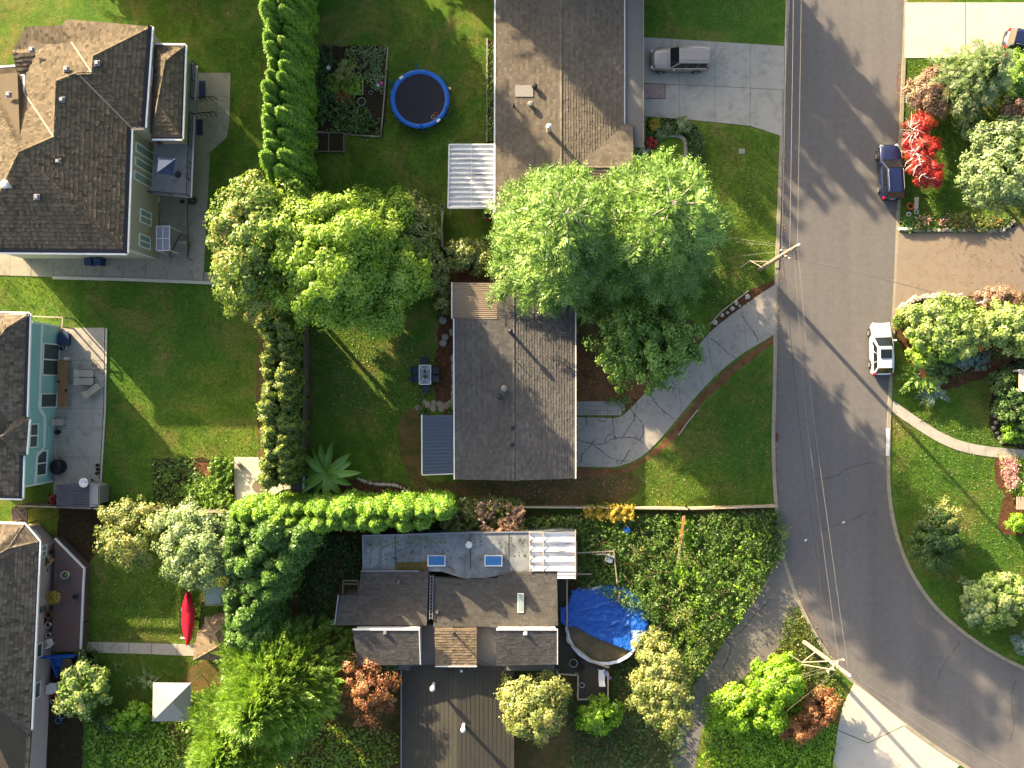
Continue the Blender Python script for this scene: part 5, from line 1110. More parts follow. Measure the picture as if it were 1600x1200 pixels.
for pts in ([(1421, 146, .5), (1416, 152, .9), (1416, 160, 1.1), (1420, 168, .9), (1423, 178, .1)], [(1421, 146, .5), (1424, 156, 1.2), (1430, 163, 1.0), (1435, 168, .6), (1430, 172, .1)], [(1418, 155, 1.), (1426, 160, 1.1)], [(1420, 167, .9), (1434, 169, .6)]): mb.tube([P(*p) for p in pts], .03, 5)
mb.build('wire', 'white_twig', wt)
# fern-like fronds by the white car
def frond_plant(label, px, py, n, L, z, mat, cat='fern', name='fern', K=12, lw=.32, tilt=.25, droop=.35, asp=.3):
    g = P(px, py); r = thing(name, label, cat, (g.x, g.y, 0)); a = np.arange(n) * 6.283 / n + RNG.normal(size=n) * .2
    d = np.stack([np.cos(a), np.sin(a), tilt + .3 * RNG.random(n)], 1); b = np.array([[g.x, g.y, z]] * n) + d * .1
    Q, ids = sprays(b, d, np.array([[0, 0, 1.]] * n), L * (.75 + .5 * RNG.random(n)), K, lw, asp, droop, .7); quads_mesh('fronds', Q, np.clip(RNG.random(n)[ids] * .6 + .4 * RNG.random(len(Q)), 0, 1), mat, r)
    MB().tube([g, g + Vector((0, 0, z + .1))], [.12, .06], 6).build('stem', 'bark', r); return r
frond_plant('large spreading green fern like conifer behind the white car', 1432, 585, 15, 2.1, .8, 'leaf_conifer', 'shrub', 'shrub', 14, .34)
frond_plant('blue green spreading juniper next to the fern like conifer', 1450, 610, 13, 1.5, .5, 'leaf_blue', 'shrub', 'shrub', 12, .3)
frond_plant('small silvery weed on the lawn left of the white canopy', 202, 1062, 7, .55, .1, 'leaf_silver', 'plant', 'plant', 6)
frond_plant('small silvery plant on the shaded lawn near the stepping path', 186, 1041, 7, .5, .1, 'leaf_silver', 'plant', 'plant', 6)
frond_plant('pale feathery plant above the white canopy corner', 233, 1058, 9, .95, .2, 'leaf_silver', 'plant', 'plant', 9)
frond_plant('lone leafy weed in the grass bed near the compost', 266, 746, 7, .5, .1, 'leaf_lime', 'plant', 'plant', 6)

# banana plant: every leaf its own piece
g = P(517, 738); bn = thing('banana_plant', 'banana plant with long arching green leaves above the cedar hedge', 'banana plant', (g.x, g.y, 0))
foliage('leaf_banana', [(0, '#57862a'), (.5, '#6f9e38'), (1, '#93bb56')], .4)
for i in range(18):
    a = i * 2.4 + random.uniform(-.2, .2); L = random.uniform(2.0, 2.9); rise = random.uniform(.3, .8); o = Vector((math.cos(a), math.sin(a), 0)); s = Vector((-o.y, o.x, 0)); V = []
    wd = random.uniform(.24, .34); prev = None
    for k in range(9):
        t = k / 8; p = g + Vector((0, 0, 1.5)) + o * L * t + Vector((0, 0, L * (rise * t - .75 * t * t))); w_ = wd * math.sin(math.pi * min(1, .12 + .88 * t)) ** .7 if t < 1 else .02; cur = (p + s * w_ + Vector((0, 0, .07)), p, p - s * w_ + Vector((0, 0, .07)))
        if prev: V += [[prev[0], prev[1], cur[1], cur[0]], [prev[1], prev[2], cur[2], cur[1]]]
        prev = cur
    quads_mesh('leaf', [[tuple(v) for v in f] for f in V], [random.random()] * len(V), 'leaf_banana', bn)
MB().tube([g, g + Vector((0, 0, .8)), g + Vector((0, 0, 1.6))], [.2, .15, .08], 9).build('trunk', 'leaf_banana', bn)

# ------------------------------------------------------------------ ground cover
def in_poly(x, y, poly):
    c = np.zeros(x.shape, bool); n = len(poly); j = n - 1
    for i in range(n):
        xi, yi = poly[i]; xj, yj = poly[j]; k = ((yi > y) != (yj > y)) & (x < (xj - xi) * (y - yi) / (yj - yi + 1e-12) + xi); c ^= k; j = i
    return c
def scatter(pts, n, holes=()):
    q = np.array([(v.x, v.y) for v in PL(pts)]); lo, hi = q.min(0), q.max(0); x = lo[0] + RNG.random(n) * (hi[0] - lo[0]); y = lo[1] + RNG.random(n) * (hi[1] - lo[1]); k = in_poly(x, y, q)
    for h in holes: k &= ~in_poly(x, y, h)
    return x[k], y[k]
def cover(name, pts, n, z0, z1, mat, leaf, sc_=1.1, up=.8, asp=.6, label=None, gaps=0.0):
    """one tangled mass of leaves over a plan outline"""
    x, y = scatter(pts, n); x = x + RNG.normal(size=len(x)) * .16 + .25 * wob(y, x, 2.3); y = y + RNG.normal(size=len(y)) * .16 + .2 * wob(x, y + 20, 2.3); hgt = np.clip(.5 + .5 * wob(x, y, sc_) + .25 * wob(x + 31, y, sc_ * 2.7), 0.02, 1.2); k = hgt > gaps; x, y, hgt = x[k], y[k], hgt[k]; m = len(x)
    z = z0 + (z1 - z0) * hgt * (.55 + .45 * RNG.random(m) ** .4); e = .15
    gx = (wob(x + e, y, sc_) - wob(x - e, y, sc_)) / (2 * e) * (z1 - z0) * .5; gy = (wob(x, y + e, sc_) - wob(x, y - e, sc_)) / (2 * e) * (z1 - z0) * .5
    nr = unit(np.stack([-gx, -gy, up + 0 * x], 1) + RNG.normal(size=(m, 3)) * .5); Q = leaf_quads(np.stack([x, y, z], 1), nr, leaf * (.5 + RNG.random(m)), asp)
    t = np.clip(.45 + .3 * wob(x + 7, y - 3, sc_ * .8) + .22 * wob(x - 17, y + 9, sc_ * 3.1) + .5 * (RNG.random(m) - .5), 0, 1); o = quads_mesh(name, Q, t, mat, None); return tag(o, label, None, None, 'stuff')
thick = [(818, 806), (900, 804), (1000, 803), (1100, 801), (1212, 797), (1224, 830), (1218, 868), (1190, 900), (1155, 948), (1118, 996), (1092, 1034), (1070, 1068), (1045, 1050), (1020, 1010), (1014, 960), (1000, 945), (960, 928), (930, 918), (905, 912), (905, 830), (820, 826)]
cover('bramble_thicket', thick, 130000, .05, 1.6, 'leaf_bramble', .125, 1.5, gaps=.24)
cover('bramble_thicket', thick, 60000, .4, 2.0, 'leaf_bramble', .14, 3.1, gaps=.5)
cover('bramble_thicket', [(1000, 910), (1110, 850), (1200, 812), (1222, 850), (1150, 960), (1060, 1050), (1020, 1010)], 26000, .8, 2.1, 'leaf_lime', .13, 2.6, gaps=.7)
cover('bramble_thicket', [(925, 912), (1000, 920), (1024, 962), (1002, 956), (962, 936)], 5000, 1.3, 1.9, 'leaf_bramble', .13, 2.4, gaps=.4)
cover('weed_patches', thick, 60000, .5, 2.0, 'leaf_yellowing', .11, 1.1, gaps=.7)
cover('weed_patches', thick, 26000, .5, 1.9, 'leaf_pink', .1, 1.6, gaps=.82)
cn = MB()
for i in range(45):
    x, y = scatter(thick, 12); q = [Vector((x[0], y[0], random.uniform(.8, 1.4)))]; a = random.uniform(0, 6.28)
    for k in range(5): a += random.uniform(-.5, .5); q.append(q[-1] + Vector((math.cos(a) * .35, math.sin(a) * .35, random.uniform(-.15, .18) + (.25 if k == 0 else 0))))
    cn.tube(q, .011, 4)
tag(cn.build('bramble_canes', 'reddish_cane'), kind='stuff')
cover('vine_hedge', [(690, 778), (720, 776), (815, 778), (818, 826), (700, 834)], 13000, .5, 2.9, 'leaf_yellowing', .2, 1.6)
cover('vine_hedge', [(745, 782), (815, 785), (812, 822), (760, 826)], 5500, 1.8, 3.2, 'leaf_pink', .18, 1.9, gaps=.42)
cover('fence_vine', [(915, 790), (985, 788), (988, 802), (975, 806), (915, 804)], 2600, 1.0, 2.0, 'leaf_gold', .17, 1.8)
cover('hillside_growth', [(1060, 810), (1075, 812), (1068, 900), (1056, 910)], 3200, .7, 1.6, 'leaf_lime', .2, 1.6)
cover('undergrowth', [(494, 836), (560, 838), (566, 900), (530, 912), (520, 980), (470, 990), (480, 900)], 7000, .1, 1.0, 'leaf_dark', .2, 1.3, gaps=.3)
cover('undergrowth', [(1000, 1020), (1060, 1010), (1090, 1050), (1070, 1133), (1060, 1200), (890, 1200), (890, 1090), (950, 1090), (960, 1010)], 9000, .05, .8, 'leaf_dark', .2, 1.2, gaps=.2)
cover('undergrowth', [(250, 1090), (330, 1070), (520, 1130), (620, 1140), (620, 1240), (150, 1240), (140, 1130)], 12000, .1, 1.2, 'leaf_bright', .24, 1.2, gaps=.2)
cover('undergrowth', [(1100, 1085), (1200, 1080), (1300, 1110), (1300, 1240), (1090, 1240)], 9000, .1, .9, 'leaf_lime', .22, 1.3, gaps=.25)
cover('weeds', [(1236, 945), (1258, 970), (1290, 1022), (1318, 1070), (1304, 1108), (1262, 1095), (1205, 1055), (1215, 1005)], 9000, .02, .28, 'blade', .16, 1.6)
cover('vegetable_plants', [(493, 74), (520, 74), (520, 150), (493, 205)], 1800, .05, .6, 'leaf_dark', .18, 1.9, gaps=.4)
cover('vegetable_plants', [(492, 140), (560, 160), (598, 190), (596, 212), (500, 206)], 3600, .05, .6, 'leaf_bramble', .18, 2.0, gaps=.42)
cover('vegetable_plants', [(545, 76), (602, 76), (600, 150), (545, 104)], 2600, .05, .4, 'leaf_silver', .14, 2.2, gaps=.4)
cover('vegetable_plants', [(516, 120), (568, 124), (566, 148), (514, 144)], 1200, .1, .6, 'leaf_bright', .2, 1.9, gaps=.3)
cover('flower_border', [(763, 70), (774, 70), (774, 220), (763, 220)], 1500, .05, .5, 'leaf_bramble', .17, 2.0, gaps=.4)
cover('bed_plants', [(240, 718), (300, 718), (330, 760), (338, 792), (242, 790)], 3800, .02, .35, 'leaf_bramble', .16, 1.8, gaps=.3)
cover('bed_plants', [(335, 716), (364, 718), (364, 760), (330, 770)], 2200, .1, .9, 'leaf_plume', .2, 1.8, gaps=.25)
cover('bed_plants', [(285, 760), (330, 745), (366, 775), (360, 795), (290, 792)], 2600, .1, .8, 'leaf_plume', .2, 1.8, gaps=.3)
cover('flower_border', [(1404, 342), (1440, 337), (1500, 336), (1574, 340), (1568, 358), (1410, 360)], 6500, .05, .5, 'leaf_bramble', .15, 2.4)
cover('flower_border', [(1428, 340), (1480, 338), (1470, 356), (1425, 356)], 500, .35, .65, 'blossom', .1, 3.5, gaps=.5)
cover('flower_border', [(1428, 338), (1570, 340), (1562, 357), (1425, 357)], 900, .35, .6, 'leaf_orange', .1, 3.8, gaps=.58)
cover('flower_border', [(1480, 338), (1566, 340), (1560, 356), (1480, 356)], 900, .3, .6, 'leaf_yellowing', .14, 2.4, gaps=.3)
cover('flower_border', [(1558, 714), (1610, 716), (1610, 775), (1575, 770)], 2800, .1, .7, 'leaf_bright', .18, 2.2)
cover('flower_border', [(1556, 714), (1580, 714), (1582, 760), (1566, 756)], 900, .5, .85, 'blossom', .17, 2.2, gaps=.2)
cover('flower_border', [(1009, 190), (1076, 192), (1062, 210), (1030, 212), (1010, 235)], 2200, .05, .55, 'leaf_bramble', .16, 2.2, gaps=.3)
cover('flower_border', [(1074, 204), (1093, 208), (1094, 280), (1076, 284)], 1800, .1, .8, 'leaf_dark', .18, 2.0, gaps=.2)
cover('bed_plants', [(1405, 520), (1425, 480), (1600, 470), (1600, 550), (1480, 590)], 6000, .05, .7, 'leaf_bramble', .18, 1.6, gaps=.4)
cover('bed_plants', [(1560, 580), (1600, 560), (1640, 560), (1640, 700), (1580, 690), (1560, 660)], 4000, .05, .6, 'leaf_dark', .18, 1.6, gaps=.35)
cover('fallen_leaves', [(900, 520), (985, 560), (1040, 590), (985, 640), (902, 630)], 900, .01, .05, 'leaf_orange', .14, 2.0)
cover('fallen_leaves', [(640, 755), (960, 740), (1000, 765), (900, 788), (640, 785)], 1200, .015, .05, 'leaf_pink', .12, 2.0)
cover('edge_plants', [(948, 626), (985, 618), (985, 634), (948, 632)], 300, .05, .4, 'leaf_bramble', .16, 2.0)
cover('edge_plants', [(655, 640), (664, 640), (664, 650), (655, 650)], 200, .05, .4, 'leaf_bramble', .16, 2.0)
cover('edge_plants', [(700, 640), (708, 630), (710, 648), (700, 648)], 200, .05, .4, 'leaf_bramble', .16, 2.0)
for pts, n, mt, z_, sz in (([(1213, 450), (1211, 600), (1208, 760), (1222, 850), (1226, 848), (1216, 760), (1218, 600), (1220, 450)], 700, 'leaf_pink', .02, .09), ([(1386, 520), (1383, 680), (1384, 780), (1400, 850), (1404, 848), (1390, 780), (1389, 680), (1393, 520)], 380, 'leaf_pink', .02, .08),
        ([(1230, 900), (1262, 975), (1294, 1022), (1335, 1065), (1345, 1060), (1300, 1010), (1270, 960), (1244, 900)], 700, 'leaf_orange', .02, .09), ([(1401, 100), (1396, 340), (1405, 340), (1411, 100)], 500, 'leaf_orange', .02, .08), ([(1222, 240), (1216, 440), (1224, 440), (1230, 240)], 300, 'leaf_pink', .02, .08),
        ([(480, 500), (640, 520), (690, 560), (660, 640), (520, 650)], 700, 'leaf_yellowing', .03, .11), ([(1080, 240), (1210, 260), (1200, 430), (1110, 500)], 500, 'leaf_yellowing', .03, .11), ([(330, 300), (412, 320), (420, 520), (340, 470)], 500, 'leaf_turning', .03, .11), ([(985, 740), (1060, 690), (1200, 560), (1205, 790), (1000, 790)], 300, 'leaf_yellowing', .03, .1), ([(132, 880), (330, 900), (330, 1000), (130, 1000)], 350, 'leaf_yellowing', .03, .1),
        ([(572, 842), (822, 838), (822, 870), (700, 880), (572, 885)], 120, 'leaf_dark', 3.02, .14), ([(572, 840), (700, 838), (690, 850), (572, 856)], 150, 'leaf_yellowing', 3.02, .1), ([(1450, 380), (1590, 380), (1590, 455), (1420, 470)], 160, 'leaf_orange', .06, .09), ([(905, 655), (1000, 650), (1180, 480), (1205, 470), (1200, 510), (1000, 690)], 260, 'leaf_orange', .06, .08)):
    x, y = scatter(pts, n * 2); m = len(x)
    if z_ > 1: q0 = P(700, 860, z_); x, y = x * (H - z_) / H, y * (H - z_) / H
    tag(quads_mesh('fallen_leaves', leaf_quads(np.stack([x, y, z_ + .02 * RNG.random(m)], 1), unit(np.array([0, 0, 1.]) + RNG.normal(size=(m, 3)) * .25), sz * (.6 + .8 * RNG.random(m)), .7), RNG.random(m), mt), kind='stuff')
# grass blades over the lawns
def grass(pts, n, h=.07):
    x, y = scatter(pts, n, GROUND_HARD); m = len(x); a = RNG.random(m) * 6.283; ln = h * (.5 + RNG.random(m)); wd = .022 + .02 * RNG.random(m)
    b = np.stack([x, y, 0 * x], 1); s = np.stack([np.cos(a), np.sin(a), 0 * a], 1) * wd[:, None]; t = b + np.stack([np.sin(a) * .6 * ln + RNG.normal(size=m) * .02, -np.cos(a) * .6 * ln + RNG.normal(size=m) * .02, ln], 1)
    tone = np.clip(.42 + .3 * wob(x, y, .35) + .15 * wob(x, y, 1.7) + .35 * (RNG.random(m) - .5), 0, 1); return np.stack([b - s, b + s, t], 1), tone
G = [grass(p, int(n * .45)) for p, n in (([(0, 430), (345, 440), (410, 500), (410, 716), (238, 716), (238, 790), (158, 790), (168, 510), (0, 490)], 60000), ([(330, 60), (412, 60), (412, 300), (345, 440), (320, 425), (360, 120)], 22000),
     ([(485, 215), (600, 215), (608, 60), (762, 60), (762, 330), (690, 400), (480, 330)], 45000), ([(482, 500), (640, 520), (690, 560), (660, 640), (640, 760), (480, 740)], 36000), ([(985, 735), (1060, 670), (1200, 545), (1210, 796), (1000, 796)], 42000),
     ([(1080, 190), (1222, 214), (1212, 440), (1100, 510), (1060, 300)], 34000), ([(1392, 650), (1440, 668), (1550, 712), (1570, 800), (1600, 840), (1600, 1030), (1500, 985), (1405, 850)], 52000), ([(1414, 92), (1620, 92), (1620, 345), (1406, 345)], 44000),
     ([(1400, 600), (1560, 570), (1560, 705), (1430, 660)], 20000), ([(132, 800), (370, 800), (370, 1000), (125, 1002)], 36000), ([(126, 1020), (310, 1022), (310, 1080), (240, 1130), (130, 1130)], 20000))]
quads_mesh('grass', np.concatenate([a for a, _ in G]), np.concatenate([b for _, b in G]), 'blade', None, nv=3)['kind'] = 'stuff'
# ------------------------------------------------------------------ vehicles
def mk_paint(name, col, metal=0.3):
    k = NT(name); M[name] = k.done(k.mix(k.noise(1.5, 4, .6), tuple(c * .92 for c in S(col)), S(col)), .28, None, metal, .5, Coat_Weight=.6, Coat_Roughness=.08)
mk_paint('paint_silver', '#a1968a', .4); mk_paint('paint_navy', '#1b2547', .3); mk_paint('paint_white', '#d4d3cf', 0.0)
plain('tyre', '#19191a', .85, .1); plain('alloy', '#9a9b9d', .35, .08, metal=.7); plain('tail_red', '#a01420', .25, .05); plain('lamp_clear', '#c9cdd2', .15, .03); plain('plate', '#d6d6d0', .5, .05); plain('trim_dark', '#2e2d2c', .6, .1); plain('trim_tan', '#6f6350', .6, .1)
def car(name, label, paint, L, W, Hh, px, py, heading, clad='trim_dark', pano=False, rails=True, xf0=.19, xf1=.02, xr0=-.49, xr1=-.40, belt=1.02):
    """rounded body, cabin with inset panes, wheels with rims, lamps, mirrors; +x is the front"""
    r = thing(name, label, 'car'); h = L / 2; b = dict(parent=r, off=(0, 0, 0))
    st = [(-h, .80, .50, .90), (-h * .975, .90, .38, .98), (-h * .9, .97, .30, belt), (-h * .5, 1, .26, belt), (h * .2, 1, .26, belt), (h * .42, .995, .26, belt - .04), (h * .62, .98, .26, belt - .09), (h * .82, .94, .28, belt - .17), (h * .94, .84, .34, belt - .26), (h, .66, .46, belt - .42)]
    vs, fs = [], []
    for x, wf, z0, z1 in st:
        w_ = W / 2 * wf; half = [(w_ * .88, z0), (w_ * .985, z0 + .1), (w_, (z0 + z1) / 2), (w_ * .965, z1 - .09), (w_ * .86, z1), (w_ * .45, z1 + .035)]
        vs += [(x, y, z) for y, z in half] + [(x, -y, z) for y, z in half[::-1]]
    for i in range(len(st) - 1):
        for k in range(12): a = i * 12 + k; c = i * 12 + (k + 1) % 12; fs.append((a, c, c + 12, a + 12))
    fs += [tuple(range(11, -1, -1)), tuple((len(st) - 1) * 12 + k for k in range(12))]
    o = MB().add(vs, fs).build('body', paint, r, smooth=True, off=(0, 0, 0))
    MB().box((0, 0, .36), (L * .80, W * .985, .22)).build('side_cladding', clad, bevel=.03, **b)
    w0, w1, z0, z1 = W * .455, W * .37, belt - .02, Hh - .05; X = lambda f: f * L
    Bq = [Vector((X(xr0), -w0, z0)), Vector((X(xf0), -w0, z0)), Vector((X(xf0), w0, z0)), Vector((X(xr0), w0, z0))]; Tq = [Vector((X(xr1), -w1, z1)), Vector((X(xf1), -w1, z1)), Vector((X(xf1), w1, z1)), Vector((X(xr1), w1, z1))]
    MB().add(Bq + Tq, [(3, 2, 1, 0), (4, 5, 6, 7), (0, 1, 5, 4), (1, 2, 6, 5), (2, 3, 7, 6), (3, 0, 4, 7)]).build('cabin', paint, bevel=.05, **b)
    m = 7; rv = []
    for i in range(m + 1):
        x = X(xr1) - .05 + (X(xf1) - X(xr1) + .06) * i / m; e = math.sin(math.pi * (.12 + .76 * i / m)); rv += [(x, y * w1 * 1.02 * (.9 + .1 * e), z1 + .03 * e + (.03 if abs(y) < .5 else 0)) for y in (-1, -.5, .5, 1)]
    MB().add(rv + [(v[0], v[1], v[2] - .05) for v in rv], [(i * 4 + k, i * 4 + 4 + k, i * 4 + 5 + k, i * 4 + 1 + k) for i in range(m) for k in range(3)] + [(n0 * 4 + 0, 4 * (m + 1) + n0 * 4, 4 * (m + 1) + n0 * 4 + 4, n0 * 4 + 4) for n0 in range(m)] + [(n0 * 4 + 3, n0 * 4 + 7, 4 * (m + 1) + n0 * 4 + 7, 4 * (m + 1) + n0 * 4 + 3) for n0 in range(m)]).build('roof_panel', paint, smooth=True, **b)
    def pane(nm, q, u0, u1, v0, v1, mat='car_glass', off=.035):
        p00, p10, p11, p01 = q; f = lambda u, v: p00.lerp(p10, u).lerp(p01.lerp(p11, u), v); c = [f(u0, v0), f(u1, v0), f(u1, v1), f(u0, v1)]
        n_ = (c[1] - c[0]).cross(c[3] - c[0]).normalized(); ctr = Vector((X(-.2), 0, .8))
        if n_.dot(c[0] - ctr) < 0: n_ = -n_
        MB().add([v + n_ * off for v in c] + [v - n_ * .02 for v in c], [(0, 1, 2, 3), (7, 6, 5, 4), (0, 4, 5, 1), (1, 5, 6, 2), (2, 6, 7, 3), (3, 7, 4, 0)]).build(nm, mat, **b)
    pane('windscreen', (Bq[1], Bq[2], Tq[2], Tq[1]), .05, .95, .03, .97); pane('rear_window', (Bq[3], Bq[0], Tq[0], Tq[3]), .08, .92, .18, .92)
    for q in ((Bq[0], Bq[1], Tq[1], Tq[0]), (Bq[3], Bq[2], Tq[2], Tq[3])):
        for u0, u1 in ((.06, .3), (.33, .62), (.65, .93)): pane('side_window', q, u0, u1, .1, .9)
    if pano: MB().box((X(xf1) - .62, 0, Hh + .03), (.75, W * .52, .03)).build('glass_roof', 'car_glass', **b)
    if rails:
        for s in (1, -1): MB().tube([(X(xr1) + .1, s * w1 * .9, Hh), (X(xr1) + .25, s * w1 * .9, Hh + .07), (X(xf1) - .25, s * w1 * .9, Hh + .07), (X(xf1) - .08, s * w1 * .9, Hh)], .025, 5).build('roof_rail', 'alloy', **b)
    for x in (-L * .3, L * .31):
        for s in (1, -1):
            c = Vector((x, s * (W / 2 - .08), .345)); wm = MB(); rot = lambda p: Vector((c.x + p.x, c.y + p.z * s, c.z + p.y)); t = MB().lathe((0, 0, 0), [(.1, -.11), (.3, -.115), (.345, -.08), (.345, .08), (.3, .115), (.22, .1), (.05, .1)], 18); wm.add([rot(Vector(v)) for v in t.v], t.f); wo_ = wm.build('wheel', 'tyre', smooth=True, **b)
            t = MB().lathe((0, 0, 0), [(.215, .1), (.21, .125), (.06, .11), (.01, .115)], 10); MB().add([rot(Vector(v)) for v in t.v], t.f).build('rim', 'alloy', wo_, off=(0, 0, 0))
            a_ = MB(); a_.tube([(x + .42 * math.cos(math.pi * k / 8), s * (W / 2 - .01), .34 + .42 * math.sin(math.pi * k / 8)) for k in range(9)], .045, 5); a_.build('wheel_arch', clad, **b)
    for s in (1, -1):
        MB().box((h * .925, s * W * .33, belt - .34), (.3, .34, .14), rz=-s * .45).build('headlight', 'lamp_clear', bevel=.04, **b); MB().box((-h * .955, s * W * .4, belt - .06), (.2, .22, .3)).build('taillight', 'tail_red', bevel=.03, **b)
        MB().box((X(xf0) - .28, s * (W / 2 + .1), belt + .06), (.14, .22, .16)).build('wing_mirror', paint, bevel=.03, **b)
        MB().box((X(xf0) - .95, s * W * .497, belt - .12), (.2, .03, .03)).build('door_handle', clad, **b)
    sm = MB(); [sm.box((X(f_), s * W * .5, .72), (.018, .02, .62)) for f_ in (-.30, -.07, .17) for s in (1, -1)]; sm.box((h * .42, 0, belt - .0), (.02, W * .8, .03)); sm.build('panel_seam', 'trim_dark', **b)
    MB().box((-h + .02, 0, .52), (.16, W * .8, .2)).build('bumper', clad, bevel=.04, **b); MB().box((h - .12, 0, .4), (.2, W * .62, .2)).build('bumper', clad, bevel=.04, **b); MB().box((-h - .0, 0, .78), (.03, .5, .13)).build('licence_plate', 'plate', **b); MB().box((h - .05, 0, .62), (.08, W * .36, .13)).build('grille', 'trim_dark', **b)
    p = P(px, py, .8); r.location = (p.x, p.y, 0.015); r.rotation_euler = (0, 0, heading); return r
car('parked_car', 'silver gray off road wagon with tan sills parked on the slab driveway', 'paint_silver', 4.85, 1.92, 1.76, 1062, 92, math.pi, 'trim_tan', xf0=.17, xf1=.04, xr0=-.495, xr1=-.465)
nv = car('parked_car', 'dark blue wagon parked at the kerb beside the red maple', 'paint_navy', 4.6, 1.86, 1.68, 1392, 268, math.radians(93), xf0=.2, xf1=.02)
car('parked_car', 'white hatchback with dark glass roof panel parked by the rhododendrons', 'paint_white', 4.35, 1.8, 1.58, 1378, 545, math.radians(91), 'trim_dark', True, False, xf0=.22, xf1=.04, xr1=-.36)
c4 = copy_tree(nv); p = P(1612, 72, .8); c4.location = (p.x, p.y, .055); c4.rotation_euler = (0, 0, math.radians(-15)); c4['label'] = 'dark blue car cut off by the right edge on the pale upper driveway'

# ------------------------------------------------------------------ utility poles and wires
plain('pole_wood', '#8f8271', .9, .25, 4, bump=.4, stretch=(1, 1, .15)); plain('wire_gray', '#7a756c', .6, .05); plain('wire_dark', '#3a3733', .7, .05); plain('insulator', '#cfcdc8', .3, .05)
def pole(label, base, top, arms, braces):
    b, t = P(*base), P(*top); r = thing('utility_pole', label, 'utility pole', (b.x, b.y, 0)); MB().tube([b + Vector((0, 0, -.2)), b.lerp(t, .5), t], [.19, .165, .13], 10).build('pole', 'pole_wood', r)
    for a, c in arms:
        a, c = P(*a), P(*c); MB().beam(a, c, .1, .12).build('crossarm', 'pole_wood', r)
        for k in (.04, .5, .96): q = a.lerp(c, k); MB().lathe(q + Vector((0, 0, .06)), [(.03, 0), (.06, .05), (.035, .09), (.05, .14), (.01, .17)], 8).build('insulator', 'insulator', r)
    for a, c in braces: MB().beam(P(*a), P(*c), .06, .06).build('brace', 'pale_wood', r)
    MB().lathe(t, [(.13, 0), (.1, .04), (.04, .06), (.05, .14), (.07, .18), (.02, .26)], 8).build('top_insulator', 'insulator', r); return r
pole('wooden utility pole at the mouth of the curved driveway', (1187, 421, 0), (1248, 383, 9.8), [((1219, 391, 8.5), (1243, 391, 8.5)), ((1221, 397, 7.4), (1233, 404, 7.4))], [((1191, 418, 7.0), (1172, 407, 6.6)), ((1172, 407, 6.6), (1157, 418, 6.4)), ((1206, 409, 6.8), (1172, 408, 6.6))])
pole('wooden utility pole standing on the grass corner at the street bend', (1256, 1003, 0), (1327, 1055, 9.9), [((1297, 1036, 8.4), (1318, 1030, 8.4)), ((1292, 1050, 7.6), (1308, 1036, 7.6))], [((1275, 1018, 3.2), (1253, 1035, 3.4)), ((1253, 1035, 3.4), (1233, 1022, 3.4)), ((1253, 1035, 3.4), (1298, 1033, 6.5)), ((1252, 1038, 3.4), (1305, 1047, 6.8))])
def wire(label, pts, r=.014, mat='wire_gray', sag=.0):
    q = []; r = r * .7
    for (a, b) in zip(pts, pts[1:]):
        A_, B_ = P(*a), P(*b); q += [A_.lerp(B_, k / 10) - Vector((0, 0, sag * 4 * (k / 10) * (1 - k / 10))) for k in range(10)]
    q.append(P(*pts[-1])); tag(MB().tube(q, r, 5).build('wire', mat), label, 'wire')
wire('thin pale wire along the street nearest the road centre, reaching the upper pole top', [(1253, -60, 9.9), (1251, 66, 9.8), (1246, 382, 9.9)], .016); wire('thin pale wire running between the two pole tops above the street', [(1246, 382, 9.9), (1269, 640, 9.6), (1326, 1054, 10.0)], .016)
wire('pale wire left of the pole top wire on the upper street', [(1240, -60, 8.7), (1239, 66, 8.7), (1234, 390, 8.65)], .02); wire('pale wire strung between the crossarms of both poles', [(1240, 391, 8.65), (1258, 640, 8.2), (1310, 1032, 8.5)], .016)
wire('leftmost pale wire near the kerb of the upper street', [(1229, -60, 8.6), (1226, 200, 8.5), (1221, 391, 8.6)], .014)
wire('thick dark cable slung low along the street between both poles', [(1223, 398, 7.4), (1233, 500, 7.0), (1246, 640, 6.8), (1273, 850, 6.9), (1299, 1043, 7.6)], .024, 'wire_dark')
wire('cable crossing the street from the upper pole to the rhododendron bed', [(1234, 402, 7.8), (1350, 428, 6.0), (1478, 462, 4.2), (1540, 471, 2.7)], .035)
for i, (a, b) in enumerate((((1220, 383, 8.4), (1135, 370, 6.2)), ((1220, 392, 8.3), (1128, 404, 6.0)), ((1219, 385, 8.0), (1150, 378, 6.2)), ((1216, 398, 7.6), (1168, 421, 6.4)))): wire(['topmost', 'third', 'second', 'lowest'][i] + ' of the service wires fanning left from the upper pole', [a, b], .013)
for i, (a, b) in enumerate((((1300, 1040, 7.4), (1070, 1108, 3.4)), ((1296, 1046, 7.3), (1066, 1116, 3.4)), ((1306, 1050, 7.2), (1230, 1110, 4.0)))): wire(['upper', 'lower', 'steep short'][i] + ' service wire running down left from the lower pole', [a, b], .013)
wire('right wire leaving the lower pole along the bottom kerb', [(1326, 1054, 9.9), (1464, 1133, 9.6), (1640, 1240, 9.6)], .016); wire('left wire leaving the lower pole along the bottom kerb', [(1312, 1034, 8.6), (1330, 1060, 8.5), (1436, 1133, 8.3), (1600, 1250, 8.3)], .016)
mp = thing('service_post', 'white service post rising from the rhododendron bed', 'post', P(1513, 478)); MB().tube([P(1513, 478), P(1541, 470, 2.7)], [.06, .05], 8).build('post', 'white_paint', mp); MB().box(P(1541, 470, 2.72), (.2, .2, .1)).build('cap', 'gray_metal', mp)

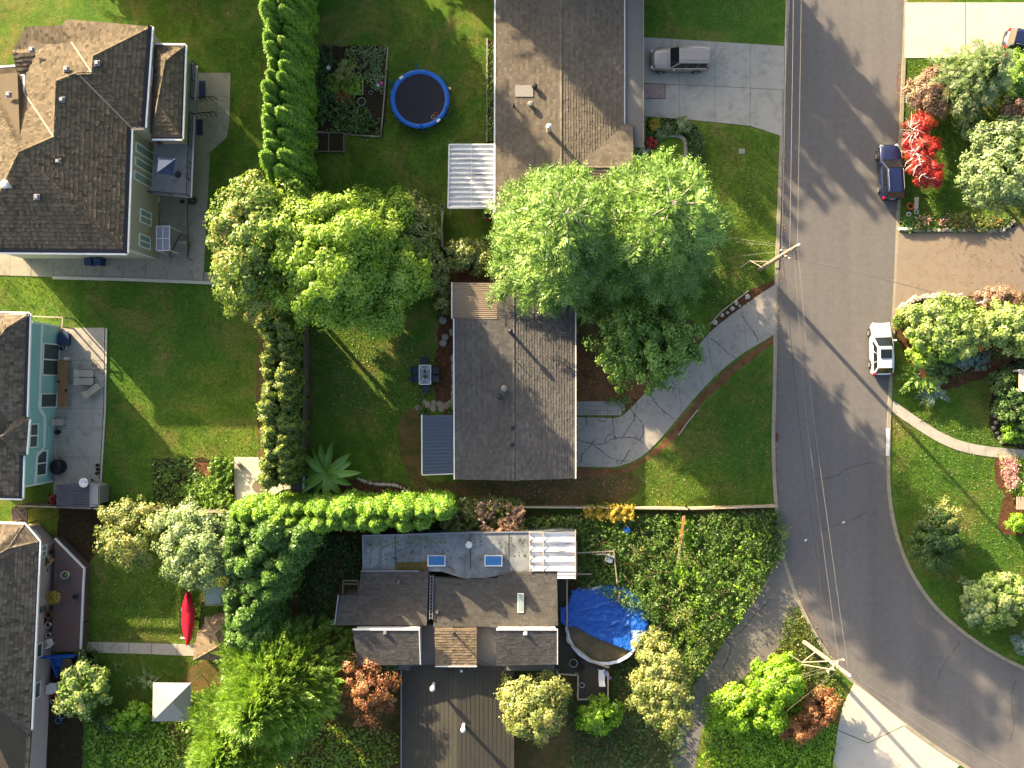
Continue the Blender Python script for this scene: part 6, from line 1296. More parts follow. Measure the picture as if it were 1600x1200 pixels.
# ------------------------------------------------------------------ trampoline
t = P(656, 154.5, .9); plain('tramp_blue', '#1560b4', .5, .08); plain('tramp_mat', '#23232b', .8, .12)
tr = thing('trampoline', 'round trampoline with blue safety pad on the shaded lawn', 'trampoline', (t.x, t.y, 0)); R = 2.46
MB().lathe((t.x, t.y, .84), [(.01, 0), (R - .36, .02), (R - .34, 0), (R - .36, -.02), (.01, -.02)], 48).build('jump_mat', 'tramp_mat', tr)
for i in range(8):
    vs = []
    for k in range(7):
        a = (i + k / 6 * .985) * math.pi / 4
        for rr, z in ((R - .36, .87), (R - .2, .92), (R, .92), (R + .02, .86)): vs.append((t.x + rr * math.cos(a), t.y + rr * math.sin(a), z))
    MB().add(vs, [(k * 4 + j, k * 4 + 4 + j, k * 4 + 5 + j, k * 4 + 1 + j) for k in range(6) for j in range(3)]).build('safety_pad', 'tramp_blue', tr, smooth=True)
MB().tube([(t.x + (R - .06) * math.cos(a * math.pi / 24), t.y + (R - .06) * math.sin(a * math.pi / 24), .84) for a in range(49)], .03, 6).build('frame_ring', 'gray_metal', tr)
for i in range(6):
    a = math.radians(95 + 60 * i); c = Vector((t.x + (R + .02) * math.cos(a), t.y + (R + .02) * math.sin(a), 0)); s = Vector((-math.sin(a), math.cos(a), 0)); MB().tube([c + s * .5 + Vector((0, 0, .82)), c + s * .45 + Vector((0, 0, .03)), c - s * .45 + Vector((0, 0, .03)), c - s * .5 + Vector((0, 0, .82))], .03, 6).build('leg', 'gray_metal', tr)
    o = Vector((math.cos(a), math.sin(a), 0)); MB().tube([c + Vector((0, 0, .1)), c + Vector((0, 0, .95)), c + o * .05 + Vector((0, 0, 2.3))], .045, 7).build('net_pole', 'tramp_blue', tr)
for x, y, rz in ((627, 121, .6), (685, 188, .7)): MB().box(P(x, y, .945), (.34, .2, .012), rz=rz).build('warning_label', 'white_paint', tr)
plain('orange_plastic', '#b0552c', .5, .1); plain('pink_plastic', '#d1477c', .4, .08); plain('red_plastic', '#a81f22', .45, .1); plain('purple_plastic', '#6a4a9c', .4, .08)
def ring(name, label, cat, x, y, z, R_, r_, mat): c = P(x, y, z + r_); tag(MB().tube([c + Vector((R_ * math.cos(k * math.pi / 10), R_ * math.sin(k * math.pi / 10), 0)) for k in range(21)], r_, 6).build(name, mat, smooth=True), label, cat)
ring('toy_ring', 'orange toy ring lying near the pad at the right of the trampoline mat', 'toy', 681, 179, .86, .16, .025, 'orange_plastic'); ring('toy_ring', 'pale toy ring lying below the orange one on the trampoline', 'toy', 677, 183, .86, .15, .025, 'pale_wood')
def ball(label, x, y, r_, mat, z=0, mat2=None):
    c = P(x, y, z) + Vector((0, 0, r_)); rt = thing('ball', label, 'ball', (c.x, c.y, z)); MB().ball(c, r_, 14, 8).build('panel', mat, rt, smooth=True)
    if mat2: MB().add(*(lambda q: (q.v, q.f))(MB().ball(c + Vector((-.02, 0, 0)), r_ * .985, 14, 8))).build('panel', mat2, rt, smooth=True)
ball('pink and purple beach ball at the edge of the vegetable beds', 596.5, 132, .19, 'pink_plastic', 0, 'purple_plastic'); ball('small white ball on the grass right of the trampoline', 703, 139.5, .13, 'white_paint'); ball('white ball beside the pink beach ball', 591, 134.5, .16, 'white_paint')
# ------------------------------------------------------------------ kitchen garden
def raised_bed(label, x0, y0, x1, y1, h=.3, fill='soil', div=None, mat='old_wood'):
    a, b = P(x0, y1), P(x1, y0); r = thing('raised_bed', label, 'raised bed', ((a.x + b.x) / 2, (a.y + b.y) / 2, 0)); w_ = .09
    for c, d in (((( a.x + b.x) / 2, a.y, h / 2), (b.x - a.x + w_, w_, h)), (((a.x + b.x) / 2, b.y, h / 2), (b.x - a.x + w_, w_, h)), ((a.x, (a.y + b.y) / 2, h / 2), (w_, b.y - a.y - w_, h)), ((b.x, (a.y + b.y) / 2, h / 2), (w_, b.y - a.y - w_, h))): MB().box(c, d).build('side_board', mat, r)
    if div: m = (a.x + b.x) / 2; MB().box((m, (a.y + b.y) / 2, h / 2), (w_, b.y - a.y - w_, h)).build('divider', mat, r)
    MB().box(((a.x + b.x) / 2, (a.y + b.y) / 2, h * .38), (b.x - a.x - w_, b.y - a.y - w_, h * .76)).build('soil_fill', fill, r); return r
raised_bed('wooden raised bed with two compartments below the vegetable plot', 491, 209, 538, 238, .3, div=True); raised_bed('pale timber edged bed in the middle of the vegetable plot', 515, 121, 567, 148, .16, mat='pale_wood'); raised_bed('dark timber bed in the upper left corner of the vegetable plot', 493, 72, 518, 101, .16)
raised_bed('timber edged bed along the top of the vegetable plot', 540, 80, 569, 105, .14, mat='old_wood')
for lbl, pts in (('long pale board edging the right side of the vegetable plot', [(606, 74), (601, 150), (595, 213)]), ('pale board edging the lower side of the vegetable plot', [(492, 206), (560, 212), (595, 214)]), ('short pale board inside the vegetable plot near the lower pot', [(559, 172), (556, 210)])):
    mb = MB(); strip_mesh(mb, PL(pts), .1, 0, .14); tag(mb.build('board', 'pale_wood'), lbl, 'board')
def pot(label, x, y, r_, h, mat, fill='soil', z=0, plant=None, ph=.4, pr=None, name='plant_pot', cat='pot', n=160, leaf=.12):
    c = P(x, y, z); rt = thing(name, label, cat, (c.x, c.y, z)); MB().lathe(c, [(r_ * .7, 0), (r_ * .95, h * .9), (r_ * 1.06, h * .92), (r_ * 1.06, h), (r_ * .92, h), (r_ * .88, h * .8), (.01, h * .8)], 14).build('pot', mat, rt)
    MB().lathe(c + Vector((0, 0, h * .8)), [(r_ * .86, 0), (r_ * .86, .012), (.01, .03)], 12).build('soil_fill', fill, rt)
    if plant:
        pr = pr or r_; d = rdir(n); d[:, 2] = np.abs(d[:, 2]); q = np.array(c) + np.array([0, 0, h]) + d * (np.array([pr, pr, ph]) * RNG.random((n, 1)) ** .4); Q = leaf_quads(q, unit(d + np.array([0, 0, .6]) + RNG.normal(size=(n, 3)) * .3), leaf, .6, d); quads_mesh('foliage', Q, RNG.random(n), plant, rt)
    return rt
plain('gray_pot', '#8f8c86', .6, .12); plain('black_pot', '#222225', .6, .1); plain('terracotta', '#a5603f', .8, .12); plain('white_pot', '#c9c7c0', .6, .08)
pot('large gray rimmed pot between the tomato plants', 549, 114.5, .34, .4, 'gray_pot'); pot('large gray rimmed pot in the lower part of the vegetable plot', 566, 161, .34, .4, 'gray_pot'); pot('small pale bucket in the weeds of the vegetable plot', 580, 146, .17, .25, 'gray_pot')
tag(MB().box(P(513.5, 106.5, .2), (.3, .28, .36), rz=.3).build('garden_box', 'white_paint'), 'small white box on the ground by the upper left garden bed', 'box')
frond_plant('tall yellow green tomato plant in the middle garden bed', 540, 122, 16, 1.0, .6, 'leaf_yellowing', 'plant', 'plant', 8, .4, .6, .5, .4)
frond_plant('yellow green leafy plant at the top of the middle garden bed', 547, 105, 12, .7, .5, 'leaf_plume', 'plant', 'plant', 8, .4, .6, .5, .4)
foliage('leaf_rust', [(0, '#7c3520'), (.5, '#9c472c'), (1, '#b3623f')], .2); cover('rust_plant', [(529, 148), (548, 147), (551, 156), (546, 163), (531, 165)], 520, .15, .5, 'leaf_rust', .15, 2.4)
rack = thing('plant_stakes', 'row of thin stakes at the top of the vegetable plot', 'stakes', P(525, 70))
for i in range(7): c = P(514 + i * 4.6, 73); MB().tube([c, c + Vector((random.uniform(-.05, .05), 0, 1.3))], .015, 5).build('stake', 'pale_wood', rack)
# plants beside the bungalow
def shrublet(label, x, y, r_, h, mat, leaf=.13, n=26, per=45): return tree(label, x, y, h * .55, (r_, r_, h * .5), mat, n, per, r_ * .35, leaf, 'plant', 'plant', None, .04, None, -.2, twigs=3)
shrublet('golden yellow plant by the garage wall of the bungalow', 1021, 195, .5, .7, 'leaf_gold'); shrublet('red flowering plant beside the curved garden edging', 1017, 222, .45, .5, 'leaf_red'); shrublet('pale gray plant at the bend of the curved garden edging', 1042, 203, .4, .4, 'leaf_silver'); shrublet('second pale plant nearer the bungalow porch', 1030, 210, .42, .4, 'leaf_silver'); shrublet('leafy green plant at the porch corner', 985, 232, .5, .8, 'leaf_lime'); shrublet('silvery plant at the driveway corner of the bungalow', 1068, 196, .7, .6, 'leaf_silver')
pot('white rimmed round pot below the white patio cover', 760, 337, .26, .35, 'white_pot', plant='leaf_dark', ph=.2); pot('small orange pot right below the white rimmed one', 762, 344, .18, .25, 'terracotta', plant='leaf_red', ph=.15); ring('garden_hose', 'coiled garden hose at the lower left corner of the patio cover', 'hose', 691.5, 322, .02, .22, .03, 'gray_pot'); pot('pale round basin in the mulch left of the middle house', 692, 501, .32, .25, 'gray_pot', fill='concrete')
mh = thing('utility_cover', 'square concrete utility cover in the lawn by the slab driveway', 'utility cover', P(1159, 236.5)); MB().box(P(1159, 236.5, .02), (.5, .42, .05)).build('frame', 'concrete', mh); MB().box(P(1159, 236.5, .05), (.36, .3, .02)).build('lid', 'concrete_stained', mh)
dn = thing('street_drain', 'rusty drain grate in the gutter of the left kerb', 'drain', P(1212.5, 683)); plain('rust', '#6d3a24', .8, .3, 6); MB().box(P(1212.5, 683, .02), (.42, .62, .02)).build('frame', 'rust', dn)
for i in range(5): MB().box(P(1212.5, 677.4 + i * 2.8, .037), (.34, .05, .015)).build('bar', 'dark_metal', dn)
for x, y, l in ((1318, 816, 'scrap of white litter lying on the road crack'), (1259, 844, 'scrap of white litter near the left side of the street')): tag(MB().box(P(x, y, .035), (.22, .12, .03), rz=.5).build('litter', 'white_paint'), l, 'litter')

# ------------------------------------------------------------------ outdoor dining set of the middle house
plain('chair_fabric', '#3a424e', .8, .12); plain('clear_top', '#6b7a80', .12, .05, spec=.6)
tb = thing('patio_table', 'rectangular glass patio table with pale frame on the shaded lawn', 'table', (*P(664, 585.5, .7).xy, 0)); c = Vector(tb.location); lx, ly = .96, 1.6
MB().box(c + Vector((0, 0, .70)), (lx, ly, .02)).build('tabletop', 'clear_top', tb)
for a, b in (((-1, -1), (1, -1)), ((1, -1), (1, 1)), ((1, 1), (-1, 1)), ((-1, 1), (-1, -1))): MB().beam(c + Vector((a[0] * lx / 2, a[1] * ly / 2, .715)), c + Vector((b[0] * lx / 2, b[1] * ly / 2, .715)), .06, .05).build('rim', 'white_trim', tb)
for a in ((-1, -1), (1, -1), (1, 1), (-1, 1)): MB().beam(c + Vector((a[0] * lx / 2, a[1] * ly / 2, .725)), c + Vector((a[0] * .07, a[1] * .3, .725)), .035, .02).build('crossbar', 'white_trim', tb); MB().beam(c + Vector((a[0] * lx * .43, a[1] * ly * .45, .7)), c + Vector((a[0] * lx * .45, a[1] * ly * .47, .0)), .05, .05).build('leg', 'white_trim', tb)
pot('small planted pot standing in the middle of the glass patio table', 664.5, 588, .14, .18, 'black_pot', z=.73, plant='leaf_bramble', ph=.15, pr=.17, n=60, leaf=.08); pot('dark lantern on the glass patio table beside the plant', 664, 580, .1, .2, 'black_pot', z=.73)
def chair_proto(label, mat, frame, w_=.56, lean=.16, group=None, cat='chair', name='patio_chair', arms=True, L=.55):
    r = thing(name, label, cat, group=group); b = dict(parent=r, off=(0, 0, 0)); MB().box((0, 0, .43), (w_, L, .05)).build('seat', mat, bevel=.015, **b)
    MB().add(*(lambda q: (q.v, q.f))(MB().beam((0, -L / 2, .45), (0, -L / 2 - lean, .98), w_, .04))).build('backrest', mat, bevel=.012, **b)
    for x in (-1, 1):
        for y in (-1, 1): MB().tube([(x * (w_ / 2 - .03), y * (L / 2 - .04), .42), (x * w_ / 2, y * L / 2, 0)], .018, 5).build('leg', frame, **b)
        if arms: MB().tube([(x * w_ / 2, -L / 2 - lean * .4, .64), (x * (w_ / 2 + .02), L / 2 - .1, .64), (x * w_ / 2, L / 2 - .03, .43)], .02, 5).build('armrest', frame, **b)
    return r
cp = chair_proto('', 'chair_fabric', 'dark_metal', group='chairs around the glass patio table'); used = []
for x, y, rz, l in ((663, 566, math.pi, 'dark fabric patio chair at the upper end of the glass table'), (665.5, 606, 0, 'dark fabric patio chair at the lower end of the glass table'), (650.5, 579, -math.pi / 2, 'upper dark patio chair on the left side of the glass table'), (651, 592, -math.pi / 2, 'lower dark patio chair on the left side of the glass table'), (678, 579, math.pi / 2, 'upper dark patio chair on the right side of the glass table'), (678.5, 592, math.pi / 2, 'lower dark patio chair on the right side of the glass table')):
    p = P(x, y, .5); place(cp, used, (p.x, p.y, 0), rz, l)
# ------------------------------------------------------------------ fences
def fence(label, pts, h, mat, cap=None, step=2.4, name='fence', rail=True, bw=.14):
    v = PL(pts); r = thing(name, label, 'fence', (v[0].x, v[0].y, 0))
    for a, b in zip(v, v[1:]):
        m = max(1, round((b - a).length / step))
        for k in range(m):
            p, q = a.lerp(b, k / m), a.lerp(b, (k + 1) / m); MB().box(p + Vector((0, 0, (h + .1) / 2)), (.11, .11, h + .1)).build('post', cap or mat, r); d = (q - p).normalized(); n_ = Vector((-d.y, d.x, 0)); L_ = (q - p).length - .14; nb_ = int(L_ / bw); mb = MB()
            for i in range(nb_): c_ = p + d * (.07 + (i + .5) * L_ / nb_); hh = h - random.uniform(0, .04); mb.add(*(lambda z: (z.v, z.f))(MB().beam(c_ - d * (bw / 2 - .008) + Vector((0, 0, hh / 2)) + n_ * random.uniform(-.006, .006), c_ + d * (bw / 2 - .008) + Vector((0, 0, hh / 2)), .022, hh)))
            o = mb.build('fence_board', mat, r); o['kind'] = 'stuff'
            if rail: MB().beam(p + Vector((0, 0, h + .03)) + d * .06, q + Vector((0, 0, h + .03)) - d * .06, .12, .04).build('cap_rail', cap or mat, r)
        MB().box(b + Vector((0, 0, (h + .1) / 2)), (.11, .11, h + .1)).build('post', cap or mat, r)
    return r
fence('long weathered board fence south of the turquoise house garden', [(44, 786), (160, 790), (270, 793), (382, 797)], 1.7, 'old_wood', 'pale_wood')
fence('dark board fence along the golden cedars and the picnic lawn', [(483, 492), (482, 620), (479, 742)], 1.6, 'brown_siding', 'old_wood')
fence('pale railed fence between the middle house lawn and the brambles', [(816, 789), (930, 790), (1071, 792), (1205, 788)], 1.35, 'pale_wood', 'pale_wood')
fence('low weathered fence between the trampoline lawn and the yellow shrubs', [(694, 333), (691, 362), (692, 390), (720, 399)], .9, 'old_wood', 'pale_wood')
bf = thing('fallen_rail', 'reddish fence rail leaning through the lime brambles', 'rail', P(1066, 806)); plain('reddish_wood', '#a2694c', .8, .25, 5); MB().beam(P(1069, 806, 1.5), P(1063, 850, 1.35), .2, .1).build('rail', 'reddish_wood', bf); MB().beam(P(1063, 850, 1.4), P(1058, 886, 1.1), .14, .1).build('rail', 'pale_wood', bf)
for q in ((1069, 808, 1.45), (1062, 853, 1.3), (1058, 884, 1.1)): MB().box(Vector((*P(*q).xy, q[2] / 2)), (.1, .1, q[2])).build('post', 'old_wood', bf)
gt = thing('garden_gate', 'wooden gate with crossed braces beside the pink house', 'gate', P(31, 808)); z_ = 1.4
for a, b in (((19, 794), (43, 795)), ((19, 816), (42, 818)), ((19, 794), (19, 816)), ((42, 795), (42, 818)), ((22, 797), (40, 815)), ((22, 815), (40, 797))): MB().beam(P(*a, z_), P(*b, z_), .09, .07).build('brace' if abs(a[0] - b[0]) > 5 and abs(a[1] - b[1]) > 5 else 'frame', 'old_wood', gt)
for x, y in ((19, 794), (42, 795), (19, 816), (42, 818)): MB().box(Vector((*P(x, y, z_).xy, z_ / 2 - .03)), (.09, .09, z_ - .06)).build('post', 'old_wood', gt)
MB().box(P(31, 806, .012), (1.3, 1.3, .02)).build('dark_square', 'mesh_dark', gt)  # flat dark square on the ground under the gate frame
# ------------------------------------------------------------------ turquoise house patio
sh = thing('storage_shed', 'gray ribbed plastic garden shed at the end of the turquoise house patio', 'shed', P(120, 770)); plain('shed_gray', '#4a4a50', .6, .1); plain('shed_pale', '#8b8a86', .6, .1); zt = 2.0
c0_, c1_, c2_, c3_ = P(89, 757, zt), P(139, 754, zt), P(140, 792, zt), P(88, 793, zt)
MB().prism([(v.x, v.y) for v in PL([(91, 760), (136, 757), (152, 760), (152, 788), (91, 789)], zt)], 0, zt - .15).build('wall', 'shed_pale', sh)
r0_, r1_ = P(114, 756, zt + .2), P(114, 793, zt + .2); f_ = P(140, 755, zt - .25), P(140, 793, zt - .25)
for a, b, c, d, n_ in ((r0_, P(88, 757, zt), P(88, 794, zt), r1_, 9), (r0_, P(140, 755, zt - .1), P(140, 793, zt - .1), r1_, 9)): planks(sh, (a, b, c, d), n_, 'shed_gray', .04, .02, 'roof_panel', .002)
planks(sh, (P(140, 755, zt - .1), P(156, 756, 1.7), P(156, 791, 1.7), P(140, 793, zt - .1)), 8, 'shed_pale', .04, .02, 'roof_panel', .002)
ds = thing('satellite_dish', 'round white dish standing on the edge of the gray shed', 'dish', P(132, 754, 2.0)); MB().lathe(P(132, 754, 2.08), [(.04, 0), (.2, .03), (.38, .14), (.4, .15), (.38, .17), (.2, .07), (.02, .04)], 18).build('dish', 'white_paint', ds, smooth=True); MB().tube([P(132, 754, 1.9), P(132, 754, 2.1)], .03, 6).build('mast', 'gray_metal', ds); MB().tube([P(132, 754, 2.1), P(137, 752, 2.35), P(135, 754, 2.4)], .02, 5).build('feed_arm', 'gray_metal', ds)
pot('small white pot next to the white dish', 146, 750, .17, .25, 'white_pot')
bt_ = thing('wooden_table', 'long narrow wooden table along the turquoise wall', 'table', P(98, 598)); planks(bt_, (P(90, 562, .9), P(90, 635, .9), P(105, 635, .9), P(106, 562, .9)), 5, 'cedar_wood', .05, .012, 'plank')
for x, y in ((92, 564), (104, 564), (92, 632), (103, 632), (92, 598), (104, 598)): MB().box(Vector((*P(x, y, .85).xy, .42)), (.08, .08, .84)).build('leg', 'cedar_wood', bt_)
for i, (x, y) in enumerate(((92, 596), (106, 590), (104, 610))): pot(['small black pot on the long wooden table by the wall', 'black pot on the patio beside the long wooden table', 'dark candle jar at the edge of the long wooden table'][i], x, y, .1, .16, 'black_pot', z=.93 if i != 1 else .05)
plain('cushion_cream', '#a59e8e', .85, .1); lp = chair_proto('', 'cushion_cream', 'dark_metal', .62, .4, 'cushioned loungers on the turquoise house patio', 'lounger', 'lounge_chair', True, .95); used = []
for x, y, rz, l in ((137, 583.5, -math.pi / 2, 'upper cream cushioned lounger on the turquoise house patio'), (137, 596, -math.pi / 2, 'lower cream cushioned lounger right below the first'), (148, 608, -.9, 'cream lounger turned askew near the patio edge')): p = P(x, y, .45); place(lp, used, (p.x, p.y, .05), rz, l)
cb = chair_proto('cream cushioned bench against the turquoise wall', 'cushion_cream', 'dark_metal', .62, .1, None, 'bench', 'garden_bench', True, .7); p = P(93, 659.5, .45); cb.location = (p.x, p.y, .05); cb.rotation_euler = (0, 0, -math.pi / 2)
gr_ = thing('covered_grill', 'barbecue under a black cover by the turquoise wall', 'grill', P(88, 730)); c = P(88, 730, .9)
MB().lathe((c.x, c.y, 0), [(.5, .05), (.56, .4), (.6, .9), (.5, 1.05), (.3, 1.12), (.02, 1.13)], 10, .95, 1.1).build('cover', 'black_plastic', gr_, smooth=True); MB().box((c.x - .0, c.y, 1.12), (.5, .14, .08)).build('lid_fold', 'black_plastic', gr_)
plain('navy_fabric', '#2a3a55', .8, .1); sb_ = thing('storage_bench', 'navy storage box by the corner of the turquoise house', 'storage box', P(101, 528)); MB().box(P(101, 530, .35), (.75, 1.0, .7)).build('box', 'navy_fabric', sb_, bevel=.03); MB().box(P(100, 528, .74), (.8, 1.06, .07)).build('lid', 'navy_fabric', sb_, bevel=.02)
pot('white pot in front of the navy storage box', 103, 543, .14, .3, 'white_pot', z=.05); pot('black pot left of the white pot by the tall window', 98, 545, .14, .3, 'black_pot', z=.05); pot('black pot between the bench and the folded pink chair', 93, 675, .2, .4, 'black_pot', z=.05)
tag(MB().box(P(105, 561, .45), (.16, .3, .85)).build('pedestal', 'white_pot'), 'pale pedestal at the upper end of the long wooden table', 'pedestal')
for i, (x, y) in enumerate(((154, 726.5), (154.5, 733), (153.5, 739))): pot(['topmost', 'middle', 'lowest'][i] + ' of three black pots at the patio edge above the gray shed', x, y, .14, .28, 'black_pot', z=.05)
plain('salmon_metal', '#b08a7a', .5, .1); fc = thing('folding_frame', 'pinkish tubular chair frame between the black pot and the covered grill', 'frame', P(92, 700))
for pts in ([(86, 684, .4), (86, 714, .4), (98, 714, .5), (87, 700, .9)], [(88, 686, .9), (99, 684, .6)], [(87, 686, .9), (87, 716, .9)]): MB().tube([P(*q) for q in pts], .03, 6).build('tube', 'salmon_metal', fc)
for q in ((86, 684, .4), (86, 714, .4), (98, 714, .5), (99, 684, .6), (87, 686, .9), (87, 716, .9)): MB().tube([P(*q), Vector((*P(*q).xy, .05))], .025, 5).build('leg', 'salmon_metal', fc)
bk = thing('bicycle', 'dark bicycle propped at the right edge of the turquoise house patio', 'bicycle', P(152, 570)); a, b = P(147, 566, .35), P(157, 580, .35); u = Vector((0, 0, 1)); d = (b - a).normalized()
for c, lab_ in ((a, 0), (b, 1)): wv = MB().tube([c + d * .33 * math.cos(k * math.pi / 10) + u * .33 * math.sin(k * math.pi / 10) for k in range(21)], .022, 6).build('wheel', 'tyre', bk); MB().tube([c - Vector((d.y, -d.x, 0)) * .05, c + Vector((d.y, -d.x, 0)) * .05], .03, 6).build('hub', 'alloy', wv)
m_ = a.lerp(b, .52); sd = a.lerp(b, .38) + u * .5; hd = a.lerp(b, .85) + u * .55
MB().tube([a, m_ - u * .05, sd, a], .018, 5).tube([m_ - u * .05, hd, sd], .018, 5).tube([hd, b], .018, 5).build('frame', 'dark_metal', bk); MB().box(sd + u * .12, (.2, .12, .06), rz=math.atan2(d.y, d.x)).build('saddle', 'black_plastic', bk); s_ = Vector((-d.y, d.x, 0)); MB().tube([hd + u * .1 + s_ * .3 - d * .1, hd + u * .14 + s_ * .1, hd + u * .14 - s_ * .1, hd + u * .1 - s_ * .3 - d * .1], .016, 5).tube([hd, hd + u * .14], .018, 5).build('handlebar', 'dark_metal', bk); MB().tube([m_, m_ - s_ * .25 - u * .3], .015, 5).build('kickstand', 'dark_metal', bk)
mw = thing('lawn_mower', 'red lawn mower parked beside the gray shed', 'mower', P(82, 780)); MB().box(P(82, 780, .3), (.5, .65, .22)).build('deck', 'red_plastic', mw, bevel=.05); MB().lathe(P(82, 780, .42), [(.16, 0), (.16, .12), (.1, .18), (.01, .19)], 10).build('engine', 'dark_metal', mw); MB().tube([P(79, 774, .35), P(77, 766, .95), P(87, 766, .95), P(85, 774, .35)], .018, 5).build('handle', 'dark_metal', mw)
for x, y in ((77, 775), (87, 775), (77, 786), (87, 786)): c = P(x, y, .16); MB().tube([c - Vector((.03, 0, 0)), c + Vector((.03, 0, 0))], .13, 10).build('wheel', 'tyre', mw)
# ------------------------------------------------------------------ tan house extras
for x, l in ((137.5, 'left dark blue wheelie bin against the tan house'), (152, 'right dark blue wheelie bin against the tan house')):
    bn_ = thing('wheelie_bin', l, 'bin', (*P(x, 409, 1.0).xy, .05)); c = Vector(bn_.location); MB().add(*frustum(c, .46, .56, .95)).build('bin', 'navy_fabric', bn_); MB().box(c + Vector((0, 0, .99)), (.6, .62, .08)).build('lid', 'navy_fabric', bn_, bevel=.02); MB().tube([c + Vector((-.25, .31, .95)), c + Vector((.25, .31, .95))], .025, 6).build('handle', 'black_plastic', bn_)
    for s in (-.24, .24): MB().tube([c + Vector((s - .03, .24, .1)), c + Vector((s + .03, .24, .1))], .1, 10).build('wheel', 'tyre', bn_)
um = thing('garden_parasol', 'square navy parasol open on the gray balcony', 'parasol', P(257, 260, D)); hz_, tz = 2.15, 2.5; cs = [P(247, 244, D + hz_), P(274.5, 248, D + hz_), P(271, 275, D + hz_), P(243, 271, D + hz_)]; ctr = P(258.5, 260, D + tz)
for i in range(4):
    a, b = cs[i], cs[(i + 1) % 4]; MB().slab3([a, a.lerp(b, .5) + (ctr - a.lerp(b, .5)) * .06, b, ctr], .015).build('canopy_panel', 'navy_fabric', um); MB().beam(a - u * .03, ctr - u * .03, .02, .02).build('rib', 'dark_metal', um)
MB().tube([Vector((ctr.x, ctr.y, D)), ctr + u * .08], .025, 6).build('pole', 'gray_metal', um); MB().lathe((ctr.x, ctr.y, D), [(.28, 0), (.28, .06), (.05, .1)], 12).build('base', 'dark_metal', um)
plain('glass_dark_blue', '#28384a', .3, .15)
for x, y, a, l in ((316, 140, 1.5, 'upper navy outdoor mat on the concrete below the balcony'), (312, 199, 1.35, 'lower navy outdoor mat on the concrete below the balcony')): tag(MB().box(P(x, y, .075), (.52, a, .03)).build('outdoor_mat', 'navy_fabric'), l, 'mat')
pot('small red flower box on the balcony under the nook', 250.5, 225, .14, .2, 'terracotta', z=D, plant='leaf_red', ph=.15, pr=.2, n=50, leaf=.09)
pot('dark planter at the outer balcony corner on the concrete', 303, 315, .33, .4, 'black_pot', z=.06, plant='leaf_dark', ph=.3); pot('small dark pot under the balcony edge', 286, 316, .15, .3, 'black_pot', z=.06)
# ------------------------------------------------------------------ compost corner, banana corner
tag(MB().tube([P(367, 720, .2), P(378, 729, .25)], .16, 10).build('drain_pipe', 'gray_pot', smooth=True), 'short fat gray pipe lying on the small pale patio', 'pipe')
fp_ = thing('outdoor_rug', 'brown rounded rug on the small pale patio', 'rug', P(409, 760)); MB().lathe(P(408, 760, .056), [(.62, 0), (.62, .012), (.56, .02), (.01, .02)], 20, 1.25, .95).build('rug', 'old_wood', fp_)
sl = thing('toy_slide', 'small light blue plastic slide at the corner by the long fence', 'slide', P(380, 783)); plain('blue_plastic', '#3b78b5', .4, .1); planks(sl, (P(376, 797, .15), P(382, 775, .9), P(388, 776, .9), P(384, 798, .15)), 1, 'blue_plastic', .05); MB().beam(P(376, 797, .25), P(382, 775, 1.0), .05, .1).beam(P(384, 798, .25), P(388, 776, 1.0), .05, .1).build('side_rail', 'blue_plastic', sl); MB().box(P(386, 777, .42), (.4, .2, .84)).build('ladder', 'white_paint', sl)
tb_ = thing('tool_store', 'dark plastic garden store with a white stripe beside the banana plant', 'shed', P(474, 755)); 
MB().prism([(v.x, v.y) for v in PL([(456, 740), (492, 738), (493, 768), (456, 769)], 1.1)], 0, 1.0).build('body', 'shed_gray', tb_)
for x0_, x1_, mt in ((454, 472, 'shed_gray'), (472.5, 476, 'white_pot'), (476.5, 495, 'shed_gray')):
    vs = []; n_ = 8
    for k in range(n_ + 1):
        t_ = k / n_; zz = 1.0 + .3 * math.sin(math.pi * t_) ** .6; vs += [P(x0_, 770 - 32 * t_, zz), P(x1_, 770 - 32 * t_, zz)]
    MB().add(vs, [(2 * k, 2 * k + 1, 2 * k + 3, 2 * k + 2) for k in range(n_)]).build('lid', mt, tb_, smooth=True)
# ------------------------------------------------------------------ lower left garden
def canoe():
    r = thing('covered_canoe', 'long canoe under a bright red cover on trestles in the grass', 'canoe', P(293.5, 966)); plain('canoe_red', '#b3142c', .5, .1); z0_ = .75; vs, fs = [], []; n_ = 17; hull = []
    for i in range(n_):
        t_ = i / (n_ - 1); y = 923 + 84 * t_; c = P(293.5 + .4 * math.sin(i), y, z0_); wd = .52 * math.sin(math.pi * min(max(t_, .01), .99)) ** .75 + .02; up = .16 * abs(2 * t_ - 1) ** 3
        vs += [c + Vector((-wd, 0, up)), c + Vector((-wd * .5, 0, .17 + up)), c + Vector((0, 0, .24 + up)), c + Vector((wd * .5, 0, .17 + up)), c + Vector((wd, 0, up))]; hull += [c + Vector((-wd, 0, up - .01)), c + Vector((-wd * .8, 0, -.25)), c + Vector((0, 0, -.36)), c + Vector((wd * .8, 0, -.25)), c + Vector((wd, 0, up - .01))]
    f = [(i * 5 + k, i * 5 + k + 1, i * 5 + k + 6, i * 5 + k + 5) for i in range(n_ - 1) for k in range(4)]; MB().add(vs, f).build('cover', 'canoe_red', r, smooth=True); MB().add(hull, f).build('hull', 'red_plastic', r, smooth=True)
    for y in (953, 997): MB().beam(P(282, y, .38), P(305, y, .38), .08, .08).build('trestle_beam', 'white_paint', r); [MB().beam(P(x, y, .36), Vector((*P(x, y, .36).xy, 0)) + Vector((s * .05, 0, 0)), .06, .06).build('leg', 'white_paint', r) for x, s in ((282.5, -1), (304.5, 1))]
canoe()
cf = thing('cold_frame', 'glazed cold frame with pale frame beside the dark cedars', 'cold frame', P(346, 930)); h_ = 1.1
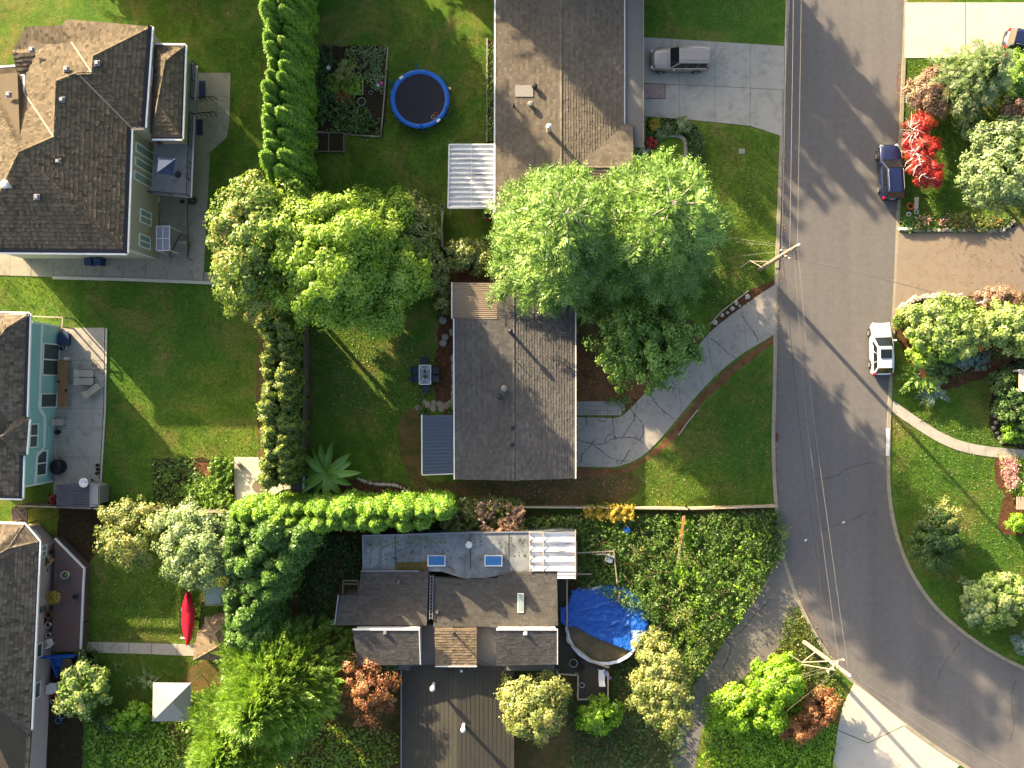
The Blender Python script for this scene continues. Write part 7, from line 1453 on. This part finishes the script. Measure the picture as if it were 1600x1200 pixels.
for x0_, x1_ in ((320, 346), (347, 374)):
    MB().slab3([P(x0_ + 1, 918, h_), P(x1_ - 1, 916, h_), P(x1_ - 1, 943, h_ - .2), P(x0_ + 2, 945, h_ - .2)], .015).build('pane', 'pale_glass', cf)
for a, b in (((318, 918), (375, 915)), ((321, 946), (375, 944)), ((318, 918), (321, 946)), ((346, 917), (347, 945)), ((375, 915), (375, 944))): MB().beam(P(*a, h_ if a[1] < 930 else h_ - .2), P(*b, h_ if b[1] < 930 else h_ - .2), .06, .06).build('frame', 'pale_wood', cf)
for x, y in ((319, 918), (374, 916), (322, 945), (374, 944)): MB().box(Vector((*P(x, y, .9).xy, .45)), (.06, .06, .9)).build('post', 'pale_wood', cf)
ss = thing('garden_shed', 'old brown shed with mossy shake roof at the end of the path', 'shed', P(338, 1000)); e_ = 2.1; a0_, a1_, a2_, a3_ = (321, 964, e_), (372, 964, e_), (380, 990, e_), (352, 1031, e_); k0, k1 = (336, 990, 2.9), (344, 1008, 2.9)
walls(ss, PL([(312, 985), (324, 968), (368, 968), (374, 990), (350, 1026), (308, 1026)], e_), 0, e_ - .05, 'old_wood')
rsx = lambda pts: roof_slope(ss, pts, 'mossy_shake', .28, .22, .05, th=.1)
rsx([a1_, a0_, k0]); rsx([a0_, (321, 983, e_ - .02), (308, 986, e_ - .02), (303, 1031, e_), k1, k0]); rsx([(303, 1031, e_), a3_, k1]); rsx([a3_, a2_, a1_, k0, k1]); ridge_caps(ss, [(k0, k1), (k1, a3_), (k0, a0_), (k1, (303, 1031, e_)), (k0, a1_)], 'mossy_shake', .26)
can = thing('garden_canopy', 'white pyramid canopy tent partly under the lime conifer', 'canopy', P(268, 1098)); plain('canvas_white', '#8c8c8a', .7, .06); cz = 2.2; q = [P(239, 1066.5, cz), P(298.5, 1067, cz), P(297.5, 1127, cz), P(238, 1127, cz)]; ap_ = P(268, 1097, cz + .9)
for i in range(4): MB().slab3([q[i], q[(i + 1) % 4], ap_], .02).build('canopy_panel', 'canvas_white', can)
for v in q: MB().tube([Vector((*v.xy, 0)), v], .03, 6).build('leg', 'gray_metal', can)
MB().slab3([P(255, 1097, cz + .45), P(273, 1096, cz + .72), P(273, 1108, cz + .58), P(255, 1108, cz + .4)], .01).build('vent_flap', 'canvas_white', can)
# raised patio furniture of the pink house
bx = thing('planter_trough', 'tilted wooden trough of vegetables on the brick patio', 'planter', P(74, 880, PZ)); c = P(73, 879, PZ); ang = .75
for o, s in (((0, .3), (1.3, .05)), ((0, -.3), (1.3, .05))): v = Matrix.Rotation(ang, 3, 'Z') @ Vector((o[0], o[1], 0)); MB().box(c + v + Vector((0, 0, .3)), (s[0], s[1], .5), rz=ang).build('side_board', 'pale_wood', bx)
for o in (-.62, .62): v = Matrix.Rotation(ang, 3, 'Z') @ Vector((o, 0, 0)); MB().box(c + v + Vector((0, 0, .3)), (.05, .55, .5), rz=ang).build('end_board', 'pale_wood', bx)
MB().box(c + Vector((0, 0, .25)), (1.18, .54, .3), rz=ang).build('soil_fill', 'soil', bx)
n = 200; dd = RNG.random((n, 2)) - .5; qq = np.array([list((Matrix.Rotation(ang, 3, 'Z') @ Vector((x * 1.1, y * .5, 0))) + c + Vector((0, 0, .48))) for x, y in dd]); quads_mesh('foliage', leaf_quads(qq, unit(RNG.normal(size=(n, 3)) * .4 + np.array([0, 0, 1])), .13), RNG.random(n), 'leaf_bramble', bx)
for i, (x, y) in enumerate(((76, 876), (80, 872), (70, 882))): tag(MB().ball(P(x, y, PZ + .55), .1, 10, 6, .8).build('pumpkin', 'orange_plastic', smooth=True), ['middle', 'upper', 'lower'][i] + ' of the small orange squashes in the tilted trough', 'squash')
pot('white pot of green herbs in the middle of the brick patio', 105, 897, .32, .4, 'white_pot', z=PZ, plant='leaf_bramble', ph=.15, pr=.28, n=120); pot('white pot of dark plants near the pink wall', 68, 914, .34, .42, 'white_pot', z=PZ, plant='leaf_dark', ph=.2, pr=.34, n=140)
pot('white pot with a big yellow flowering plant on the brick patio', 88, 931, .3, .4, 'white_pot', z=PZ, plant='leaf_gold', ph=.5, pr=.66, n=420, leaf=.14); pot('dark blue pot near the white patio edge', 120.5, 931, .22, .4, 'navy_fabric', z=PZ); pot('orange clay pot beside the gray grill', 79, 959, .28, .36, 'terracotta', z=PZ); pot('white round pot below the orange clay pot', 78, 975, .22, .35, 'white_pot', z=PZ); pot('gray pot below the red cooler', 65, 990, .26, .38, 'gray_pot', z=PZ); pot('dark green tub left of the white round pot', 70, 968, .3, .34, 'black_pot', z=PZ); pot('small terracotta pot beside the trough', 84, 858, .14, .2, 'terracotta', z=PZ); pot('black pot under the slanting trough end', 83, 862, .17, .3, 'black_pot', z=PZ); pot('small red pot below the trough', 74, 890, .15, .2, 'terracotta', z=PZ)
bq = thing('gas_grill', 'stainless gas grill with side shelves against the pink wall', 'grill', P(68, 948, PZ)); c = P(68, 948, PZ); MB().box(c + Vector((0, 0, .45)), (.5, .7, .85)).build('cabinet', 'gray_metal', bq); MB().lathe(c + Vector((0, 0, .88)), [(.36, 0), (.36, .14), (.26, .26), (.02, .3)], 14, .85, 1.0).build('lid', 'gray_metal', bq, smooth=True)
for s in (-.55, .55): MB().box(c + Vector((.02, s, .86)), (.42, .36, .04)).build('side_shelf', 'white_pot', bq)
MB().tube([c + Vector((.36, -.25, 1.0)), c + Vector((.36, .25, 1.0))], .02, 6).build('handle', 'dark_metal', bq)
co = thing('cooler_box', 'red cooler box against the pink wall', 'cooler', P(61, 973, PZ)); MB().box(P(61, 973, PZ + .2), (.34, .75, .4)).build('box', 'red_plastic', co, bevel=.03); MB().box(P(61, 973, PZ + .43), (.38, .8, .06)).build('lid', 'red_plastic', co, bevel=.02)
wc = chair_proto('white plastic chair near the blue stair railing', 'white_paint', 'white_paint', .5, .12, None, 'chair', 'garden_chair', True, .5); p = P(78, 1003, PZ + .4); wc.location = (p.x, p.y, PZ); wc.rotation_euler = (0, 0, .3); pot('pale watering bucket above the white plastic chair', 78, 991, .2, .3, 'white_pot', z=PZ)
bxs = thing('storage_box', 'white cabinet by the pink wall below the blue stairs', 'cabinet', P(81, 1075)); MB().box(P(81, 1075, .45), (.55, .75, .9)).build('box', 'white_paint', bxs); MB().box(P(82, 1075, .93), (.6, .8, .05)).build('lid', 'white_paint', bxs)
pot('red bucket beside the white cabinet', 86, 1087, .2, .35, 'red_plastic'); pot('white bucket below the red bucket', 85, 1094, .2, .3, 'white_pot'); pot('black tub above the white cabinet', 90, 1058, .32, .4, 'black_pot'); pot('black pot between the blue stairs and the black tub', 92, 1048, .22, .4, 'black_pot')
for i, (x, y) in enumerate(((108, 1108), (100, 1116), (94, 1124))): pot(['upper', 'middle', 'lower'][i] + ' pale blue tub near the lower garden wall', x, y, .24, .35, 'blue_plastic' if i != 1 else 'gray_pot')
# ------------------------------------------------------------------ pool, tarpaulin and deck
pc = P(945, 977, 1.1); px_ = pc.x; py_ = pc.y; pool = thing('swimming_pool', 'round above ground pool half uncovered with murky brown water', 'pool', (px_, py_, 0)); plain('pool_white', '#c6cbd2', .4, .06); plain('pool_wall', '#7f97a8', .5, .1); R = 3.2
mb = MB(); seg = 24
for i in range(12):
    vs = []
    for k in range(3):
        a = (i + k / 2 * .98) * math.pi / 6 + .1
        for rr, z in ((R - .14, 1.12), (R + .1, 1.14), (R + .1, 1.09), (R - .14, 1.07)): vs.append((px_ + rr * math.cos(a), py_ + rr * math.sin(a), z))
    MB().add(vs, [(k * 4 + j, k * 4 + (j + 1) % 4, k * 4 + 4 + (j + 1) % 4, k * 4 + 4 + j) for k in range(2) for j in range(4)]).build('top_rail', 'pool_white', pool)
    a = i * math.pi / 6 + .1; MB().box((px_ + (R + .04) * math.cos(a), py_ + (R + .04) * math.sin(a), .55), (.1, .16, 1.1), rz=a).build('upright', 'pool_white', pool)
vs = [(px_ + rr * math.cos(k * 2 * math.pi / 48), py_ + rr * math.sin(k * 2 * math.pi / 48), z) for rr, z in ((R, .02), (R, 1.08), (R - .05, 1.08), (R - .08, .1)) for k in range(48)]; MB().add(vs, [(j * 48 + k, j * 48 + (k + 1) % 48, (j + 1) * 48 + (k + 1) % 48, (j + 1) * 48 + k) for j in range(3) for k in range(48)]).build('pool_side', 'pool_wall', pool)
k = NT('murky_water'); cwa = k.mix(k.ramp(k.noise(.9, 5, .7), [(.35, (0, 0, 0)), (.65, (1, 1, 1))]), S('#4a4328'), S('#655a3c')); M['murky_water'] = k.done(k.mix(k.ramp(k.noise(14, 2, .8), [(.66, (0, 0, 0)), (.7, (1, 1, 1))]), cwa, S('#8f8a6b')), .12, k.bump(k.noise(3, 2, .5), .05, .01), spec=.4)
MB().lathe((px_, py_, .8), [(R - .1, 0), (R - .12, .01), (.01, .01)], 48).build('water', 'murky_water', pool)
# blue tarpaulin, crumpled over two thirds of the pool and up onto the deck rail
tarp_pts = [(874, 948), (886, 946), (893, 922), (905, 918), (918, 919), (926, 921), (950, 913), (978, 918), (1000, 934), (1014, 958), (1015, 985), (1006, 1004), (988, 1022), (984, 1018), (965, 1011), (940, 1002), (915, 990), (898, 980), (886, 981), (876, 974)]
foliage('tarp_blue', [(0, '#14479a'), (.6, '#1d5cb4'), (.85, '#3f7ec4'), (1, '#a3b9ce')], .12)
tq = np.array([(v.x, v.y) for v in PL(tarp_pts, 1.2)]); lo_, hi_ = tq.min(0), tq.max(0); nx, ny = 74, 62; gx_, gy_ = np.meshgrid(np.linspace(lo_[0], hi_[0], nx), np.linspace(lo_[1], hi_[1], ny), indexing='ij'); P0 = P(876, 958); ang_ = np.arctan2(gy_ - P0.y, gx_ - P0.x); dist = np.hypot(gx_ - P0.x, gy_ - P0.y); rr = np.hypot(gx_ - px_, gy_ - py_)
wa_ = ang_ + .1 * wob(gx_, gy_, .9) + .05 * wob(gx_ + 9, gy_, 2.1); gz = 1.2 + (.10 * (1 - np.abs(np.sin(wa_ * 8.3 + 1))) ** 2 + .07 * (1 - np.abs(np.sin(wa_ * 19 + dist * .5))) ** 2) * np.clip(dist * .5, .2, 1) + .09 * wob(gx_, gy_, 1.4) + .05 * (1 - np.abs(wob(gx_, gy_ + 5, 2.2))) ** 3 + .025 * wob(gx_, gy_, 5.5) - .22 * np.clip(1 - (rr / 2.9) ** 2, 0, 1) - .9 * np.clip((rr - 3.35) / 1.3, 0, 1) * (gx_ > px_ - 2.2)
ins = in_poly(gx_, gy_, tq); V = np.stack([gx_, gy_, gz], 2); keep = ins[:-1, :-1] & ins[1:, :-1] & ins[1:, 1:] & ins[:-1, 1:]; F = np.stack([V[:-1, :-1], V[1:, :-1], V[1:, 1:], V[:-1, 1:]], 2)[keep]; cx_ = F.mean(1); tn = np.clip(.35 + .3 * wob(cx_[:, 0], cx_[:, 1], 1.2), 0, .9); edge_ = (cx_[:, 0] > P(982, 0).x) & (cx_[:, 1] < P(0, 978).y); tn = np.where(edge_ & (RNG.random(len(tn)) < .75), 1.0, tn)
tp = quads_mesh('tarpaulin', F, tn, 'tarp_blue'); tag(tp, 'bright blue crumpled tarpaulin pulled over most of the pool', 'tarpaulin')
dk_ = thing('pool_deck', 'weathered gray plank deck around the pool beside the stepped roofs', 'deck', P(905, 1040)); dz = .7; plain('deck_gray', '#4d473c', .9, .3, 5, bump=.3)
planks(dk_, (P(869, 896, dz), P(869, 1046, dz), P(884, 1046, dz), P(884, 896, dz)), 5, 'deck_gray', .05, .02)
planks(dk_, (P(884, 985, dz), P(884, 1052, dz), P(903, 1052, dz), P(903, 1003, dz)), 6, 'deck_gray', .05, .02); planks(dk_, (P(903, 1012, dz), P(903, 1092, dz), P(948, 1092, dz), P(948, 1040, dz)), 16, 'deck_gray', .05, .02)
for pts in ([(886, 905), (886, 1002), (930, 1036), (951, 1043)], [(903, 1056), (903, 1093), (950, 1092), (950, 1052)], [(870, 1050), (872, 1053), (900, 1055)]):
    for a, b in zip(pts, pts[1:]): MB().beam(P(*a, 1.45), P(*b, 1.45), .12, .06).build('rail', 'pale_wood', dk_)
    for a in pts: MB().box(Vector((*P(*a, 1.4).xy, .7)), (.1, .1, 1.4)).build('post', 'pale_wood', dk_)
pot('dark rimmed tub on the pool deck', 895.5, 1034, .34, .4, 'gray_pot', z=dz); pot('black tub behind the rimmed tub on the pool deck', 907, 1040, .3, .36, 'black_pot', z=dz); pot('white bucket on the lower pool deck', 909, 1069, .2, .3, 'white_pot', z=dz); pot('dark round planter beside the rimmed tub', 901, 1027, .22, .3, 'black_pot', z=dz)
plain('lavender_plastic', '#7f84b8', .5, .08); lc = chair_proto('white plastic lounger on the lower pool deck', 'white_paint', 'white_paint', .52, .3, None, 'lounger', 'pool_lounger', False, .9); p = P(940, 1055, 1.1); lc.location = (p.x, p.y, dz); l2 = thing('pool_float', 'lavender blue float board leaning beside the white lounger', 'float', P(951, 1052, dz)); planks(l2, (P(945, 1046, 1.25), P(956, 1060, 1.1), P(952, 1062, 1.1), P(943, 1052, 1.25)), 1, 'lavender_plastic', .06, .0, 'board')
ra = thing('old_trellis', 'weathered rail frame standing in the brambles right of the white roof', 'rail frame', P(932, 865)); z_ = 1.5
for a, b in (((902, 864), (959, 861)), ((959, 861), (964, 910)), ((900, 897), (924, 897)), ((901, 846), (901, 900)), ((931, 866), (954, 866))): MB().beam(P(*a, z_), P(*b, z_), .09, .06).build('rail', 'pale_wood', ra)
for q in ((902, 864), (959, 861), (964, 910), (924, 897), (900, 897)): MB().box(Vector((*P(*q, z_).xy, z_ / 2)), (.09, .09, z_)).build('post', 'old_wood', ra)
gc = chair_proto('white plastic chair lost in the brambles by the rail frame', 'white_paint', 'white_paint', .55, .15, None, 'chair', 'garden_chair', True, .5); p = P(951, 874, 1.3); gc.location = (p.x, p.y, .85); gc.rotation_euler = (0, 0, 2.8)
MB().box((p.x, p.y, .42), (.7, .7, .86)).build('crate', 'old_wood'); tag(bpy.data.objects['crate'], 'wooden crate carrying the white chair in the brambles', 'crate')
bb = thing('blue_barrel', 'blue plastic barrel in the brambles below the pale fence', 'barrel', P(977, 825)); MB().lathe(P(977, 825, 0), [(.26, 0), (.3, .3), (.3, .9), (.26, 1.2), (.24, 1.22), (.02, 1.22)], 14).build('barrel', 'tramp_blue', bb, smooth=True); MB().lathe(P(977, 825, 1.22), [(.08, 0), (.08, .04), (.01, .05)], 8).build('bung', 'dark_metal', bb)
# ------------------------------------------------------------------ front garden on the right
hs = thing('lawn_sign', 'pale lawn board standing by the flower border corner', 'sign', P(1432, 318)); MB().box(P(1432, 317, .55), (.34, .95, .05), rx=.15).build('board', 'pale_wood', hs)
for y in (309, 326): MB().tube([P(1432, y, .5), Vector((*P(1432, y, .5).xy, 0))], .02, 5).build('stake', 'white_paint', hs)
ring('toy_ring', 'orange ring ornament on the lawn left of the pale board', 'ornament', 1422.5, 322, .1, .26, .07, 'orange_plastic'); ring('toy_ring', 'small white ring ornament below the orange ring', 'ornament', 1420, 335, .05, .17, .05, 'white_paint'); ring('toy_ring', 'white loop leaning against the pale board foot', 'ornament', 1432, 331, .05, .16, .04, 'white_paint')
for i in range(3): tag(MB().box(P(1408 + i * 6, 357.5, .2), (.3, .22, .3), rz=i * .4).build('white_stone', 'concrete_white'), ['leftmost', 'middle', 'rightmost'][i] + ' of three white blocks at the kerb end of the stone border', 'stone')
ph_ = thing('porch_roof', 'pale gray porch roof cut off by the right edge', 'porch', P(1612, 594)); MB().slab3([P(1593, 577, 2.6), P(1660, 577, 2.9), P(1660, 612, 2.9), P(1593, 612, 2.6)], .12).build('roof', 'concrete_light', ph_)
for y in (579, 610): MB().box(Vector((*P(1596, y, 2.5).xy, 1.25)), (.14, .14, 2.45)).build('post', 'white_trim', ph_)
pd = thing('garden_bench', 'pale slatted bench at the right edge above the lime shrub', 'bench', P(1596, 786)); planks(pd, (P(1588, 776, .45), P(1588, 796, .45), P(1606, 796, .45), P(1606, 776, .45)), 5, 'pale_wood', .04, .02, 'slat')
for x, y in ((1590, 778), (1604, 778), (1590, 794), (1604, 794)): MB().box(Vector((*P(x, y, .4).xy, .2)), (.06, .06, .4)).build('leg', 'old_wood', pd)
